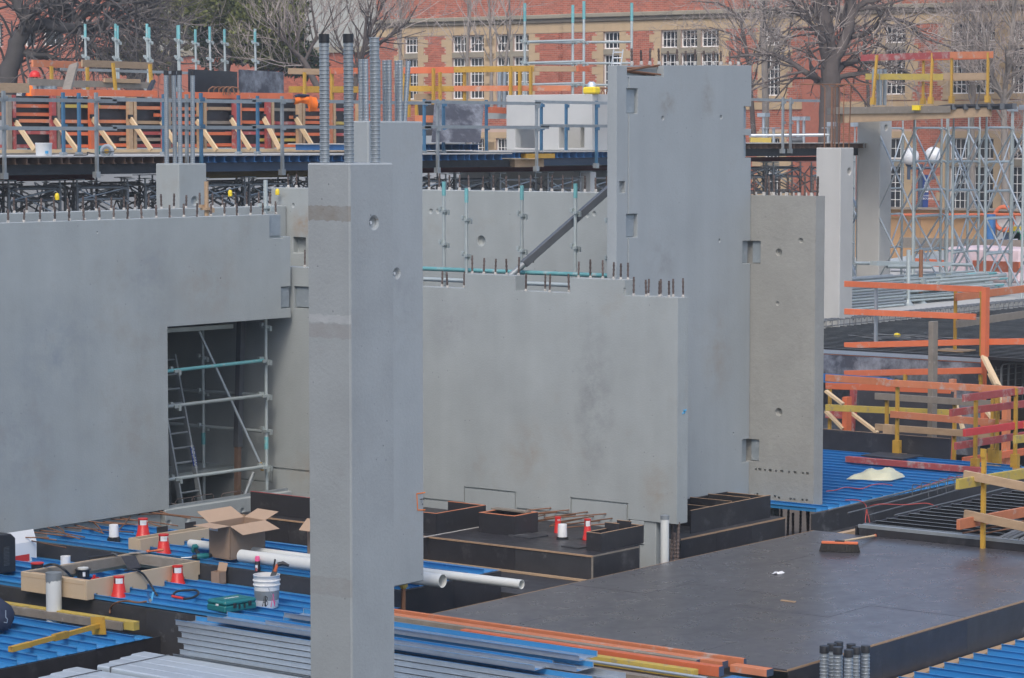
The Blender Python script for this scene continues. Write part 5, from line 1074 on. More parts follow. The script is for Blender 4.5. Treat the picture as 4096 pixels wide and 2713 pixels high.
for (a, b, X, lb_) in (((10, 190), (215, 350), 40.1, 'upper pine brace strip behind the rough wall'), ((310, 450), (625, 690), 40.5, 'pine brace strip in front of the black panel'), ((10, 430), (215, 640), 40.2, 'lower pine brace strip behind the rough wall'), ((1955, -20), (2120, 340), 42.6, 'pale timber strut against the tall orange post'), ((1560, 360), (1640, 640), 40.6, 'pale timber strut between grey rails'), ((1900, 400), (2080, 640), 40.8, 'pale timber strut low behind the red rails')):
    p0_ = RX(C6(*a), X); p1_ = RX(C6(*b), X); mb = MB(); mb.beam(p0_, p1_, .045, .085, up=(1, 0, 0)); single('timber_brace', lb_, 'timber brace', mb, 'pine_new')
for x, yt, yb, X, lb_ in ((60, 100, 600, 40.9, 'yellow post behind the rough wall'), (960, 0, 60, 42.9, 'yellow bracket against the stained formply face'), (1855, 0, 210, 43.0, 'yellow post beside the tall orange post')):
    q = RX(C6(x, yt), X); post(lb_, q, (q.x, q.y, -.3 if yb > 300 else RX(C6(x, yb), X).z), foot=False)
decking('small patch of blue decking glimpsed behind the orange rails', 41.6, 43.0, 24.5, 27, .72, .2, .04)
# crossing red rails (run along X at the deck edge)
YR = 19.12
for (a, b, mt, lb_) in (((1645, 277), (2358, 187), 'red_worn', 'red worn top rail crossing towards the site edge'), ((1490, 452), (2450, 335), 'red_worn', 'dull red second rail crossing towards the site edge'), ((1655, 690), (2400, 585), 'red_paint_worn', 'bright red third rail crossing towards the site edge'), ((1548, 848), (2450, 705), 'red_worn', 'greyish red lowest rail crossing towards the site edge')):
    railY(lb_, C6, a, b, YR if a[1] in (277, 690) else YR + .35, mt, .11)
for x, yt, yb, lb_ in ((1770, 235, 1165, 'yellow steel post at the end of the red rails'), (2245, 165, 1110, 'yellow steel post midway along the red rails')):
    q = RZ(C6(x + 15, yb), .03); zt_ = RY(C6(x, yt), q.y).z; post(lb_, (q.x, q.y, zt_), (q.x, q.y, .03))
q = RZ(C6(2045, 1065), .03); post('dusty yellow post set back behind the red rails', (q.x, q.y, RY(C6(2045, 270), q.y).z), (q.x, q.y, .03))
for k, (a, b, Y, lb_) in enumerate((((1640, 1025), (2450, 900), 20.6, 'low orange rail behind the red rails'), ((2250, 770), (2450, 750), 18.6, 'yellow timber rail end at the right, crossing the red rails'))):
    railY(lb_, C6, a, b, Y, 'orange' if k == 0 else 'yellow_timber', .12)
# lower rail set beside the ribbed tray
q = RZ(C7(1855, 878), .0); PXl, PYl = q.x, q.y
post('yellow steel post at the corner of the dark deck and ribbed decking', (PXl + .05, PYl, 1.25), (PXl + .05, PYl, -.05), foot=False)
q = RY(C7(2290, 690), 15.9); post('rusty yellow steel post standing beyond the dark deck corner', (q.x + .5, 15.95, RY(C6(2280, 1165), 15.95).z + .1), (q.x + .5, 15.95, -.1), foot=False)
railX('brown timber upper rail crossing the yellow post by the dark deck', C6, (1655, 1185), (2450, 1345), PXl - .03, 'timber', .11); railX('brown timber lower rail crossing the yellow post by the dark deck', C7, (1660, 465), (2450, 635), PXl - .03, 'timber', .11)
railY('yellow timber rail reaching over the ribbed decking', C6, (1572, 1302), (2450, 1160), PYl + .1, 'yellow_timber', .13); railY('faded orange rail low over the ribbed decking', C7, (1582, 592), (2450, 425), PYl + .1, 'orange_worn', .13)
# bent heavy bars at the right edge
t = Thing('bent_rebar', 'heavy bent reinforcement bars hooked beside the dark deck edge', 'rebar')
for i, (x, y) in enumerate(((1990, 870), (2070, 880), (2160, 885), (2290, 900))):
    a = RX(C7(x, y), 30.0 + .0); z1_ = RX(C7(x + 60, 770 - i * 2), 30.0).z
    pts = [a + V((0, 0, -.3)), V((30.0, a.y, z1_ - .07)), V((30.03, a.y - .02, z1_ - .02)), V((30.09, a.y - .04, z1_)), V((30.6, a.y - .15, z1_ + .10)), V((31.2, a.y - .2, z1_ + .12))]; mb = MB(); mb.tube(pts, .024, 8); t.part('bar', mb, 'rebar_new')
a = RX(C7(1640, 750), 29.95); b = RX(C7(2300, 790), 29.95)
for z in (.0, .06): mb = MB(); mb.tube([a + V((0, 0, z)), (31.4, a.y - .55, a.z + .12 + z)], .012, 6); t.part('tie_bar', mb, 'rebar_rust')
t.done()
t = Thing('rebar_bars', 'four long grey reinforcement bars with stirrups along the decking edge', 'rebar')
for i, (a, b, Y) in enumerate((((45, 420), (1640, 20), 18.95), ((270, 455), (1560, 110), 18.7), ((528, 478), (1640, 160), 18.45), ((830, 480), (2210, 140), 18.0))):
    pa_ = RY(C7(*a), Y); pb_ = RY(C7(*b), Y); mb = MB(); mb.tube([pa_, (pa_ + pb_) / 2 - V((0, 0, .01)), pb_], .013, 7); t.part('bar', mb, 'rebar_new')
for k in range(6):
    q = RY(C7(1040 + k * 105, 150 - k * 24), 18.85); mb = MB(); mb.tube([q + V((0, 0, -.12)), q + V((0, 0, .02)), q + V((.0, -.02, .05)), q + V((.0, -.25, .03)), q + V((0, -.27, -.12))], .007, 5); t.part('stirrup', mb, 'rebar_new')
t.done()
cable('red cable looping over the edge from the blue decking', [RZ(C7(240, 300), .06), RZ(C7(400, 305), .07), RY(C7(490, 375), 18.9), RY(C7(480, 560), 18.8), RY(C7(510, 690), 18.75), RY(C7(530, 560), 18.8), RY(C7(505, 400), 18.85), RY(C7(640, 350), 18.6), RY(C7(950, 355), 18.4), RY(C7(1200, 338), 18.2), RY(C7(1335, 382), 18.1)], .007, 'cable_red')
cable('thin red cable snaking across the blue decking', [RZ(C7(15, 195), .06), RZ(C7(130, 180), .06), RZ(C7(250, 148), .06), RZ(C7(430, 165), .06), RZ(C7(560, 120), .06), RZ(C7(690, 108), .06), RZ(C7(800, 125), .06)], .007, 'cable_red')
cable('red cable running up to the guardrail post', [RY(C7(1090, 150), 19.0), RY(C7(1300, 95), 19.0), RY(C7(1480, 40), 19.0), RY(C7(1640, 15), 19.0)], .007, 'cable_red')
# plastic bag
a = RZ(C6(290, 1230), .06); b = RZ(C6(815, 1245), .06); mb = MB(); mb.smooth = True; n, m = 22, 9
for i in range(n + 1):
    for j in range(m + 1):
        u = i / n; v = j / m; c = a.lerp(b, u) + V((.55 * (v - .25), .05 * (v - .5), 0)); prof = max(0, math.sin(math.pi * min(1, max(0, u)))) ** .35 * max(0, math.sin(math.pi * v)) ** .4
        mb.v.append((c.x + .03 * math.sin(7 * u + 3 * v), c.y, .06 + .15 * prof * (.62 + .5 * u) * (1 + .16 * math.sin(15 * u + 5 * v) + .13 * math.sin(17 * v - 9 * u) + .08 * math.sin(31 * u + 23 * v))))
for i in range(n):
    for j in range(m): k = i * (m + 1) + j; mb.f.append((k, k + m + 1, k + m + 2, k + 1))
single('plastic_bag', 'crumpled yellowish plastic bag lying on the blue decking', 'plastic bag', mb, 'poly_bag')
# ---------------- far deck (z 1.2)
ZD = 1.2
decking('far black ribbed decking with thin pale rib edges beyond the stained formply face', 43.25, 58.0, 19.5, 28.95, ZD - .05, .29, .06, 'deck_dark', lipm='galv_dull')
t = Thing('beam_form', 'white-stained formply face with orange upper edge below the far decking', 'formwork')
for k in range(4): y = 22.8 + k * 1.25; mb = MB(); mb.box((43.1, y + .002, -.6), (43.12, y + 1.248, ZD - .11)); t.part('plywood_board', mb, 'formply_stained')
mb = MB(); mb.box((43.095, 22.8, ZD - .108), (43.125, 27.8, ZD - .098)); t.part('cut_edge', mb, 'orange_worn'); mb = MB(); mb.box((43.08, 22.8, ZD - .09), (43.24, 27.8, ZD - .03)); t.part('steel_edge', mb, 'galv'); t.done()
form('black formply side board at the far decking corner', (43.2, 22.72, .2), (48, 22.76, ZD - .02), 'formply', n=2, edge=False)
XF = 43.6
for (a, b, mt, lb_) in (((-60, 380), (1490, 445), 'orange', 'patchy orange top rail across the far decking'), ((-60, 690), (1410, 750), 'orange', 'bright orange middle rail across the far decking'), ((-60, 1070), (1470, 1030), 'orange', 'patchy orange bottom rail across the far decking'), ((-60, 1385), (1480, 1350), 'orange', 'orange rail in front of the stained formply face')):
    railX(lb_, E1, a, b, XF if a[1] < 1300 else 42.9, mt, .11)
q = RX(E1(290, 960), 43.7); mb = MB(); mb.beam((43.7, q.y, ZD + .05), (43.7, q.y, RX(E1(298, 390), 43.7).z), .05, .06, up=(1, 0, 0)); single('steel_post', 'grey steel post carrying the far orange rails', 'guardrail post', mb, 'galv')
q = RZ(E1(1175, 1125), ZD + .03); t = Thing('guardrail_post', 'rusty yellow post on a timber pad on the far decking', 'guardrail post'); mb = MB(); mb.beam((q.x, q.y, ZD + .03), (q.x, q.y, RY(E1(1215, 420), q.y).z), .05, .05, up=(1, 0, 0)); t.part('tube', mb, 'yellow'); mb = MB(); mb.box((q.x - .25, q.y - .3, ZD + .02), (q.x + .25, q.y + .3, ZD + .045)); t.part('base_plate', mb, 'timber'); t.done()
railY('orange upper rail running back over the far decking', E1, (1182, 530), (2000, 430), q.y - .05, 'orange_worn', .14); railY('weathered timber rail running back over the far decking', E1, (1195, 830), (2000, 715), q.y - .05, 'timber_grey', .14)
q = RX(E1(1520, 420), 43.2); mb = MB(); mb.beam((43.2, q.y, -.3), (43.2, q.y, q.z), .09, .15, up=(1, 0, 0)); single('timber_post', 'tall orange timber post at the corner of the far decking', 'timber post', mb, 'orange')
q = RX(E1(1478, 470), 43.4); post('yellow post behind the tall orange corner post', q, (q.x, q.y, ZD), foot=False)
railX('orange bottom rail beyond the tall orange post', E1, (1545, 1030), (2000, 1025), 43.3, 'orange', .11)
a = RX(E1(1500, 1200), 43.0); b = RX(E1(1660, 1520), 42.4); mb = MB(); mb.beam(a, b, .05, .12, up=(1, 0, 0)); single('timber_brace', 'pale timber raker at the foot of the tall orange post', 'timber brace', mb, 'pine_new')
t = Thing('rebar_cage', 'dense dark rebar cage with looped bars at the right edge', 'rebar')
for i in range(10):
    x = 43.5 + i * .28; mb = MB(); mb.tube([(x, 22.6, .2), (x, 22.6, 1.0), (x + .03, 22.57, 1.06), (x + .1, 22.45, 1.08), (x + .1, 21.2, 1.1)], .02 if i < 5 else .013, 6); t.part('bar', mb, 'rebar_new')
for k in range(7): mb = MB(); mb.tube([(43.3, 22.63, .3 + k * .11), (46.5, 22.63, .3 + k * .11)], .008, 5); t.part('tie_bar', mb, 'rebar_new')
for k in range(12): mb = MB(); mb.tube([(43.4 + k * .26, 22.65, .15), (43.4 + k * .26, 22.65, 1.02)], .008, 5); t.part('stirrup', mb, 'rebar_new')
for k in range(6): mb = MB(); mb.tube([(43.3, 21.3 + k * .22, 1.1 + .01 * k), (46.6, 21.3 + k * .22, 1.1)], .009, 5); t.part('tie_bar', mb, 'rebar_new')
t.done()
# rebar band in front of the slab, slab edge
t = Thing('rebar_beam', 'long band of looped rebar stirrups beside the pale slab edge', 'rebar')
for k in range(60):
    x = 44.6 + k * .24; mb = MB(); mb.tube([(x, 28.98, ZD - .1), (x, 28.98, ZD + .12), (x + .01, 29.0, ZD + .15), (x, 29.3, ZD + .15), (x, 29.33, ZD + .05)], .011, 5); t.part('stirrup', mb, 'rebar_new')
for y, z in ((29.0, ZD + .14), (29.12, ZD + .155), (29.24, ZD + .15), (29.0, ZD + .03)): mb = MB(); mb.tube([(44.3, y, z), (59, y, z)], .012, 5); t.part('bar', mb, 'rebar_new')
t.done()
t = Thing('concrete_slab', 'pale concrete floor slab behind the rebar band', 'slab'); mb = MB(); mb.box((44.0, 29.42, .8), (60.0, 34.5, ZD + .12)); mb.box((60.0, 29.42, .8), (76, 45, ZD + .12)); t.part('slab', mb, 'concrete_pale'); t.done()
random.seed(21)
t = Thing('loose_rebar', 'loose tangle of thin rebar offcuts on the far decking', 'rebar')
for i in range(16): a = V((46.0 + xr(-.8, .8), 25.4 + xr(-.9, .9), ZD + .03)); th = xr(-.4, .4) + (1.57 if i % 2 else 1.2); L_ = xr(.5, 1.6); mb = MB(); mb.tube([a, a + V((math.cos(th) * L_, math.sin(th) * L_, xr(0, .06)))], .009, 5); t.part('bar', mb, 'rebar_new')
t.done()
p = RZ(E1(548, 965), ZD + .03); mb = MB(); mb.lathe(p, [(.05, 0), (.055, .07), (.04, .11), (.02, .12)], 10, axis=(.3, 1, .1)); single('safety_cap', 'yellow plastic rebar cap lying on the far decking', 'rebar cap', mb, 'yellow_cap')
# stacks of scaffold tubes on the slab
t = Thing('tube_stack', 'stack of grey galvanised scaffold tubes lying on the pale slab', 'scaffold tubes')
for i in range(11):
    for j in range(2):
        z = ZD + .16 + i * .066; mb = MB(); mb.tube([(49.2, 30.5 + j * .3, z), (53.6 + .12 * (i % 2), 30.35 + j * .3, z)], .030, 8); t.part('tube', mb, 'galv_dull' if (i + j) % 3 else 'scaffold')
t.done()
t = Thing('tube_stack', 'jumbled stack of pale green scaffold ledgers with end cups', 'scaffold tubes')
for i in range(8):
    for j in range(4):
        z = ZD + .2 + i * .072; y = 30.6 + j * .22 + xr(-.05, .05); x1_ = 58.2 + xr(-.9, .9); mb = MB(); mb.tube([(53.9, y, z + xr(-.02, .02)), (x1_, y - .25, z + xr(-.03, .03))], .027, 7); t.part('tube', mb, 'scaffold')
        if j < 2:
            mb = MB(); mb.tube([(x1_ - .35, y - .23, z), (x1_ + .02, y - .25, z)], .033, 7); t.part('spigot', mb, 'scaffold_teal' if i % 2 else 'scaffold')
            xm = 54.6 + xr(0, 2.6); mb = MB(); mb.box((xm - .05, y - .14, z - .06), (xm + .05, y, z + .06)); t.part('coupler', mb, 'scaffold')
t.done()
for x, yb, yt, lb_ in ((600, 600, 265, 'adjustable steel prop foot left of the tube stack'), (650, 620, 0, 'tall thin steel prop among the stacked tubes'), (790, 595, 0, 'rust-footed steel prop beside the green tube stack')):
    q = RZ(E1(x, yb), ZD + .125); zt_ = RY(E1(x, yt), q.y).z; t = Thing('steel_prop', lb_, 'prop'); mb = MB(); mb.lathe((q.x, q.y, ZD + .12), [(.16, 0), (.12, .03), (.06, .10), (.045, .16)], 12); t.part('foot', mb, 'scaffold'); mb = MB(); mb.tube([(q.x, q.y, ZD + .2), (q.x, q.y, zt_)], .05 if yt == 0 else .04, 8); t.part('tube', mb, 'rebar_rust' if yt == 0 and x == 790 else 'scaffold'); t.done()
q = RD(E1(410, 260), 63); q2 = RD(E1(1360, 168), 63); 
t = Thing('scaffold_ledger', 'pale scaffold tube with flat boards lying level over the tube stacks', 'scaffold tube'); a = RD(E1(50, 148), 62); b = RD(E1(1360, 168), 64); mb = MB(); mb.tube([a, b], .04, 8); t.part('tube', mb, 'scaffold')
a = RD(E1(260, 150), 61.8); b = RD(E1(1100, 158), 63.4); mb = MB(); mb.beam(a, b, .22, .10); t.part('board', mb, 'scaffold'); t.done()
a = RD(E1(415, 185), 62); b = RD(E1(900, 188), 62.5); tub('scaffold_ledger', 'short flared scaffold tube under the level boards', [a, b], .05, 'scaffold')
# guardrail at the back of the slab
a = RD(E2(680, 1395), 77); b = RD(E2(2368, 1440), 72); rail('weathered pinkish timber rail in front of the plywood hoarding', a, b, 'timber_grey', ht=.30)
a = RD(E1(1100, 165), 73); b = RD(E1(1900, 195), 69); rail('orange rail in front of the hoarding near the pink wrapped pallet', a, b, 'orange', ht=.28)
a = RD(E1(700, 130), 75); b = RD(E1(1150, 160), 74); rail('orange rail behind the scaffold ledgers by the hoarding', a, b, 'orange', ht=.2)
p = RD(E1(1700, 340), 72); mb = MB(); mb.box((p.x - .9, p.y - 1.0, ZD + .13), (p.x + .9, p.y + 1.2, p.z + .9)); single('wrapped_pallet', 'pallet of goods wrapped in pinkish white plastic', 'pallet', mb, 'wrap_pink', bevel=.06)
mb = MB(); p = RD(E1(1000, 240), 76); mb.prism([(p.x, p.y + 2.2, ZD + .15), (p.x, p.y - 2.2, ZD + .75), (p.x, p.y - 2.2, ZD + 1.15), (p.x, p.y + 2.2, ZD + .4)], (.5, 0, 0)); single('sheet_stack', 'slanting stack of pale blue sheets by the hoarding', 'metal sheet', mb, 'galv_pale')
# ---------------- tall column carrying the plank platform
cD = RD(Z4(908, 815), 68.5)
t = column('precast_column', 'shaded concrete column under the raised plank platform', cD.x, cD.y, cD.x + .60, cD.y + .66, ZD + .1, RD(Z4(908, 815), 68.5).z, 'concrete_pale', [], .03, .5, bowls_y=[(cD.x + .31, RY(Z4(960, 890), cD.y).z, .085, .1)]); t.done()
t = Thing('work_platform', 'raised plank platform on timber bearers with pale fascia', 'platform')
pa_ = RD(Z4(603, 748), 67.5); pb_ = RD(Z4(1408, 740), 64.5); pc_ = RD(Z4(1752, 727), 63.2)
d_ = (pc_ - pa_); d_.z = 0; d_.normalize(); nn = V((fw[0], fw[1], 0)) 
L1 = (pb_ - pa_).length; L2 = (pc_ - pa_).length; zt_ = pa_.z + .0
mb = MB(); mb.prism([pa_, pa_ + d_ * L1, pa_ + d_ * L1 + nn * 2.0, pa_ + nn * 2.0], (0, 0, -.17)); t.part('slab_edge', mb, 'timber_grey')
mb = MB(); mb.prism([pa_ + d_ * (L1 + .01) + V((0, 0, .03)), pa_ + d_ * L2 + V((0, 0, .03)), pa_ + d_ * L2 + nn * 2 + V((0, 0, .03)), pa_ + d_ * (L1 + .01) + nn * 2 + V((0, 0, .03))], (0, 0, -.05)); t.part('deck_sheet', mb, 'formply_dusty')
for k in range(6): c = pa_ + d_ * (L1 + .12 + k * .38) + V((0, 0, -.03)); mb = MB(); mb.beam(c, c + nn * 2, .10, .13); t.part('joist', mb, 'steel_grey')
for o_, zz in ((.15, -.28), (1.6, -.28)): mb = MB(); mb.beam(pa_ + d_ * .35 + nn * o_ + V((0, 0, zz)), pa_ + d_ * (L2 - .3) + nn * o_ + V((0, 0, zz + .12)), .08, .22); t.part('bearer', mb, 'timber')
mb = MB(); c = pa_ + d_ * (L1 * .72); mb.box((c.x - .1, c.y - .1, c.z - .1), (c.x + .1, c.y + .1, c.z + .02)); t.part('yellow_block', mb, 'yellow_cap'); t.done()
def prail(label, p, q, D1_, D2_, mt, ht): return rail(label, RD(Z4(*p), D1_), RD(Z4(*q), D2_), mt, ht=ht)
prail('red worn top rail round the raised platform', (775, 405), (1395, 385), 67.4, 64.8, 'red_worn', .16); prail('brown top rail round the raised platform', (1397, 385), (1692, 382), 64.7, 63.5, 'orange_worn', .16)
prail('yellow middle rail round the raised platform', (808, 535), (1350, 537), 67.2, 65, 'yellow_timber', .15); prail('brown middle rail round the raised platform', (1350, 533), (1650, 530), 65, 63.7, 'timber', .15)
prail('far orange top rail of the raised platform', (1155, 410), (1660, 398), 67.5, 65.6, 'orange', .10); prail('far brown middle rail of the raised platform', (1150, 556), (1650, 545), 67.5, 65.6, 'timber', .10)
for i, (x0_, yt, x1_, yb, D_, lb_) in enumerate(((885, 385, 855, 730, 66.6, 'leaning yellow post at the duct end of the platform'), (1210, 415, 1205, 728, 67.4, 'far yellow post midway along the platform'), (1273, 370, 1258, 725, 65.3, 'near yellow post midway along the platform'), (1407, 368, 1404, 720, 64.7, 'straight yellow post near the platform joint'), (1660, 366, 1655, 715, 63.6, 'yellow post at the far end of the platform'))):
    a = RD(Z4(x0_, yt), D_); b = RD(Z4(x1_, yb), D_); t = Thing('guardrail_post', lb_, 'guardrail post'); mb = MB(); mb.beam(b, a, .055, .055, up=(1, 0, 0)); t.part('tube', mb, 'yellow'); mb = MB(); mb.beam(b, b + (a - b) * .14, .11, .11, up=(1, 0, 0)); t.part('socket', mb, 'yellow'); t.done()
me = shared('duct_far', duct_mesh(.045, .9), 'duct_steel'); t = Thing('duct_bundle', 'bundle of corrugated ducts standing on the raised platform', 'ducts')
for i, x in enumerate((860, 893, 908, 938)): p = RD(Z4(x, 735), 66.8 + .2 * (i % 2)); t.p.append(('duct', (me, p), 'galv_tube', None, 0, None, None))
t.done()
# ---------------- shoring towers
def frame(t, a, b, z0, z1, r=.034, lv=()):
    for p in (a, b): mb = MB(); mb.tube([(p.x, p.y, z0), (p.x, p.y, z1)], r, 8); t.part('leg', mb, 'scaffold')
    d_ = V((b.x - a.x, b.y - a.y, 0))
    for z in lv: mb = MB(); mb.tube([(a.x, a.y, z - .05), V((a.x, a.y, z)) + d_ * .1, V((a.x, a.y, z)) + d_ * .9, (b.x, b.y, z - .05)], r * .8, 7); t.part('ledger', mb, 'scaffold')
def tower(label, na, nb, fa_, fb_, z0, z1, lv, br):
    t = Thing('shoring_tower', label, 'scaffold tower'); frame(t, na, nb, z0, z1, lv=lv); frame(t, fa_, fb_, z0, z1, lv=lv)
    for (p, q) in ((na, fa_), (nb, fb_)):
        for (za, zb) in br:
            mb = MB(); mb.tube([(p.x, p.y, za), (q.x, q.y, zb)], .024, 6); t.part('cross_brace', mb, 'galv_tube'); mb = MB(); mb.tube([(p.x, p.y, zb), (q.x, q.y, za)], .024, 6); t.part('cross_brace', mb, 'galv_tube')
    for (za, zb) in br:
        mb = MB(); mb.tube([(fa_.x, fa_.y, za), (fb_.x, fb_.y, zb)], .022, 6); t.part('cross_brace', mb, 'galv_tube')
    for p in (na, nb, fa_, fb_):
        mb = MB(); mb.tube([(p.x, p.y, z1), (p.x, p.y, z1 + .38)], .02, 6); t.part('jack', mb, 'scaffold'); mb = MB(); mb.box((p.x - .09, p.y - .09, z1 + .38), (p.x + .09, p.y + .09, z1 + .40)); mb.box((p.x - .09, p.y - .09, z1 + .40), (p.x - .075, p.y + .09, z1 + .5)); mb.box((p.x + .075, p.y - .09, z1 + .40), (p.x + .09, p.y + .09, z1 + .5)); t.part('fork_head', mb, 'galv')
    return t.done()
def e2(x, D_): p = RD(E2(x, 600), D_); return V((p.x, p.y, 0))
LV = [RD(E2(1000, y), 68).z for y in (1490, 1030, 675, 290)] + [5.42]
BR = [(1.5, 3.2), (3.3, 5.3)]
tower('shoring tower of grey frames just right of the shaded column', e2(865, 67), e2(1240, 68.4), e2(385, 68.6), e2(712, 70.0), ZD + .12, 5.45, LV, BR)
tower('shoring tower of grey frames in the middle of the hoarding', e2(1400, 66), e2(1755, 67.4), e2(880, 67.8), e2(1310, 69.2), ZD + .12, 5.45, LV, BR)
tower('shoring tower of grey frames at the right end of the hoarding', e2(1845, 65), e2(2190, 66.4), e2(1330, 66.9), e2(1605, 68.3), ZD + .12, 5.45, LV, BR)
tower('shoring tower of grey frames cut by the frame edge', e2(2355, 64), e2(2740, 65.4), e2(1850, 65.8), e2(2210, 67.2), ZD + .12, 5.45, LV, BR)
tower('shoring tower of grey frames behind the pale column', e2(105, 70), e2(370, 71.2), e2(-260, 72), e2(60, 73), ZD + .12, 5.1, LV[:4], BR[:1] + [(3.3, 5.0)])
# ---------------- hoarding
HX = 75.2
t = Thing('hoarding', 'plywood hoarding with timber capping at the back of the site', 'hoarding'); y = 30.0
zt_ = 2.62
while y < 46: mb = MB(); mb.box((HX, y + .006, .3), (HX + .02, y + 1.19, zt_)); t.part('plywood_sheet', mb, 'hoarding'); y += 1.2
mb = MB(); mb.box((HX - .06, 30, zt_ + .002), (HX + .06, 46, zt_ + .28)); t.part('capping', mb, 'hoarding'); mb = MB(); mb.box((HX - .35, 30, zt_ + .30), (HX + .1, 46, zt_ + .36)); t.part('cap_board', mb, 'timber_grey')
mb = MB(); mb.box((HX - .03, 30, 1.0), (HX - .002, 46, 1.12)); t.part('rail', mb, 'timber'); t.done()
mb = MB(); q0 = RX(E2(575, 1020), HX - .42); q1_ = RX(E2(2360, 1015), HX - .42); mb.tube([q0, q1_], .045, 7); single('conduit', 'orange conduit run along the top of the hoarding', 'conduit', mb, 'orange')
p = RX(E2(1918, 1010), HX - .5); mb = MB(); mb.tube([(p.x, p.y, .5), (p.x, p.y, p.z)], .15, 10); single('drain_pipe', 'blue painted post standing against the hoarding', 'post', mb, 'blue_steel')
p = RX(E2(2093, 1070), HX - .3); mb = MB(); mb.tube([p + V((0, .33 * math.cos(a * .39), .36 * math.sin(a * .39))) for a in range(17)], .07, 8); single('coiled_cord', 'orange ring of coiled cord hung on the hoarding', 'cord', mb, 'orange')
p = RX(E2(2255, 1255), HX - .05); t = Thing('notice_board', 'white site notice with coloured print on the hoarding', 'sign'); mb = MB(); mb.box((p.x - .02, p.y - .64, p.z - .52), (p.x, p.y + .64, p.z + .52)); t.part('board', mb, 'window_white')
for yy, zz, w_, h_, mt in ((.35, .12, .22, .05, 'banner'), (.05, .02, .5, .32, 'yellow_cap'), (-.38, .0, .2, .5, 'galv_pale'), (.3, -.25, .4, .06, 'banner')): mb = MB(); mb.box((p.x - .026, p.y + yy - w_ / 2, p.z + zz - h_ / 2), (p.x - .021, p.y + yy + w_ / 2, p.z + zz + h_ / 2)); t.part('print_block', mb, mt)
t.done()
p = RX(E2(2205, 1370), HX - .05); mb = MB(); mb.box((p.x - .03, p.y - .3, p.z - .26), (p.x, p.y + .3, p.z + .26)); single('notice_board', 'dark green notice plate on the hoarding', 'sign', mb, 'post_blue')
p = RX(E2(2310, 1365), HX - .05); mb = MB(); mb.box((p.x - .03, p.y - .3, p.z - .28), (p.x, p.y + .3, p.z + .28)); single('notice_board', 'bright green first aid style notice plate on the hoarding', 'sign', mb, 'green_sign')
# ---------------- lamp post with banner
D_ = 92.0; pp = RD(E2(960, 330), D_)
t = Thing('street_lamp', 'lamp post with two white globes and blue banner behind the scaffold', 'street lamp')
mb = MB(); mb.tube([(pp.x, pp.y, .3), (pp.x, pp.y, pp.z)], .085, 12); t.part('pole', mb, 'post_blue')
for x, y in ((820, 228), (1137, 212)):
    c = RD(E2(x, y), D_); r_ = .80 * .31; mb = MB(); mb.lathe(c - V((0, 0, .9 * .3)), [(.02 + .82 * math.sin(math.pi * k / 14) * .31 * 1.13, .27 - .27 * 1.12 * math.cos(math.pi * k / 14)) for k in range(15)], 24); t.part('globe', mb, 'globe')
    a_ = RD(E2(x - 20 if x < 900 else x - 10, 390), D_); mb = MB(); mb.tube([(a_.x, a_.y, a_.z - .38), (a_.x, a_.y, c.z - .26)], .06, 8); mb.lathe((a_.x, a_.y, c.z - .34), [(.08, 0), (.13, .08)], 10); t.part('holder', mb, 'post_blue')
a_ = RD(E2(790, 385), D_); b_ = RD(E2(1140, 380), D_); mb = MB(); mb.tube([a_, b_], .05, 8); t.part('arm', mb, 'post_blue')
a_ = RD(E2(985, 478), D_); b_ = RD(E2(1080, 478), D_); dz = RD(E2(985, 950), D_).z - a_.z; dh = (b_ - a_); dh.z = 0; mb = MB(); mb.prism([a_, a_ + dh, a_ + dh * .85 + V((0, 0, dz)), a_ + V((0, 0, dz))], (.01, .01, 0)); bi = t.part('banner', mb, 'banner')
ex = dh.normalized(); c = a_ + dh * .5 + V((-.02, -.02, dz * .43))
for (u, v_, w_, h_) in ((0, .10, .10, .16), (-.05, .16, .04, .05), (.05, .16, .04, .05), (0, -.06, .16, .03), (-.07, .02, .03, .12), (.07, .02, .03, .12), (0, .24, .08, .05)): mb = MB(); q = c + ex * u + V((0, 0, v_)); mb.beam(q - ex * w_ / 2, q + ex * w_ / 2, .006, h_); t.part('crest', mb, 'window_white', parent=bi)
for s_, sz, v_ in (('THE UNIVERSITY OF', .062, -.20), ('MELBOURNE', .095, -.30)):
    tm = text_mb(s_, sz, .002); place(tm, c + V((-.01, -.01, v_)), ex, (0, 0, 1)); t.part('lettering', tm, 'window_white', parent=bi)
t.done()
# ================================================================== upper formwork deck across the back
G1 = mk(0, 280, .28061); G3 = mk(1660, 360, .34628); YD = 35.0; ZT = 4.83
random.seed(31)
def joist_mb(kind):
    mb = MB(); L_ = 2.2; h = .12
    mb.box((0, 0, -h), (.012, L_, 0)); mb.box((.012, 0, -.012), (.06, L_, 0)); mb.box((.012, 0, -h), (.06, L_, -h + .012)); return mb
def deck(label, x0, x1, z, mt, pitch=.27, y0=YD, dep=5.0, top='concrete_pale'):
    t = Thing('formwork_deck', label, 'formwork deck'); n = max(1, round((x1 - x0) / 2.4)); s_ = (x1 - x0) / n
    for i in range(n): mb = MB(); mb.box((x0 + i * s_ + .003, y0, z - .02), (x0 + (i + 1) * s_ - .003, y0 + dep, z - .002 * (i % 2))); t.part('plywood_sheet', mb, top)
    me = shared('joist_' + mt, lambda: joist_mb(0), mt)
    x = x0 + .1; k = 0
    while x < x1 - .1: t.p.append(('joist', (me, V((x, y0 + .03, z - .022)), (0, 0, xr(-.02, .02))), mt, None, 0, None, None)); x += pitch * (1 if k % 6 else .62); k += 1
    return t.done()
deck('left part of the upper formwork deck on brown steel joists', 26.0, 35.7, ZT, 'steel_brown')
deck('middle part of the upper formwork deck on blue steel joists', 35.72, 45.0, ZT + .005, 'blue_steel')
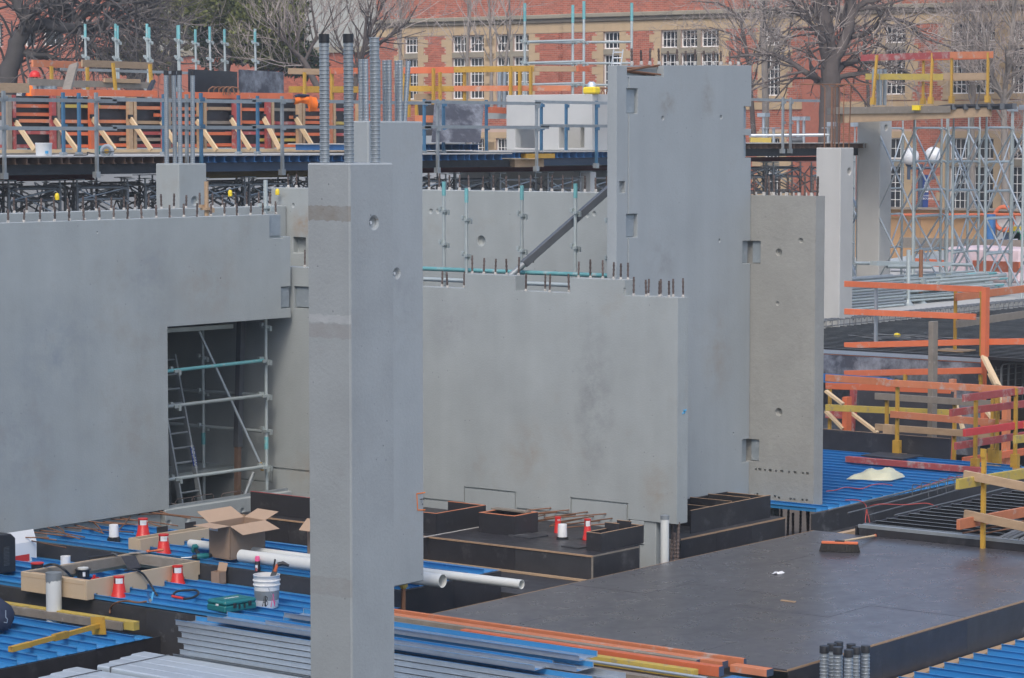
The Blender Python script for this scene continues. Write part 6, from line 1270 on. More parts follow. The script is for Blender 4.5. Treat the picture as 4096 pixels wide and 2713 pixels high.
deck('upper formwork deck in front of the white precast box, blue joists below', 45.02, 51.8, ZT + .04, 'blue_steel')
deck('right part of the upper formwork deck on rusty joists', 52.0, 60.1, 5.05, 'steel_brown')
deck('small raised formwork deck under the leaning panels', 42.3, 46.0, 5.04, 'blue_steel', y0=36.6, dep=2.4, pitch=.25)
def girder(label, x0, x1, y, z0, z1, mt, nm='steel_beam'):
    t = Thing(nm, label, 'beam')
    if nm == 'timber_beam': mb = MB(); mb.box((x0, y, z0), (x1, y + .15, z1)); t.part('beam', mb, mt)
    else:
        mb = MB(); mb.box((x0, y + .05, z0 + .012), (x1, y + .06, z1 - .012)); t.part('web', mb, mt); mb = MB(); mb.box((x0, y, z1 - .012), (x1, y + .12, z1)); t.part('top_flange', mb, mt); mb = MB(); mb.box((x0, y, z0), (x1, y + .12, z0 + .012)); t.part('bottom_flange', mb, mt)
    return t.done()
girder('black steel beam under the brown joists', 26, 35.4, 35.25, 4.50, 4.70, 'steel_dark'); girder('dark red steel beam below the black one', 26, 33.9, 36.0, 4.38, 4.49, 'steel_red')
girder('navy steel beam under the blue joists', 35.6, 41.9, 35.25, 4.52, 4.70, 'post_blue'); girder('yellowish timber beam below the navy beam', 35.8, 42.2, 36.0, 4.38, 4.51, 'yellow_dark', 'timber_beam')
girder('dark steel beam left of the timber packing, by the blade column', 41.95, 45.3, 35.25, 4.54, 4.71, 'steel_dark'); girder('navy steel beam in front of the white lower wall', 46.4, 52.0, 35.25, 4.56, 4.73, 'post_blue')
girder('long dark red steel beam above the prop heads', 42.0, 51.5, 36.0, 4.42, 4.53, 'steel_red'); girder('black steel beam below the rusty joists', 52, 60, 35.25, 4.72, 4.92, 'steel_dark'); girder('rust red steel beam under the right part of the deck', 52, 59.5, 36.0, 4.58, 4.69, 'steel_red')
p = RY(G3(960, 825), 35.25); mb = MB(); mb.box((45.35, 35.2, 4.53), (46.38, 35.35, 4.70)); single('timber_packing', 'brown timber packing between two steel beams', 'timber', mb, 'timber')
mb = MB(); mb.box((45.5, 34.99, 4.72), (46.5, 35.15, 4.82)); single('timber_packing', 'yellow packing piece among the blue joists', 'timber', mb, 'yellow')
# guard posts and rails of the upper deck
def gpost(label, x, f, mt, y=YD - .04, zt=5.95, zb=4.5, nm='guardrail_post'):
    t = Thing(nm, label, 'guardrail post'); mb = MB(); mb.beam((x, y, zb), (x, y, zt), .055, .05, up=(1, 0, 0)); t.part('tube', mb, mt); mb = MB(); mb.box((x - .05, y - .04, zb - .06), (x + .05, y + .06, zb + .05)); t.part('clamp', mb, 'galv_dull')
    for z in (zt - .12, zt - .62): mb = MB(); mb.box((x - .06, y - .05, z - .03), (x + .06, y - .028, z + .04)); t.part('bracket', mb, mt)
    return t.done()
for f, x, lb_ in ((Z1, 15, 'far-left'), (Z1, 660, 'saw-side'), (Z1, 1290, 'duct-side'), (Z1, 1955, 'middle'), (Z2, 1090, 'panel-side'), (Z2, 1760, 'box-side')):
    p = RY(f(x, 800), YD); d_ = {'far-left': 'by the left building edge', 'saw-side': 'beside the circular saw', 'duct-side': 'behind the four-duct column', 'middle': 'between the front column ducts and orange braces', 'panel-side': 'in front of the dusty leaning panel', 'box-side': 'in front of the white precast box'}[lb_]
    gpost('grey steel guardrail post of the upper deck ' + d_, p.x, f, 'galv_dull')
BP = ((Z1, 430, 'near the translucent bucket'), (Z1, 540, 'with paint spatters, right of the bucket'), (Z1, 1130, 'left of the four-duct column'), (Z1, 1390, 'right of the four-duct column'), (Z1, 1652, 'between orange braces'), (Z1, 1785, 'leaning between orange braces'), (Z2, 1000, 'beside the blade column'), (Z2, 1130, 'at the dusty panel'), (Z2, 1420, 'right of the dusty panel'), (Z2, 1792, 'left of the second opening of the white box'), (Z2, 1960, 'at the second opening of the white box'), (Z2, 2165, 'at the right end of the white box'))
for i, (f, x, s_) in enumerate(BP):
    yy = (36.6, 36.8, 36.5, 35.0, 36.2, 36.4, 36.3, 36.4, 36.2, 35.5, 35.6, 35.0)[i]; p = RY(f(x, 800), yy); gpost('blue steel guardrail post ' + s_, p.x, f, 'blue_steel2', yy - .04, 5.98, 4.84 if yy > 35.1 else 4.55)
def crail(label, x0, x1, z, y=YD - .08, dz=0., mt='galv_dull'):
    t = Thing('guard_rail', label, 'guardrail'); mb = MB(); mb.box((x0, y, z - .03), (x1, y + .006, z + .035)); t.part('rail_web', mb, mt); mb = MB(); mb.box((x0, y + .006, z + .03), (x1, y + .05, z + .035)); mb.box((x0, y + .006, z - .03), (x1, y + .05, z - .025)); t.part('rail_flange', mb, mt); return t.done()
for x0_, x1_, z, lb_ in ((27, 33.4, 5.80, 'top steel rail over the translucent bucket'), (33.3, 37.0, 5.83, 'top steel rail left of the front column'), (36.9, 42.2, 5.86, 'top steel rail behind the front column'), (42.0, 45.9, 5.89, 'top steel rail across the dusty panel'), (45.7, 52, 5.93, 'top steel rail across the white box'),
                         (27, 33.4, 5.31, 'middle steel rail over the translucent bucket'), (33.3, 37.0, 5.34, 'middle steel rail left of the front column'), (36.9, 42.2, 5.36, 'middle steel rail behind the front column'), (42.0, 46.2, 5.38, 'middle steel rail across the dusty panel'), (45.9, 52, 5.42, 'middle steel rail across the white box')):
    crail(lb_, x0_, x1_, z)
crail('top steel rail above the rusty joists', 52.2, 59.5, 6.12, 36.2); crail('middle steel rail above the rusty joists', 52.2, 55.5, 5.62, 36.4, mt='blue_steel2')
for x, s_ in ((1215, 'first'), (1268, 'second')): p = RY(Z3(x + 50, 800), 35.0); gpost('grey steel post above the rusty joists, %s of a pair' % s_, p.x, Z3, 'galv_dull', zt=6.15, zb=4.85)
# ---- orange formwork wall
WY = 40.0
t = Thing('formwork_wall', 'long formwork wall of black panels with orange and timber framing', 'formwork')
xs_ = [RY(Z1(x, 900), WY).x for x in (20, 330, 600, 865, 1105, 1355, 1600, 1828, 2045, 2260, 2460)]
for i in range(len(xs_) - 1): mb = MB(); mb.box((xs_[i] + .003, WY, 4.95), (xs_[i + 1] - .003, WY + .02, 5.98)); t.part('black_panel', mb, 'formply_dusty' if i in (2, 5) else 'formply')
sm = ['timber_grey', 'red_worn', 'orange', 'timber', 'red_worn', 'timber', 'red_worn', 'red_worn', 'timber', 'orange_worn', 'timber']; s2 = ['red_worn', 'timber_grey', 'orange_worn', 'timber', 'timber_grey', 'timber', 'orange_worn', 'timber', 'timber', 'timber', 'timber']
for i, x in enumerate(xs_):
    mb = MB(); mb.box((x - .05, WY - .20, 4.93), (x + .06, WY - .11, 5.99)); t.part('stud', mb, sm[i]); mb = MB(); mb.box((x + .10, WY - .20, 4.93), (x + .17, WY - .11, 5.99)); t.part('stud', mb, s2[i])
hm = ['orange', 'timber_grey', 'orange_worn', 'yellow_timber', 'orange', 'timber', 'orange_worn', 'red_worn', 'orange', 'orange_worn']
for j, z in enumerate((5.00, 5.12, 5.25, 5.49, 5.62, 5.78)):
    for i in range(len(xs_) - 1):
        if j in (1, 4) and (i + j) % 4: continue
        zz = z + xr(-.015, .015); a_ = xs_[i] - (.2 if (i + j) % 4 == 0 else -.06); b_ = xs_[i + 1] + (.0 if (i + j) % 3 else .3); mb = MB(); mb.box((a_, WY - .105 + .001 * i, zz - .033), (b_, WY - .06 + .001 * i, zz + .033)); t.part('waler', mb, hm[(i * 3 + j * 2) % 10] if j not in (0, 2) else ('orange' if i % 3 else 'red_worn'))
t.done()
mb = MB(); mb.box((xs_[0] - 1, WY - .25, 4.86), (xs_[-1], WY + .05, 4.925)); single('sole_plate', 'pale timber sole plate under the orange formwork wall', 'timber', mb, 'pine_new')
mb = MB(); mb.box((xs_[0] - 2, WY - .9, 4.835), (xs_[-1], WY - .4, 4.85)); single('ply_sheet', 'strip of grey ply at the foot of the pine braces', 'plywood sheet', mb, 'timber_grey')
for a, b, lb_ in (((205, 640), (1060, 660), 'long orange timber on top of the formwork wall, left part'), ((1190, 655), (2005, 668), 'long orange timber on top of the formwork wall, right part')):
    p = RY(Z1(*a), WY); q = RY(Z1(*b), WY); timber(lb_, (p.x, WY - .1, 6.05), (q.x, WY - .1, 6.07), .10, .13, 'orange')
BL = ['behind the translucent bucket', 'between blue posts', 'behind the circular saw', 'left of the four-duct column', 'hidden partly by the first duct', 'right of the four-duct column', 'beside a blue post, under the top rail', 'third before the front column', 'nearest the front column ducts']
for i, (a, b) in enumerate((((110, 850), (240, 1045)), ((380, 835), (540, 1052)), ((645, 825), (800, 1045)), ((910, 828), (1055, 1045)), ((1125, 845), (1240, 1030)), ((1370, 840), (1510, 1047)), ((1610, 830), (1745, 1042)), ((1838, 822), (1950, 1040)), ((2062, 825), (2192, 1042)))):
    p = RY(Z1(*a), WY - .22); q = RZ(Z1(*b), 4.88); q = RY(Z1(*b), WY - .75); t = Thing('timber_brace', 'new pine brace of the orange formwork wall, ' + BL[i], 'timber brace'); mb = MB(); mb.beam(p, V((q.x, q.y, max(q.z, 4.86))), .045, .095, up=(0, 1, 0)); t.part('brace', mb, 'pine_new'); mb = MB(); mb.box((p.x - .05, p.y - .02, p.z), (p.x + .06, p.y + .03, p.z + .08)); t.part('cleat', mb, 'black_plastic'); t.done()
# bucket, saw, garment on the deck
p = RY(G1(625, 1255), 35.3); p.z = ZT + .002; t = Thing('bucket', 'translucent plastic bucket with blue sticker on the upper deck', 'bucket'); mb = MB(); mb.lathe(p, [(.135, 0), (.145, .2), (.152, .21), (.15, .23)], 20); t.part('pail', mb, 'white_plastic'); mb = MB(); c = p + V((-fw[0] * .15, -fw[1] * .15, .06)) + V((rt[0], rt[1], 0)) * .08; mb.box((c.x - .02, c.y - .02, c.z - .02), (c.x + .02, c.y + .02, c.z + .03)); t.part('sticker', mb, 'blue_spray'); t.done()
c = RY(G1(1525, 1160), 35.25); ax = V((-fw[0], -fw[1], 0)); t = Thing('circular_saw', 'teal circular saw with round steel guard on the upper deck', 'circular saw')
mb = MB(); mb.lathe(c, [(.125, -.02), (.13, 0), (.125, .03), (.09, .035), (.085, .02)], 24, axis=ax); t.part('blade_guard', mb, 'galv'); mb = MB(); mb.lathe(c + ax * .036, [(.085, 0), (.085, .004)], 24, axis=ax); t.part('blade', mb, 'galv_dull'); mb = MB(); mb.lathe(c + ax * .042, [(.045, 0), (.02, .012)], 14, axis=ax); t.part('hub', mb, 'yellow')
mb = MB(); mb.beam(c - V((rt[0], rt[1], 0)) * .16 - ax * .1 + V((0, 0, .02)), c - ax * .08 + V((0, 0, .03)), .14, .16); t.part('motor', mb, 'teal_case', bevel=.02); mb = MB(); mb.beam(c - V((rt[0], rt[1], 0)) * .2 + V((0, 0, -.02)) + ax * .05, c + V((rt[0], rt[1], 0)) * .14 + V((0, 0, .0)) + ax * .05, .03, .012); t.part('base_plate', mb, 'steel_grey'); t.done()
cable('black saw lead lying on the upper deck', [c - V((rt[0], rt[1], 0)) * .18 + V((0, 0, -.06)), c - V((rt[0], rt[1], 0)) * .35 + V((0, 0, -.02)), V((c.x - rt[0] * .36, c.y - rt[1] * .36, ZT + .015)), V((c.x - rt[0] * .6, c.y - rt[1] * .6, ZT + .01))], .01, 'black_plastic')
p = RY(Z1(2125, 665), YD - .1); t = Thing('hi_vis_garment', 'bright orange work garment with navy collar hung over the rail', 'clothing'); mb = MB(); mb.smooth = True
for i in range(13):
    for j in range(6):
        u = i / 12 - .5; v_ = j / 5; x = p.x + .62 * u; dz = (-.02 - .10 * v_ - (.14 * v_ if u > .15 else 0) + .015 * math.sin(9 * u + 3 * v_)); mb.v.append((x, YD - .10 - .05 * math.sin(math.pi * v_) - .02 * math.sin(14 * u), 5.93 + dz + .04 * (1 - v_)))
for i in range(12):
    for j in range(5): k = i * 6 + j; mb.f.append((k, k + 6, k + 7, k + 1))
t.part('fabric', mb, 'hi_vis'); mb = MB(); mb.tube([(p.x - .3, YD - .1, 5.94), (p.x - .2, YD - .12, 5.97), (p.x + .1, YD - .1, 5.96)], .03, 7); t.part('collar', mb, 'navy'); t.done()
# ---- behind the wall: timbers, posts, panels, standards
def dtim(label, f, a, b, D1_, D2_, mt, ht, wd=.05): return rail(label, RD(f(*a), D1_), RD(f(*b), D2_), mt, wd, ht, 'timber_rail')
dtim('brown timber top rail behind the formwork wall, hard hat side', Z1, (225, 442), (570, 455), 58, 60, 'orange_worn', .15); dtim('brown timber top rail behind the formwork wall, posts side', Z1, (570, 442), (1058, 460), 58.5, 61, 'timber', .15)
dtim('grey timber middle rail just in front of the hard hat', Z1, (195, 570), (590, 590), 56.5, 58, 'timber_grey', .15); dtim('grey timber middle rail behind the orange beam', Z1, (575, 585), (1070, 598), 58, 60, 'timber_grey', .14); dtim('brown timber stacked on the middle rail', Z1, (725, 560), (975, 568), 58.5, 59.5, 'timber', .09)
dtim('long blue-grey steel rail behind the yellow posts', Z1, (420, 483), (1320, 510), 60, 62, 'galv_dull', .06); dtim('yellow-brown timber rail at the far left', Z1, (-30, 612), (200, 615), 55, 56, 'timber', .2)
a = RD(Z1(515, 452), 55.5); b = RD(Z1(460, 655), 54.2); mb = MB(); mb.beam(b, a, .06, .20, up=(0, 1, 0)); single('timber_brace', 'broad grey timber leaning on the orange formwork wall', 'timber brace', mb, 'timber_grey')
a = RD(Z1(1070, 565), 56.5); b = RD(Z1(1035, 640), 56.2); mb = MB(); mb.beam(b, a, .06, .09, up=(0, 1, 0)); single('timber_brace', 'short dark strut on top of the formwork wall', 'timber brace', mb, 'formply')
for x0_, yt, x1_, yb, lb_ in ((358, 462, 362, 600, 'yellow post behind the hard hat rail'), (608, 470, 612, 632, 'yellow post behind the leaning timber'), (787, 438, 806, 636, 'leaning yellow post behind the orange beam'), (1045, 448, 1053, 580, 'yellow post near the pair of standards')):
    a = RD(Z1(x0_, yt), 58.5); b = RD(Z1(x1_, yb), 58.5); mb = MB(); mb.beam(V((b.x, b.y, min(b.z, 5.0))) if x0_ == 358 else b, a, .06, .06, up=(1, 0, 0)); single('guardrail_post', lb_, 'guardrail post', mb, 'yellow')
SL = ['lone teal-topped standard in front of the left brick building', 'left of the first pair of teal-topped standards', 'right of the first pair of teal-topped standards', 'left of the second pair of teal-topped standards', 'right of the second pair of teal-topped standards', 'teal-topped standard rising behind the four-duct column', 'teal-topped standard close behind the one at the four-duct column', 'teal-topped standard first right of the four-duct column', 'teal-topped standard above the first black panel', 'teal-topped standard above the joint of the black panels', 'teal-topped standard in front of the pine tree, above the second black panel']
for i, (x, yt, yb, c1_, c2_) in enumerate(((593, 168, 450, 262, 395), (805, 167, 550, 275, 405), (819, 180, 560, 292, 420), (1024, 166, 560, 270, 400), (1039, 190, 570, 290, 415), (1238, 178, 640, 280, 400), (1246, 176, 500, 285, 408), (1361, 206, 640, 300, 425), (1461, 186, 640, 290, 412), (1564, 203, 640, 300, 425), (1777, 202, 640, 298, 425))):
    D_ = 63 + (i % 3) * .7; p = RD(Z1(x, yt), D_); b = RD(Z1(x - 2, yb), D_); standard((p.x + .06, p.y, 4.9), p, SL[i] if 'standard' in SL[i] else SL[i], .32, [RD(Z1(x, c1_), D_).z, RD(Z1(x, c2_), D_).z, RD(Z1(x, c2_), D_).z - .75], r=.028)
for a, b, lb_, mt in (((1310, 482), (1655, 640), 'black formply panel standing behind the deck, cleaner one', 'formply'), ((1662, 485), (1978, 640), 'black formply panel standing behind the deck, with white stains', 'formply_stained')):
    D_ = 59.0; p = RD(Z1(*a), D_); q = RD(Z1(*b), D_ + 1.6); mb = MB(); mb.prism([(p.x, p.y, 5.0), (q.x, q.y, 5.0), (q.x, q.y, p.z - .02), (p.x, p.y, p.z)], (.02, .02, 0)); single('formwork_sheet', lb_, 'formwork', mb, mt)
me = shared('duct_short', duct_mesh(.06, .9), 'duct_steel'); t = Thing('duct_bundle', 'row of short corrugated ducts near the hard hat', 'ducts')
for x in (248, 285, 318, 347, 375): p = RD(Z1(x, 600), 57); t.p.append(('duct', (me, V((p.x, p.y, p.z - .9))), 'galv_tube', None, 0, None, None))
t.done()
random.seed(41)
t = Thing('bent_rebar', 'row of rusty looped bars on top of the formwork wall by the black panels', 'rebar')
for i, x in enumerate((1455, 1490, 1525, 1555, 1590)): p = RD(Z1(x, 665), 57); mb = MB(); mb.tube([p, p + V((0, 0, .12)), p + V((.06, -.05, .18)), p + V((.16, -.13, .16)), p + V((.2, -.16, .02))], .016, 6); t.part('bar', mb, 'rebar_rust')
t.done()
# yellow guard rails in front of the brick building
for a, b, mt, ht, lb_ in (((90, 482), (312, 487), 'timber', .14, 'brown top rail left of the three ducts'), ((380, 480), (556, 480), 'orange', .14, 'orange top rail seen between the three ducts'), ((870, 478), (1210, 474), 'orange', .15, 'orange top rail right of the thin ducts'), ((1210, 472), (1755, 465), 'yellow', .14, 'yellow top rail in front of the stone windows'), ((1755, 466), (2040, 468), 'timber', .13, 'brown top rail behind the pale scaffold frame'), ((2045, 467), (2122, 467), 'orange', .12, 'short orange top rail end behind the scaffold frame'),
                      ((95, 606), (312, 606), 'yellow', .15, 'yellow middle rail left of the three ducts'), ((390, 606), (560, 607), 'yellow', .15, 'yellow middle rail seen between the three ducts'), ((870, 600), (1210, 602), 'yellow', .13, 'yellow middle rail right of the thin ducts'), ((1210, 600), (2000, 597), 'orange_worn', .13, 'orange brown middle rail in front of the stone windows'), ((945, 656), (1075, 656), 'timber', .14, 'yellowish timber rail above the dusty panel'), ((945, 805), (1115, 806), 'orange_worn', .15, 'orange timber in front of the dusty panel')):
    dtim(lb_, Z2, a, b, 63.0 if a[1] < 700 else 57.5, 63.4 if a[1] < 700 else 57.6, mt, ht, .06)
for x, yt, yb, s_ in ((200, 490, 640, 'left of the three ducts'), (385, 470, 665, 'between the first two ducts'), (905, 480, 620, 'behind the leaning duct, short'), (878, 490, 660, 'right beside the thin ducts'), (1072, 462, 668, 'first of the close pair by the window'), (1117, 490, 668, 'second of the close pair by the window'), (1282, 455, 672, 'before the twin stone windows'), (1594, 455, 640, 'left of the pale scaffold frame'), (1656, 485, 640, 'beside the pale scaffold standard'), (1730, 455, 632, 'just right of the scaffold standard'), (958, 700, 800, 'low one above the dusty panel')):
    a = RD(Z2(x, yt), 63.1); b = RD(Z2(x, yb), 63.1); mb = MB(); mb.beam(V((b.x, b.y, b.z - .6)), a, .062, .062, up=(1, 0, 0)); single('guardrail_post', 'yellow steel post ' + s_, 'guardrail post', mb, 'yellow')
# dusty panels and concrete beside them
a, b, c, d_ = [RD(G3(*p), D_) for p, D_ in (((225, 158), 57.6), ((800, 152), 58.6), ((755, 612), 57.6), ((190, 605), 56.8))]
mb = MB(); mb.prism([a, b, c, d_], (.02, .02, 0)); single('formwork_sheet', 'large white-dusted formply panel leaning behind the rail', 'formwork', mb, 'formply_stained')
a, b, c, d_ = [RD(G3(*p), 59.0) for p in ((35, 170), (330, 165), (300, 525), (60, 530))]; mb = MB(); mb.prism([a, b, c, d_], (.02, .02, 0)); single('formwork_sheet', 'dark formply panel behind the dusty one', 'formwork', mb, 'formply')
p = RD(G3(940, 320), 66); mb = MB(); a = RD(G3(825, 268), 66); b = RD(G3(1062, 330), 64.5); mb.box((a.x, b.y - .2, b.z), (b.x + 1.0, a.y, a.z)); single('concrete_slab', 'grey slab edge behind the dusty panel carrying two ducts', 'slab', mb, 'concrete')
me = shared('duct_far2', duct_mesh(.05, .95), 'duct_steel'); t = Thing('duct_bundle', 'two corrugated ducts standing on the grey slab edge', 'ducts')
for x in (972, 1026): p = RD(G3(x, 235), 65.5); t.p.append(('duct', (me, p, (-.02, .06, 0)), 'galv_tube', None, 0, None, None))
t.done()
mb = MB(); p = RD(G3(885, 230), 64.5); q = RD(G3(1055, 240), 64); mb.beam(p, q, .2, .14); single('timber_block', 'orange red timber at the foot of the two ducts', 'timber', mb, 'orange')
# white precast box and lower wall
t = Thing('precast_box', 'white sunlit precast concrete box with two openings', 'precast box'); XB = 48.4; ya, yb_ = 35.38, 37.82
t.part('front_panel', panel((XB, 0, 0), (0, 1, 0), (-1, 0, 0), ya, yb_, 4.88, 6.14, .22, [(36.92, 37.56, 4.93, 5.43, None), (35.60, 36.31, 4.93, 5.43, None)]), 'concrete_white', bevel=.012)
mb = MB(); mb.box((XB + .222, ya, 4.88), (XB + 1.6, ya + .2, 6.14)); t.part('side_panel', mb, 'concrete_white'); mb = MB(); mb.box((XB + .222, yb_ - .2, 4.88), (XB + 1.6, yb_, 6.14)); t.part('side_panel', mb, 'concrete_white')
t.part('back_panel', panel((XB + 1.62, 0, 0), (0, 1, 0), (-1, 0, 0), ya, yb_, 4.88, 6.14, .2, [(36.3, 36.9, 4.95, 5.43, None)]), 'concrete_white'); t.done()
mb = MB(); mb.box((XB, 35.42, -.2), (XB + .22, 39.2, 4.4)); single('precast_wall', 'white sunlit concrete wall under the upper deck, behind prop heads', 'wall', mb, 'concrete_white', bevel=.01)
mb = MB(); mb.box((50.4, 35.6, -.2), (50.6, 38.5, 6.0)); single('precast_wall', 'shaded grey wall beside the tall panel, with a round socket', 'wall', mb, 'concrete')
p = RX(Z2(2142, 600), XB + .1); t = Thing('laser_level', 'yellow survey laser level on top of the white box', 'survey instrument'); mb = MB(); mb.box((p.x - .12, p.y - .17, 6.145), (p.x + .12, p.y + .17, 6.30)); t.part('body', mb, 'yellow_cap', bevel=.03); mb = MB(); mb.lathe((p.x, p.y, 6.30), [(.09, 0), (.09, .08), (.05, .12)], 12); t.part('head', mb, 'galv_pale'); t.done()
random.seed(51)
t = Thing('starter_bars', 'bent rusty starter bars beside the white box', 'rebar')
for i, (x, xt) in enumerate(((2130, 2130), (2155, 2150), (2190, 2187), (2215, 2212), (2275, 2258), (2280, 2318))):
    p = RD(G3(x, 660), 60.5); q = RD(G3(xt, 30), 60.5); s_ = V((-rt[0], -rt[1], 0)) * (1 if i % 2 == 0 else -1) * .12; mb = MB(); mb.tube([p, q, q + s_ * .35 + V((0, 0, .07)), q + s_ + V((0, 0, .10)), q + s_ * (2.6) + V((0, 0, .10))], .017, 6); t.part('bar', mb, 'rebar_rust')
t.done()
# pale scaffold frame and ladder above the white box
t = Thing('scaffold_bay', 'pale galvanised scaffold frame with teal spigots above the white box', 'scaffold'); D_ = 66.5; st = {}
for x, yt, yb, dd in ((1690, 22, 640, 0), (2015, 35, 560, 1.8), (2090, 8, 620, 0.6), (2414, 20, 560, .9)):
    p = RD(Z2(x, yt), D_ + dd); b = RD(Z2(x + 3, yb), D_ + dd); st[x] = (p, b); mb = MB(); mb.tube([(p.x, p.y, 5.3), p - V((0, 0, .45))], .034, 8); t.part('standard', mb, 'scaffold'); mb = MB(); mb.tube([p - V((0, 0, .45)), p], .04, 8); t.part('spigot', mb, 'scaffold_teal')
for y in (282, 425, 572):
    for (x0_, x1_, da, db, dy) in ((1690, 2090, 0, .6, -10), (1690, 2015, 0, 1.8, 8), (2090, 2414, .6, .9, 3), (2015, 2400, 1.8, 2.2, 5)):
        p = RD(Z2(x0_, y + (4 if dy > 0 else 2)), D_ + da); q = RD(Z2(x1_, y + dy), D_ + db); mb = MB(); mb.tube([p, q], .03, 7); t.part('ledger', mb, 'scaffold')
    for x in (1690, 2090, 2015): p = RD(Z2(x, y), D_ + (.6 if x == 2090 else 1.8 if x == 2015 else 0)); mb = MB(); coupler_ring(mb, p, .034); t.part('coupler', mb, 'scaffold')
t.done()
t = Thing('ladder', 'aluminium ladder leaning behind the tall wall panel', 'ladder'); a = RD(Z2(2248, 640), 66); b = RD(Z2(2292, 335), 66); o_ = RD(Z2(2345, 400), 66) - RD(Z2(2282, 400), 66)
for s_ in (V((0, 0, 0)), o_): mb = MB(); mb.beam(a + s_, b + s_, .03, .08, up=(fw[0], fw[1], 0)); t.part('stile', mb, 'galv')
for k in range(8): p = a + (b - a) * (.06 + k * .125); mb = MB(); mb.tube([p, p + o_], .017, 6); t.part('rung', mb, 'galv')
t.done()
# standards between the two bar-topped walls
for f, x, yt, yc, mt, lb_ in ((Z1, 1438, 1265, 1450, 'timber', 'tan-painted standard between the bar-topped walls'), (Z1, 1850, 1255, 1440, 'scaffold', 'grey standard between the bar-topped walls')):
    p = RY(f(x, yt), 28.0); t = Thing('scaffold_standard', lb_, 'scaffold tube'); mb = MB(); mb.tube([(p.x, p.y, 0), (p.x, p.y, p.z)], .034, 9); t.part('tube', mb, mt); mb = MB(); coupler_ring(mb, V((p.x, p.y, RY(f(x, yc), 28.0).z)), .034); t.part('coupler', mb, mt); t.done()
# ---- shoring frames under the deck
def shore(loc, label, grp):
    t = Thing('shoring_trestle', label, 'shoring frame', grp); w_ = 1.2; t.base = (0, 0, 0)
    for x in (0, w_):
        mb = MB(); mb.tube([(x, 0, 0), (x, 0, 4.2)], .03, 7); t.part('leg', mb, 'steel_grey2'); mb = MB(); mb.tube([(x, 0, 4.2), (x, 0, 4.33)], .02, 6); t.part('jack', mb, 'galv_dull'); mb = MB(); mb.box((x - .1, -.1, 4.33), (x + .1, .1, 4.345)); t.part('fork_head', mb, 'galv_dull'); mb = MB(); mb.lathe((x, 0, 4.21), [(.02, 0), (.08, .01), (.08, .02), (.02, .03)], 8); t.part('jack_nut', mb, 'galv_dull')
    for z in (.4, 1.6, 2.8, 3.6, 3.98, 4.19): mb = MB(); mb.tube([(0, 0, z - .06), (.12, 0, z), (w_ - .12, 0, z), (w_, 0, z - .06)], .025, 6); t.part('ledger', mb, 'steel_grey2')
    for (za, zb) in ((3.6, 4.2), (4.2, 3.6)): mb = MB(); mb.tube([(0, .05, za), (w_ * .5, 1.0, zb)], .016, 5); t.part('cross_brace', mb, 'steel_grey2'); mb = MB(); mb.tube([(w_, .05, za), (w_ * .5, 1.0, zb)], .016, 5); t.part('cross_brace', mb, 'steel_grey2')
    for (za, zb) in ((3.98, 4.18), (4.18, 3.7)): mb = MB(); mb.tube([(0, 0, za), (w_, 0, zb)], .014, 5); t.part('brace', mb, 'galv_tube')
    r_ = t.done(); r_.location = loc; return r_
GSH = 'shoring frames under the upper deck'; lb_ = 'dark shoring frame with fork heads carrying the upper deck'
fr = shore((28.0, 35.7, 0), lb_, GSH); fr.scale = (1, 1, 1.015)
random.seed(61)
for r_, y in enumerate((35.7, 37.2, 39.4)):
    x = 28.0 + r_ * .55 + (2.1 if r_ == 0 else 0)
    while x < 59:
        if not (46.2 < x < 52.5 and y > 36.8 and x > 47.2): c = copy_tree(fr, (x + xr(-.15, .15), y + xr(-.1, .1), 0 if x < 52 else .16), xr(-.06, .06))
        x += 1.5 + xr(-.1, .25)
mb = MB(); mb.box((30, 50, -.2), (62, 50.3, 5.6)); single('precast_wall', 'pale backdrop wall added far under the upper deck, left side, for brightness', 'wall', mb, 'concrete_white')  # added wall; its white stands in for the bright open background
t = Thing('concrete_slab', 'upper concrete floor slab behind the formwork wall', 'slab'); mb = MB(); mb.box((26, 40.6, 4.55), (46, 47, 4.88)); t.part('slab', mb, 'concrete_pale'); t.done()
# prop heads on the right deck
t = Thing('prop_heads', 'row of galvanised prop heads and ledger above the rusty joists', 'props')
for x, yt in ((1140, 815), (1380, 840), (1420, 840), (1160, 895), (1210, 895), (1590, 895)):
    p = RD(Z3(x, yt), 69); mb = MB(); mb.tube([(p.x, p.y, 5.05), p], .04, 7); t.part('prop', mb, 'galv'); mb = MB(); mb.box((p.x - .12, p.y - .12, p.z), (p.x + .12, p.y + .12, p.z + .1 if yt < 850 else p.z + .02)); t.part('fork_head', mb, 'galv')
a = RD(Z3(1040, 945), 69); b = RD(Z3(1600, 940), 69); mb = MB(); mb.tube([a, b], .045, 7); t.part('ledger', mb, 'galv'); t.done()
mb = MB(); a = RD(Z3(1045, 975), 67); b = RD(Z3(1190, 978), 67); mb.beam(a, b, .3, .12); single('timber_block', 'rust-stained yellow timber on the right part of the deck', 'timber', mb, 'yellow_timber')
mb = MB(); a = RD(Z3(1320, 982), 68); b = RD(Z3(1410, 975), 68); mb.tube([a, b], .08, 8); single('pipe_offcut', 'dark grey pipe offcut lying on the right part of the deck', 'pipe', mb, 'steel_grey')
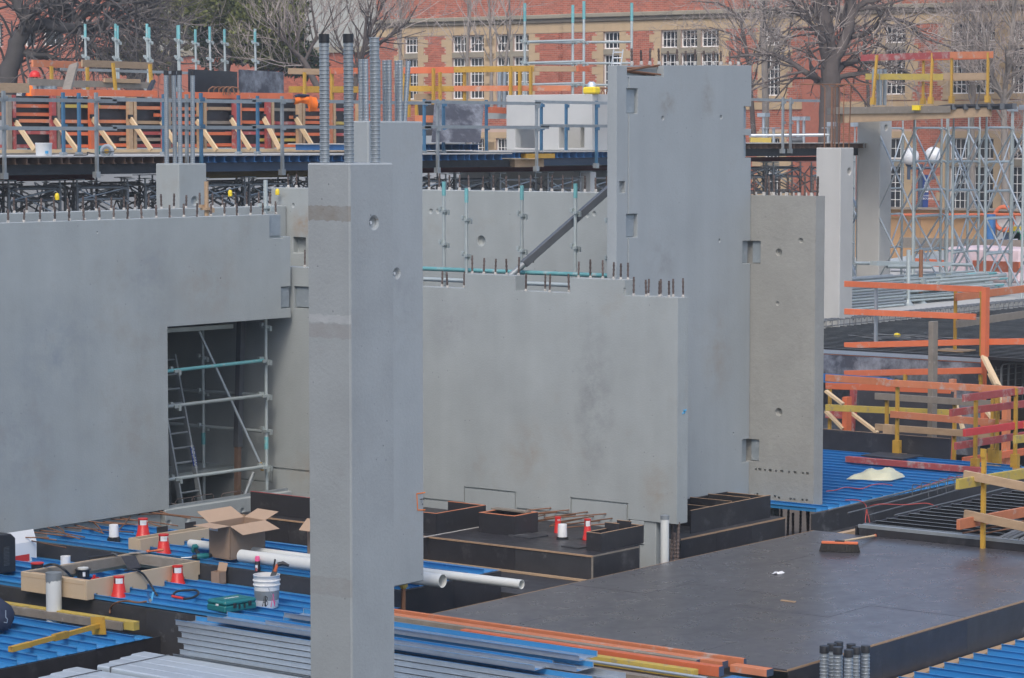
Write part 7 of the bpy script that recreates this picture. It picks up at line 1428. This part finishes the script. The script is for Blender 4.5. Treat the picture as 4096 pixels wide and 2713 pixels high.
# ---- worker behind the formwork wall
def person(p):
    V_ = [(0, 0, .95), (0, 0, 1.15), (0, 0, 1.40), (0, .02, 1.52), (0, .03, 1.60), (0, .03, 1.72), (.11, 0, .90), (.13, .02, .48), (.14, -.02, .08), (.14, .12, .04), (-.11, 0, .90), (-.13, .02, .48), (-.14, -.02, .08), (-.14, .12, .04), (.20, 0, 1.42), (.27, .02, 1.14), (.25, .2, .98), (.24, .29, .96), (-.20, 0, 1.42), (-.27, .02, 1.14), (-.25, .2, .98), (-.24, .29, .96)]
    E_ = [(0, 1), (1, 2), (2, 3), (3, 4), (4, 5), (0, 6), (6, 7), (7, 8), (8, 9), (0, 10), (10, 11), (11, 12), (12, 13), (2, 14), (14, 15), (15, 16), (16, 17), (2, 18), (18, 19), (19, 20), (20, 21)]
    r_ = [.17, .17, .18, .065, .085, .08, .10, .07, .05, .045, .10, .07, .05, .045, .075, .055, .042, .035, .075, .055, .042, .035]
    me = bpy.data.meshes.new('b'); me.from_pydata(V_, E_, []); o = bpy.data.objects.new('b', me); COL.objects.link(o); m = o.modifiers.new('s', 'SKIN')
    for i, v in enumerate(me.skin_vertices[0].data): v.radius = (r_[i], r_[i] * (.75 if i < 3 else 1)); v.use_root = i == 0
    o.modifiers.new('u', 'SUBSURF').levels = 2; dg = bpy.context.evaluated_depsgraph_get(); ev = bpy.data.meshes.new_from_object(o.evaluated_get(dg)); bpy.data.objects.remove(o)
    ev.materials.clear(); ev.materials.append(MATS['navy']); ev.materials.append(MATS['skin']); ev.materials.append(MATS['hi_vis'])
    for f in ev.polygons: f.use_smooth = True; z = f.center.z; f.material_index = 1 if z > 1.49 or abs(f.center.y) > .24 and z > .8 else 2 if z > 1.0 and abs(f.center.x) < .2 else 0
    r = bpy.data.objects.new('person', None); COL.objects.link(r); r.location = p; r.rotation_euler[2] = 2.4
    b = bpy.data.objects.new('body', ev); COL.objects.link(b); b.parent = r
    def ch(nm, mb, mt): me_ = mb.mesh(nm); me_.materials.append(MATS[mt]); c_ = bpy.data.objects.new(nm, me_); COL.objects.link(c_); c_.parent = r; return c_
    mb = MB(); mb.lathe((0, .03, 1.685), [(.16, -.005), (.162, .0), (.125, .012), (.122, .05), (.10, .10), (.05, .135), (.01, .142)], 20); ch('hard_hat', mb, 'red_plastic')
    mb = MB(); mb.lathe((0, .145, 1.655), [(.02, 0), (.014, .02), (.004, .03)], 8, axis=(0, 1, -.3)); ch('nose', mb, 'skin')
    for s_ in (-1, 1): mb = MB(); mb.lathe((s_ * .035, .108, 1.675), [(.012, 0), (.008, .008)], 8, axis=(0, 1, 0)); ch('eye', mb, 'black_paint'); mb = MB(); mb.lathe((s_ * .088, .03, 1.65), [(.03, 0), (.02, .015)], 8, axis=(s_, 0, 0)); ch('ear', mb, 'skin')
    setp(r, 'person in red hard hat behind the timber rail, looking aside', 'person'); return r
p = RD(Z1(243, 500), 59.0); pr_ = person((p.x, p.y, p.z - 1.80))
# ================================================================== brick university building behind the site
FA_ = R(95.5); FU = V((-math.cos(FA_), -math.sin(FA_), 0)); FN = V((-math.sin(FA_), math.cos(FA_), 0)); FO = RD((2048, 563), 110); FO.z = 0
def fp(u, z, out=0.): q = FO + FU * u + FN * out; return V((q.x, q.y, z))
def fbox(u0, u1, z0, z1, o0, o1):
    mb = MB(); mb.prism([fp(u0, z0, o0), fp(u1, z0, o0), fp(u1, z1, o0), fp(u0, z1, o0)], FN * (o1 - o0)); return mb
def fbox_into(mb, u0, u1, z0, z1, o0, o1):      # four visible sides and the face only
    a = [fp(u0, z0, o0), fp(u1, z0, o0), fp(u1, z1, o0), fp(u0, z1, o0)]; b = [p + FN * (o1 - o0) for p in a]; k = len(mb.v)
    mb.v += [tuple(p) for p in a + b]; mb.f += [(k + 4, k + 5, k + 6, k + 7)] + [(k + i, k + (i + 1) % 4, k + 4 + (i + 1) % 4, k + 4 + i) for i in range(4)]
random.seed(71)
BLn, BHt = .178, .0765
def bricks(t, u0, u1, z0, z1, off, holes, keep=None, single_zone=()):
    mb = MB(); n1 = 0; row = 0; z = z0; me = None
    while z < z1 - .02:
        u = u0 - (BLn / 2 if row % 2 else 0)
        while u < u1:
            a = max(u, u0) + .007; b = min(u + BLn, u1) - .007; c = (a + b) / 2; zc = z + BHt / 2
            if b - a > .03 and not any(h[0] < c < h[1] and h[2] < zc < h[3] for h in holes):
                if n1 < 300 and b - a > BLn - .02 and any(s_[0] < c < s_[1] and s_[2] < zc < s_[3] for s_ in single_zone):
                    if me is None:
                        m2 = MB(); fbox_into(m2, -(BLn - .012) / 2, (BLn - .012) / 2, 0, BHt - .012, 0, .012); m2.v = [(v[0] - FO.x, v[1] - FO.y, v[2]) for v in m2.v]; me = m2.mesh('brick'); me.materials.append(MATS['brick_red1'])
                    q = fp(c, z + .006, off); t.p.append(('brick', (me, q), 'brick_red1', None, 0, None, None)); n1 += 1
                else: fbox_into(mb, a, b, z + .0075, z + BHt - .0075, off, off + .012)
            u += BLn
        z += BHt; row += 1
    t.part('brickwork', mb, 'brick_red', kind='stuff')
def window(t, u0, u1, z0, z1, off, cols, rows, dep=.17, fr='window_white'):
    mb = MB(); w_ = .045
    for (a, b, c, d) in ((u0, u1, z0, z0 + w_), (u0, u1, z1 - w_, z1), (u0, u0 + w_, z0 + w_, z1 - w_), (u1 - w_, u1, z0 + w_, z1 - w_)): fbox_into(mb, a, b, c, d, off - dep, off - dep + .06)
    for i in range(1, cols): u = u0 + (u1 - u0) * i / cols; fbox_into(mb, u - .012, u + .012, z0 + w_, z1 - w_, off - dep, off - dep + .035)
    for i in range(1, rows): z = z0 + (z1 - z0) * i / rows; fbox_into(mb, u0 + w_, u1 - w_, z - .012, z + .012, off - dep, off - dep + .036)
    k = t.part('window', mb, fr); g_ = MB(); g_.quad(fp(u0, z0, off - dep + .008), fp(u1, z0, off - dep + .008), fp(u1, z1, off - dep + .008), fp(u0, z1, off - dep + .008)); t.part('pane', g_, 'window_glass', parent=k)
t = Thing('brick_building', 'long red brick building with sandstone trim and white paned windows', 'building')
WL = [(-5.37, -4.67), (-2.95, -2.26), (-2.11, -1.36), (-.78, -.10), (.06, .82), (2.20, 2.52)]; WR = [(4.44, 5.19), (7.08, 7.80), (7.97, 8.70), (8.87, 9.67), (11.68, 12.34), (16.72, 17.56), (19.39, 20.14), (20.32, 21.12), (21.80, 22.60), (23.0, 23.8)]
GL = [(-5.37, -4.67), (-2.95, -1.36), (-.78, .82)]; GRr = [(4.44, 5.19), (7.08, 9.67), (11.68, 12.34), (16.72, 17.56), (19.39, 21.12), (21.80, 23.8)]
UPZ = ((8.76, 9.44), (6.83, 8.53)); LOZ = ((4.42, 5.2), (2.56, 4.16)); OB2 = .16
for (ws, gs, u0, u1, off) in ((WL, GL, -6.8, 2.55, 0.), (WR, GRr, 2.55, 25.5, OB2)):
    cuts = [(a, b, z[0], z[1], .22) for a, b in ws for z in UPZ + LOZ]
    pm = panel(fp(0, 0, off), FU, FN, u0, u1, .3, 13.5, 1.0, cuts, []); t.part('wall', pm, 'mortar')
    hol = [(a - .30, b + .30, 2.3, 5.5) for a, b in gs] + [(a - .30, b + .30, 6.6, 9.85) for a, b in gs] + [(-99, 99, 9.45, 10.12), (-99, 99, 5.25, 5.6) if off == 0 else (-99, 99, 0, .1)]
    bricks(t, u0, u1, 2.4, 12.2, off, hol, single_zone=((-4.2, -3.3, 6.9, 9.4), (1.2, 1.95, 7.2, 9.4)) if off == 0 else ((99, 99, 0, 0),))
    mb = fbox(u0, u1, 10.02, 10.20, off, off + .22); t.part('cornice', mb, 'stone_grey', bevel=.03); mb = fbox(u0, u1, 9.86, 10.02, off, off + .12); t.part('cornice', mb, 'stone_grey2', bevel=.02)
    u = u0
    while u < u1 - .05: b = min(u + .95, u1); t.part('frieze_stone', fbox(u + .004, b - .004, 9.46, 9.855, off, off + .03), 'sandstone'); u += .95
    for gi, (a, b) in enumerate(gs):
        for (zs, zl, zu) in ((UPZ, 6.62, 9.46), (LOZ, 2.36, 5.45)):
            t.part('sill', fbox(a - .3, b + .3, zl, zs[1][0] - .005, off, off + .07), 'sandstone'); t.part('transom', fbox(a, b, zs[1][1] + .004, zs[0][0] - .004, off - .15, off + .01), 'stone_grey')
            if zl < 3: t.part('lintel', fbox(a - .3, b + .3, zs[0][1] + .004, zu, off, off + .03), 'sandstone')
            z = zl + .2; k = 0
            top_ = zs[0][1] + (.0 if zl > 3 else .0)
            while z < top_ - .05:
                z2_ = min(z + .31, top_)
                for s_, e_ in ((a, -1), (b, 1)):
                    wd = .52 if k % 2 else .30; q0_, q1_ = (s_ - wd, s_ - .001) if e_ < 0 else (s_ + .001, s_ + wd); t.part('quoin_stone', fbox(q0_, q1_, z + .003, z2_ - .003, off, off + .024), 'sandstone')
                z += .31; k += 1
    for i in range(len(ws) - 1):
        if 0 < ws[i + 1][0] - ws[i][1] < .25:
            for zs in (UPZ, LOZ): t.part('mullion', fbox(ws[i][1] + .002, ws[i + 1][0] - .002, zs[1][0], zs[0][1], off - .15, off + .012), 'stone_grey')
    for a, b in ws:
        for zs in (UPZ, LOZ): cn = 2 if b - a < .4 else 4; window(t, a, b, zs[0][0], zs[0][1], off, cn, 2); window(t, a, b, zs[1][0], zs[1][1], off, cn, 5)
t.part('end_return', fbox(2.545, 2.56, .3, 13.5, -.5, OB2 - .002), 'brick_flat')
t.part('plinth_course', fbox(2.56, 25.5, 6.3, 6.58, OB2, OB2 + .06), 'sandstone')
mb = fbox(13.4, 14.6, .3, 9.4, OB2, OB2 + .25); t.part('brick_pier', mb, 'brick_flat'); t.done()
t = Thing('rendered_wing', 'pale grey rendered wing joined to the left end of the brick building', 'building')
t.part('wall', fbox(-19.5, -6.82, 9.12, 14, -.9, -.25), 'render_grey'); t.part('string_course', fbox(-19.5, -6.82, 8.86, 9.11, -.9, -.12), 'stone_grey'); t.part('lower_wall', fbox(-19.5, -6.82, .3, 8.855, -.9, -.26), 'brick_flat')
bricks(t, -13.0, -6.82, 5.0, 8.85, -.26, []); t.done()
t = Thing('brick_building', 'shaded red brick building behind the dark bare tree', 'building')
WLf = [(-26.3, -25.6), (-25.16, -23.9), (-22.9, -22.2), (-20.9, -20.3), (-28.3, -27.6)]
pm = panel(fp(0, 0, .5), FU, FN, -34, -19.5, .3, 14, 1.0, [(a, b, 9.42, 10.55, .2) for a, b in WLf], []); t.part('wall', pm, 'mortar')
bricks(t, -30, -19.5, 5.0, 12.0, .5, [(a, b, 9.42, 10.55) for a, b in WLf])
for a, b in WLf: window(t, a, b, 9.42, 10.55, .5, 2 if b - a < 1 else 2, 1)
t.part('render_band', fbox(-30, -19.4, 6.9, 7.3, .5, .55), 'concrete_pale'); t.done()
# ================================================================== trees
def bare_tree(label, base, limbs, seed, tr_r, mt='bark', tw='twig', depth=4, dens=1.0, spread=.6, Lk=.72, minr=.007, up=.12):
    """limbs: list of polylines (3d points) with start radius; first one is the trunk"""
    rnd = random.Random(seed); tr = MB(); br = MB(); twg = MB(); tr.smooth = br.smooth = True
    def seg(mb, pts, r0, r1, n): mb.tube(pts, [r0 + (r1 - r0) * i / (len(pts) - 1) for i in range(len(pts))], n, cap=False)
    def grow(p, d, L_, r, k):
        m = 4 if k > 1 else 3; pts = [p]; q = p.copy(); dd = d.copy()
        for i in range(m):
            dd = (dd + V((rnd.uniform(-1, 1), rnd.uniform(-1, 1), rnd.uniform(-1, 1))) * .22 + V((0, 0, up * .4))).normalized(); q = q + dd * (L_ / m); pts.append(q)
        seg(twg if r < .022 else br, pts, r, r * .55, 3 if r < .022 else 5)
        if k <= 0 or r * .6 < minr * .6: return
        nb = int(rnd.uniform(2.2, 4.4) * dens)
        for i in range(nb):
            f_ = rnd.uniform(.3, 1.0); idx = min(m - 1, int(f_ * m)); pp = pts[idx].lerp(pts[idx + 1], f_ * m - idx)
            ax = dd.cross(V((rnd.uniform(-1, 1), rnd.uniform(-1, 1), rnd.uniform(-1, 1)))).normalized(); nd = (Matrix.Rotation(rnd.uniform(.35, 1.0) * (spread / .6), 3, ax) @ dd + V((0, 0, up))).normalized()
            grow(pp, nd, L_ * Lk * rnd.uniform(.7, 1.15), max(minr, r * rnd.uniform(.42, .62)), k - 1)
    for li, (pts, r0, r1) in enumerate(limbs):
        pts = [V(p) for p in pts]; sm_ = []
        for i in range(len(pts) - 1):
            for s_ in range(4): sm_.append(pts[i].lerp(pts[i + 1], s_ / 4) + V((rnd.uniform(-1, 1), rnd.uniform(-1, 1), 0)) * r0 * .10)
        sm_.append(pts[-1]); seg(tr if li == 0 else br, sm_, r0, r1, 8 if li == 0 else 6)
        tot = len(sm_)
        for i in range(3 if li == 0 else 1, tot):
            fr_ = i / tot
            if li == 0 and fr_ < .35: continue
            for s_ in range(int(1 + dens * rnd.uniform(.2, 1.3))):
                d = (sm_[i] - sm_[i - 1]).normalized(); ax = d.cross(V((rnd.uniform(-1, 1), rnd.uniform(-1, 1), rnd.uniform(-1, 1)))).normalized(); nd = (Matrix.Rotation(rnd.uniform(.5, 1.3), 3, ax) @ d + V((0, 0, up))).normalized(); rr = r0 + (r1 - r0) * fr_
                grow(sm_[i], nd, rnd.uniform(.9, 2.0), max(.012, min(.05, rr * .45)), depth - 1)
    t = Thing('bare_tree', label, 'tree'); t.part('trunk', tr, mt)
    if br.v: t.part('branches', br, mt)
    t.part('crown', twg, tw, kind='stuff'); return t.done()
def pl(f, pts, D_, jit=0.): return [RD(f(*p), D_ + (jit * math.sin(i * 2.1))) for i, p in enumerate(pts)]
# dark spreading tree at the left
D_ = 84
bare_tree('dark spreading bare tree at the far left, heavy crooked limbs', None, [
    (pl(Z1, [(-10, 1250), (20, 800), (60, 520), (110, 330), (160, 210)], D_), .36, .25),
    (pl(Z1, [(160, 210), (300, 165), (430, 190), (560, 205), (660, 200), (760, 160), (860, 175), (960, 225), (1080, 265)], D_, .8), .21, .05),
    (pl(Z1, [(130, 270), (200, 110), (330, 20), (450, 30), (520, 110), (560, 195)], D_, .8), .19, .10),
    (pl(Z1, [(540, 140), (640, 70), (760, 30), (900, 70), (1000, 130), (1180, 140)], D_, .8), .12, .04),
    (pl(Z1, [(180, 130), (120, 20), (60, -80)], D_), .2, .12), (pl(Z1, [(300, 20), (480, -30), (700, -20), (900, 10), (1100, 15)], D_, .8), .16, .05),
    (pl(Z1, [(100, 360), (220, 380), (330, 385), (430, 420)], D_), .13, .04), (pl(Z1, [(560, 205), (600, 290), (680, 360), (760, 400)], D_), .09, .03)], 5, .3, 'bark_dark', 'twig_dark', 3, 1.0, up=.02)
bare_tree('low dark thicket-like bare tree in front of the left brick building', None, [(pl(Z1, [(960, 800), (980, 600), (1000, 480)], 90), .2, .12), (pl(Z1, [(1000, 480), (900, 380), (800, 330)], 90), .1, .04), (pl(Z1, [(1000, 480), (1080, 350), (1100, 220), (1080, 100)], 90), .11, .04), (pl(Z1, [(1000, 500), (1150, 420), (1300, 300)], 90), .1, .03), (pl(Z1, [(990, 520), (1040, 400), (960, 250)], 90), .09, .03)], 9, .2, 'bark_dark', 'twig_dark', 4, .7)
# small bare trees by the grey wing
bare_tree('bare tree with forked grey stems before the rendered wing', None, [(pl(Z2, [(520, 700), (545, 540), (600, 330)], 88), .13, .08), (pl(Z2, [(600, 330), (650, 190), (720, 50), (760, -60)], 88), .08, .03), (pl(Z2, [(600, 330), (620, 120), (660, -20)], 88), .07, .03), (pl(Z2, [(600, 340), (760, 260), (900, 150), (960, 40)], 88), .06, .02), (pl(Z2, [(560, 480), (450, 330), (400, 200), (370, 40)], 88), .06, .02)], 13, .1, 'bark', 'twig', 4, .9, up=.2)
bare_tree('bare tree leaning left between the pine and the ducts', None, [(pl(Z2, [(300, 620), (200, 420), (110, 330)], 86), .11, .07), (pl(Z2, [(110, 330), (30, 230), (-60, 120)], 86), .06, .02), (pl(Z2, [(200, 420), (280, 250), (250, 60), (240, -40)], 86), .06, .02), (pl(Z2, [(120, 340), (170, 180), (130, 40)], 86), .05, .02), (pl(Z2, [(220, 450), (80, 430), (-60, 400)], 86), .04, .015)], 17, .1, 'bark', 'twig', 4, .9, up=.2)
for i, (x, xt, s_, lb_) in enumerate(((842, 850, 19, 'slender pale bare tree left of the single stone window'), (1290, 1310, 23, 'slender pale bare tree between the twin stone windows'), (1462, 1455, 29, 'slender straight pale bare tree before the second twin window'), (1545, 1590, 31, 'slender leaning pale bare tree by the pale scaffold frame'))):
    bare_tree(lb_, None, [(pl(Z2, [(x, 800), (x + 3, 500), (xt, 200), (xt - 6, -60)], 97), .075, .03)], s_, .08, 'bark_pale', 'twig_pale', 3, 1.1, up=.28)
# big tree at the right and its neighbours
D_ = 90
bare_tree('large dark bare tree in front of the brick building, thick forked trunk', None, [
    (pl(Z4, [(545, 1250), (550, 850), (560, 600), (560, 430), (530, 250), (500, 80), (480, -60)], D_), .40, .22),
    (pl(Z4, [(565, 450), (640, 330), (690, 200), (705, 60), (690, -80)], D_), .22, .12), (pl(Z4, [(555, 620), (480, 560), (380, 500), (280, 430), (160, 380), (0, 385), (-140, 400)], D_, .6), .13, .04),
    (pl(Z4, [(590, 520), (650, 450), (760, 420), (900, 440), (1000, 450), (1120, 520)], D_, .6), .13, .04), (pl(Z4, [(600, 545), (700, 520), (820, 500), (900, 540)], D_), .10, .03),
    (pl(Z4, [(700, 260), (820, 230), (950, 130), (1080, 150), (1200, 260), (1400, 330)], D_, .6), .10, .03), (pl(Z4, [(705, 100), (800, 20), (900, -20)], D_), .12, .06), (pl(Z4, [(520, 240), (420, 170), (360, 80), (300, 20)], D_), .10, .03), (pl(Z4, [(510, 120), (400, 40), (280, 0), (160, -20)], D_), .09, .03), (pl(Z4, [(690, 180), (590, 60), (560, -40)], D_), .1, .05), (pl(Z4, [(640, 340), (540, 300), (430, 300), (330, 350)], D_), .07, .02)], 37, .4, 'bark', 'twig', 4, .8, up=.05)
bare_tree('tall straight pale trunked tree just right of the tall wall panel', None, [(pl(Z4, [(110, 1050), (108, 700), (100, 400), (92, 150), (85, -60)], 94), .13, .10), (pl(Z4, [(100, 420), (40, 300), (-20, 180)], 94), .05, .02), (pl(Z4, [(95, 250), (160, 120), (200, 0)], 94), .05, .02)], 41, .12, 'bark_pale', 'twig_pale', 3, .8, up=.25)
bare_tree('grey bare tree leaning behind the tall wall panel edge', None, [(pl(Z3, [(1075, 1000), (1060, 760), (1040, 480), (1010, 300), (980, 120)], 96), .10, .05), (pl(Z3, [(1010, 300), (900, 230), (760, 190)], 96), .05, .02), (pl(Z3, [(990, 160), (1050, 40), (1100, -40)], 96), .05, .02), (pl(Z3, [(985, 140), (900, 60), (820, 20), (640, 10)], 96), .05, .015)], 43, .1, 'bark', 'twig', 4, .9)
bare_tree('bare tree with pale trunk at the right end of the scaffolding', None, [(pl(Z4, [(1775, 1560), (1780, 1200), (1770, 900), (1765, 700), (1800, 450), (1830, 200), (1840, -40)], 95), .15, .06), (pl(Z4, [(1768, 700), (1700, 560), (1650, 380), (1620, 180), (1600, 20)], 95), .08, .03), (pl(Z4, [(1765, 760), (1860, 560), (1960, 420)], 95), .06, .02), (pl(Z4, [(1770, 1160), (1860, 1060), (1960, 980)], 95), .05, .02)], 47, .15, 'bark_pale', 'twig', 4, 1.1, up=.18)
bare_tree('bare tree behind the raised platform rails', None, [(pl(Z4, [(1545, 1480), (1550, 1100), (1545, 860), (1560, 640), (1545, 400), (1560, 150), (1570, -40)], 97), .11, .04), (pl(Z4, [(1550, 620), (1480, 420), (1420, 250)], 97), .06, .02), (pl(Z4, [(1550, 500), (1640, 330), (1700, 160)], 97), .05, .02)], 53, .12, 'bark_pale', 'twig', 4, 1.0, up=.2)
bare_tree('thin bare tree between the two platforms of scaffold and big trunk', None, [(pl(Z4, [(830, 900), (820, 600), (790, 350), (800, 150), (830, -40)], 96), .07, .03), (pl(Z4, [(810, 500), (700, 350), (650, 250)], 96), .04, .015)], 59, .1, 'bark', 'twig', 4, 1.0, up=.2)
# conifers
def conifer(label, blobs, seed, leaf, trunk_pts, n=5200, s=(.10, .24)):
    rnd = random.Random(seed); t = Thing('pine_tree', label, 'tree'); mb = MB(); mb.tube(trunk_pts, [.28 - .2 * i / (len(trunk_pts) - 1) for i in range(len(trunk_pts))], 8); t.part('trunk', mb, 'bark_dark')
    bb = MB(); fo = MB(); tot = sum(b[1] ** 2 for b in blobs); mid = V(trunk_pts[len(trunk_pts) // 2])
    for (c, r, sq) in blobs:
        c = V(c); a = V(trunk_pts[-1]); a = V((a.x, a.y, min(c.z - .3, trunk_pts[-1][2]))); bb.tube([a, a.lerp(c, .6) + V((0, 0, .1)), c], [.07, .05, .02], 5, cap=False)
        for i in range(int(n * r * r / tot)):
            d = V((rnd.gauss(0, 1), rnd.gauss(0, 1), rnd.gauss(0, 1))).normalized(); k = rnd.uniform(.55, 1.0) ** .6 * (1 + .22 * math.sin(d.x * 7 + d.z * 5 + c.x) * math.cos(d.y * 6)); p = c + V((d.x * r * k, d.y * r * k, d.z * r * k * sq)); L_ = rnd.uniform(*s); o = (d + V((rnd.uniform(-.8, .8), rnd.uniform(-.8, .8), rnd.uniform(-.1, .9)))).normalized(); w_ = o.orthogonal().normalized(); w_.rotate(Matrix.Rotation(rnd.uniform(0, 6.3), 3, o)); w_ *= L_ * .22
            fo.quad(p - w_, p + o * L_ * .5 - w_ * 1.4, p + o * L_, p + o * L_ * .5 + w_ * 1.4)
    t.part('branches', bb, 'bark_dark'); t.part('crown', fo, leaf, kind='stuff'); return t.done()
def blobs(f, L_, D_, sd): rnd = random.Random(sd); return [(RD(f(x, y), D_ + rnd.uniform(-1.2, 1.2)), r, q) for x, y, r, q in L_]
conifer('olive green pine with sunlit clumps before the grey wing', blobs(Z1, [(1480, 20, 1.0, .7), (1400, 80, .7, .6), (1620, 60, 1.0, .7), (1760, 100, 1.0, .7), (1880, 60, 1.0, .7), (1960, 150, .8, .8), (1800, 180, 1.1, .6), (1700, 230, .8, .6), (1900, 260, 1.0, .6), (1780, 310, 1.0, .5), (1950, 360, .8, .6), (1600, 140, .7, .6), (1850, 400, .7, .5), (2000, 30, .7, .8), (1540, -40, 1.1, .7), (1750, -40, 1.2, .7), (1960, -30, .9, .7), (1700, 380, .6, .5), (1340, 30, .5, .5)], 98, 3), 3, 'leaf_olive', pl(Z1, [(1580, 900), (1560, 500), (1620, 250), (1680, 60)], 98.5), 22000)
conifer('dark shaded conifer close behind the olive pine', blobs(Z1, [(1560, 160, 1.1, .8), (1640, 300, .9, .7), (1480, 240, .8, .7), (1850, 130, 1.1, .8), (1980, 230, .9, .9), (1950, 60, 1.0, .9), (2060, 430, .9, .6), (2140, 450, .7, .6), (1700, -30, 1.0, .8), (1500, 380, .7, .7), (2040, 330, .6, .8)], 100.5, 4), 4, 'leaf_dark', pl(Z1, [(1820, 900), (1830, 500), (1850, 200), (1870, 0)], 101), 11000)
conifer('small olive shrub-like conifer behind the teal standards', blobs(Z1, [(930, 380, .7, .7), (840, 430, .7, .6), (1030, 440, .7, .5), (920, 330, .5, .7), (760, 450, .5, .5)], 96, 5), 6, 'leaf_olive2', pl(Z1, [(920, 800), (920, 500), (925, 350)], 96.3), 4200)
conifer('dull green tree crown high behind the standards', blobs(Z1, [(1100, 60, .9, .7), (1230, 130, 1.0, .7), (1180, 30, .9, .7), (1330, 180, .8, .7), (1260, 260, .7, .6), (1050, 140, .6, .6)], 103, 8), 8, 'leaf_olive2', pl(Z1, [(1200, 800), (1210, 450), (1200, 200)], 103.5), 5200, (.08, .2))
# ================================================================== thin haze volume added to veil the view and lift the blacks
hm = bpy.data.materials.new('haze'); hm.use_nodes = True; hm.node_tree.nodes.clear()
ho = hm.node_tree.nodes.new('ShaderNodeOutputMaterial'); hv = hm.node_tree.nodes.new('ShaderNodeVolumePrincipled'); hv.inputs['Density'].default_value = .0009; hv.inputs['Color'].default_value = (.86, .92, .97, 1); hv.inputs['Anisotropy'].default_value = .1
hm.node_tree.links.new(hv.outputs[0], ho.inputs['Volume']); MATS['haze'] = hm
mb = MB(); mb.box((-60, -60, -2.7), (130, 140, 20)); o = single('haze', 'thin pale haze volume added over the site to soften contrast', 'haze', mb, 'haze', kind='stuff')
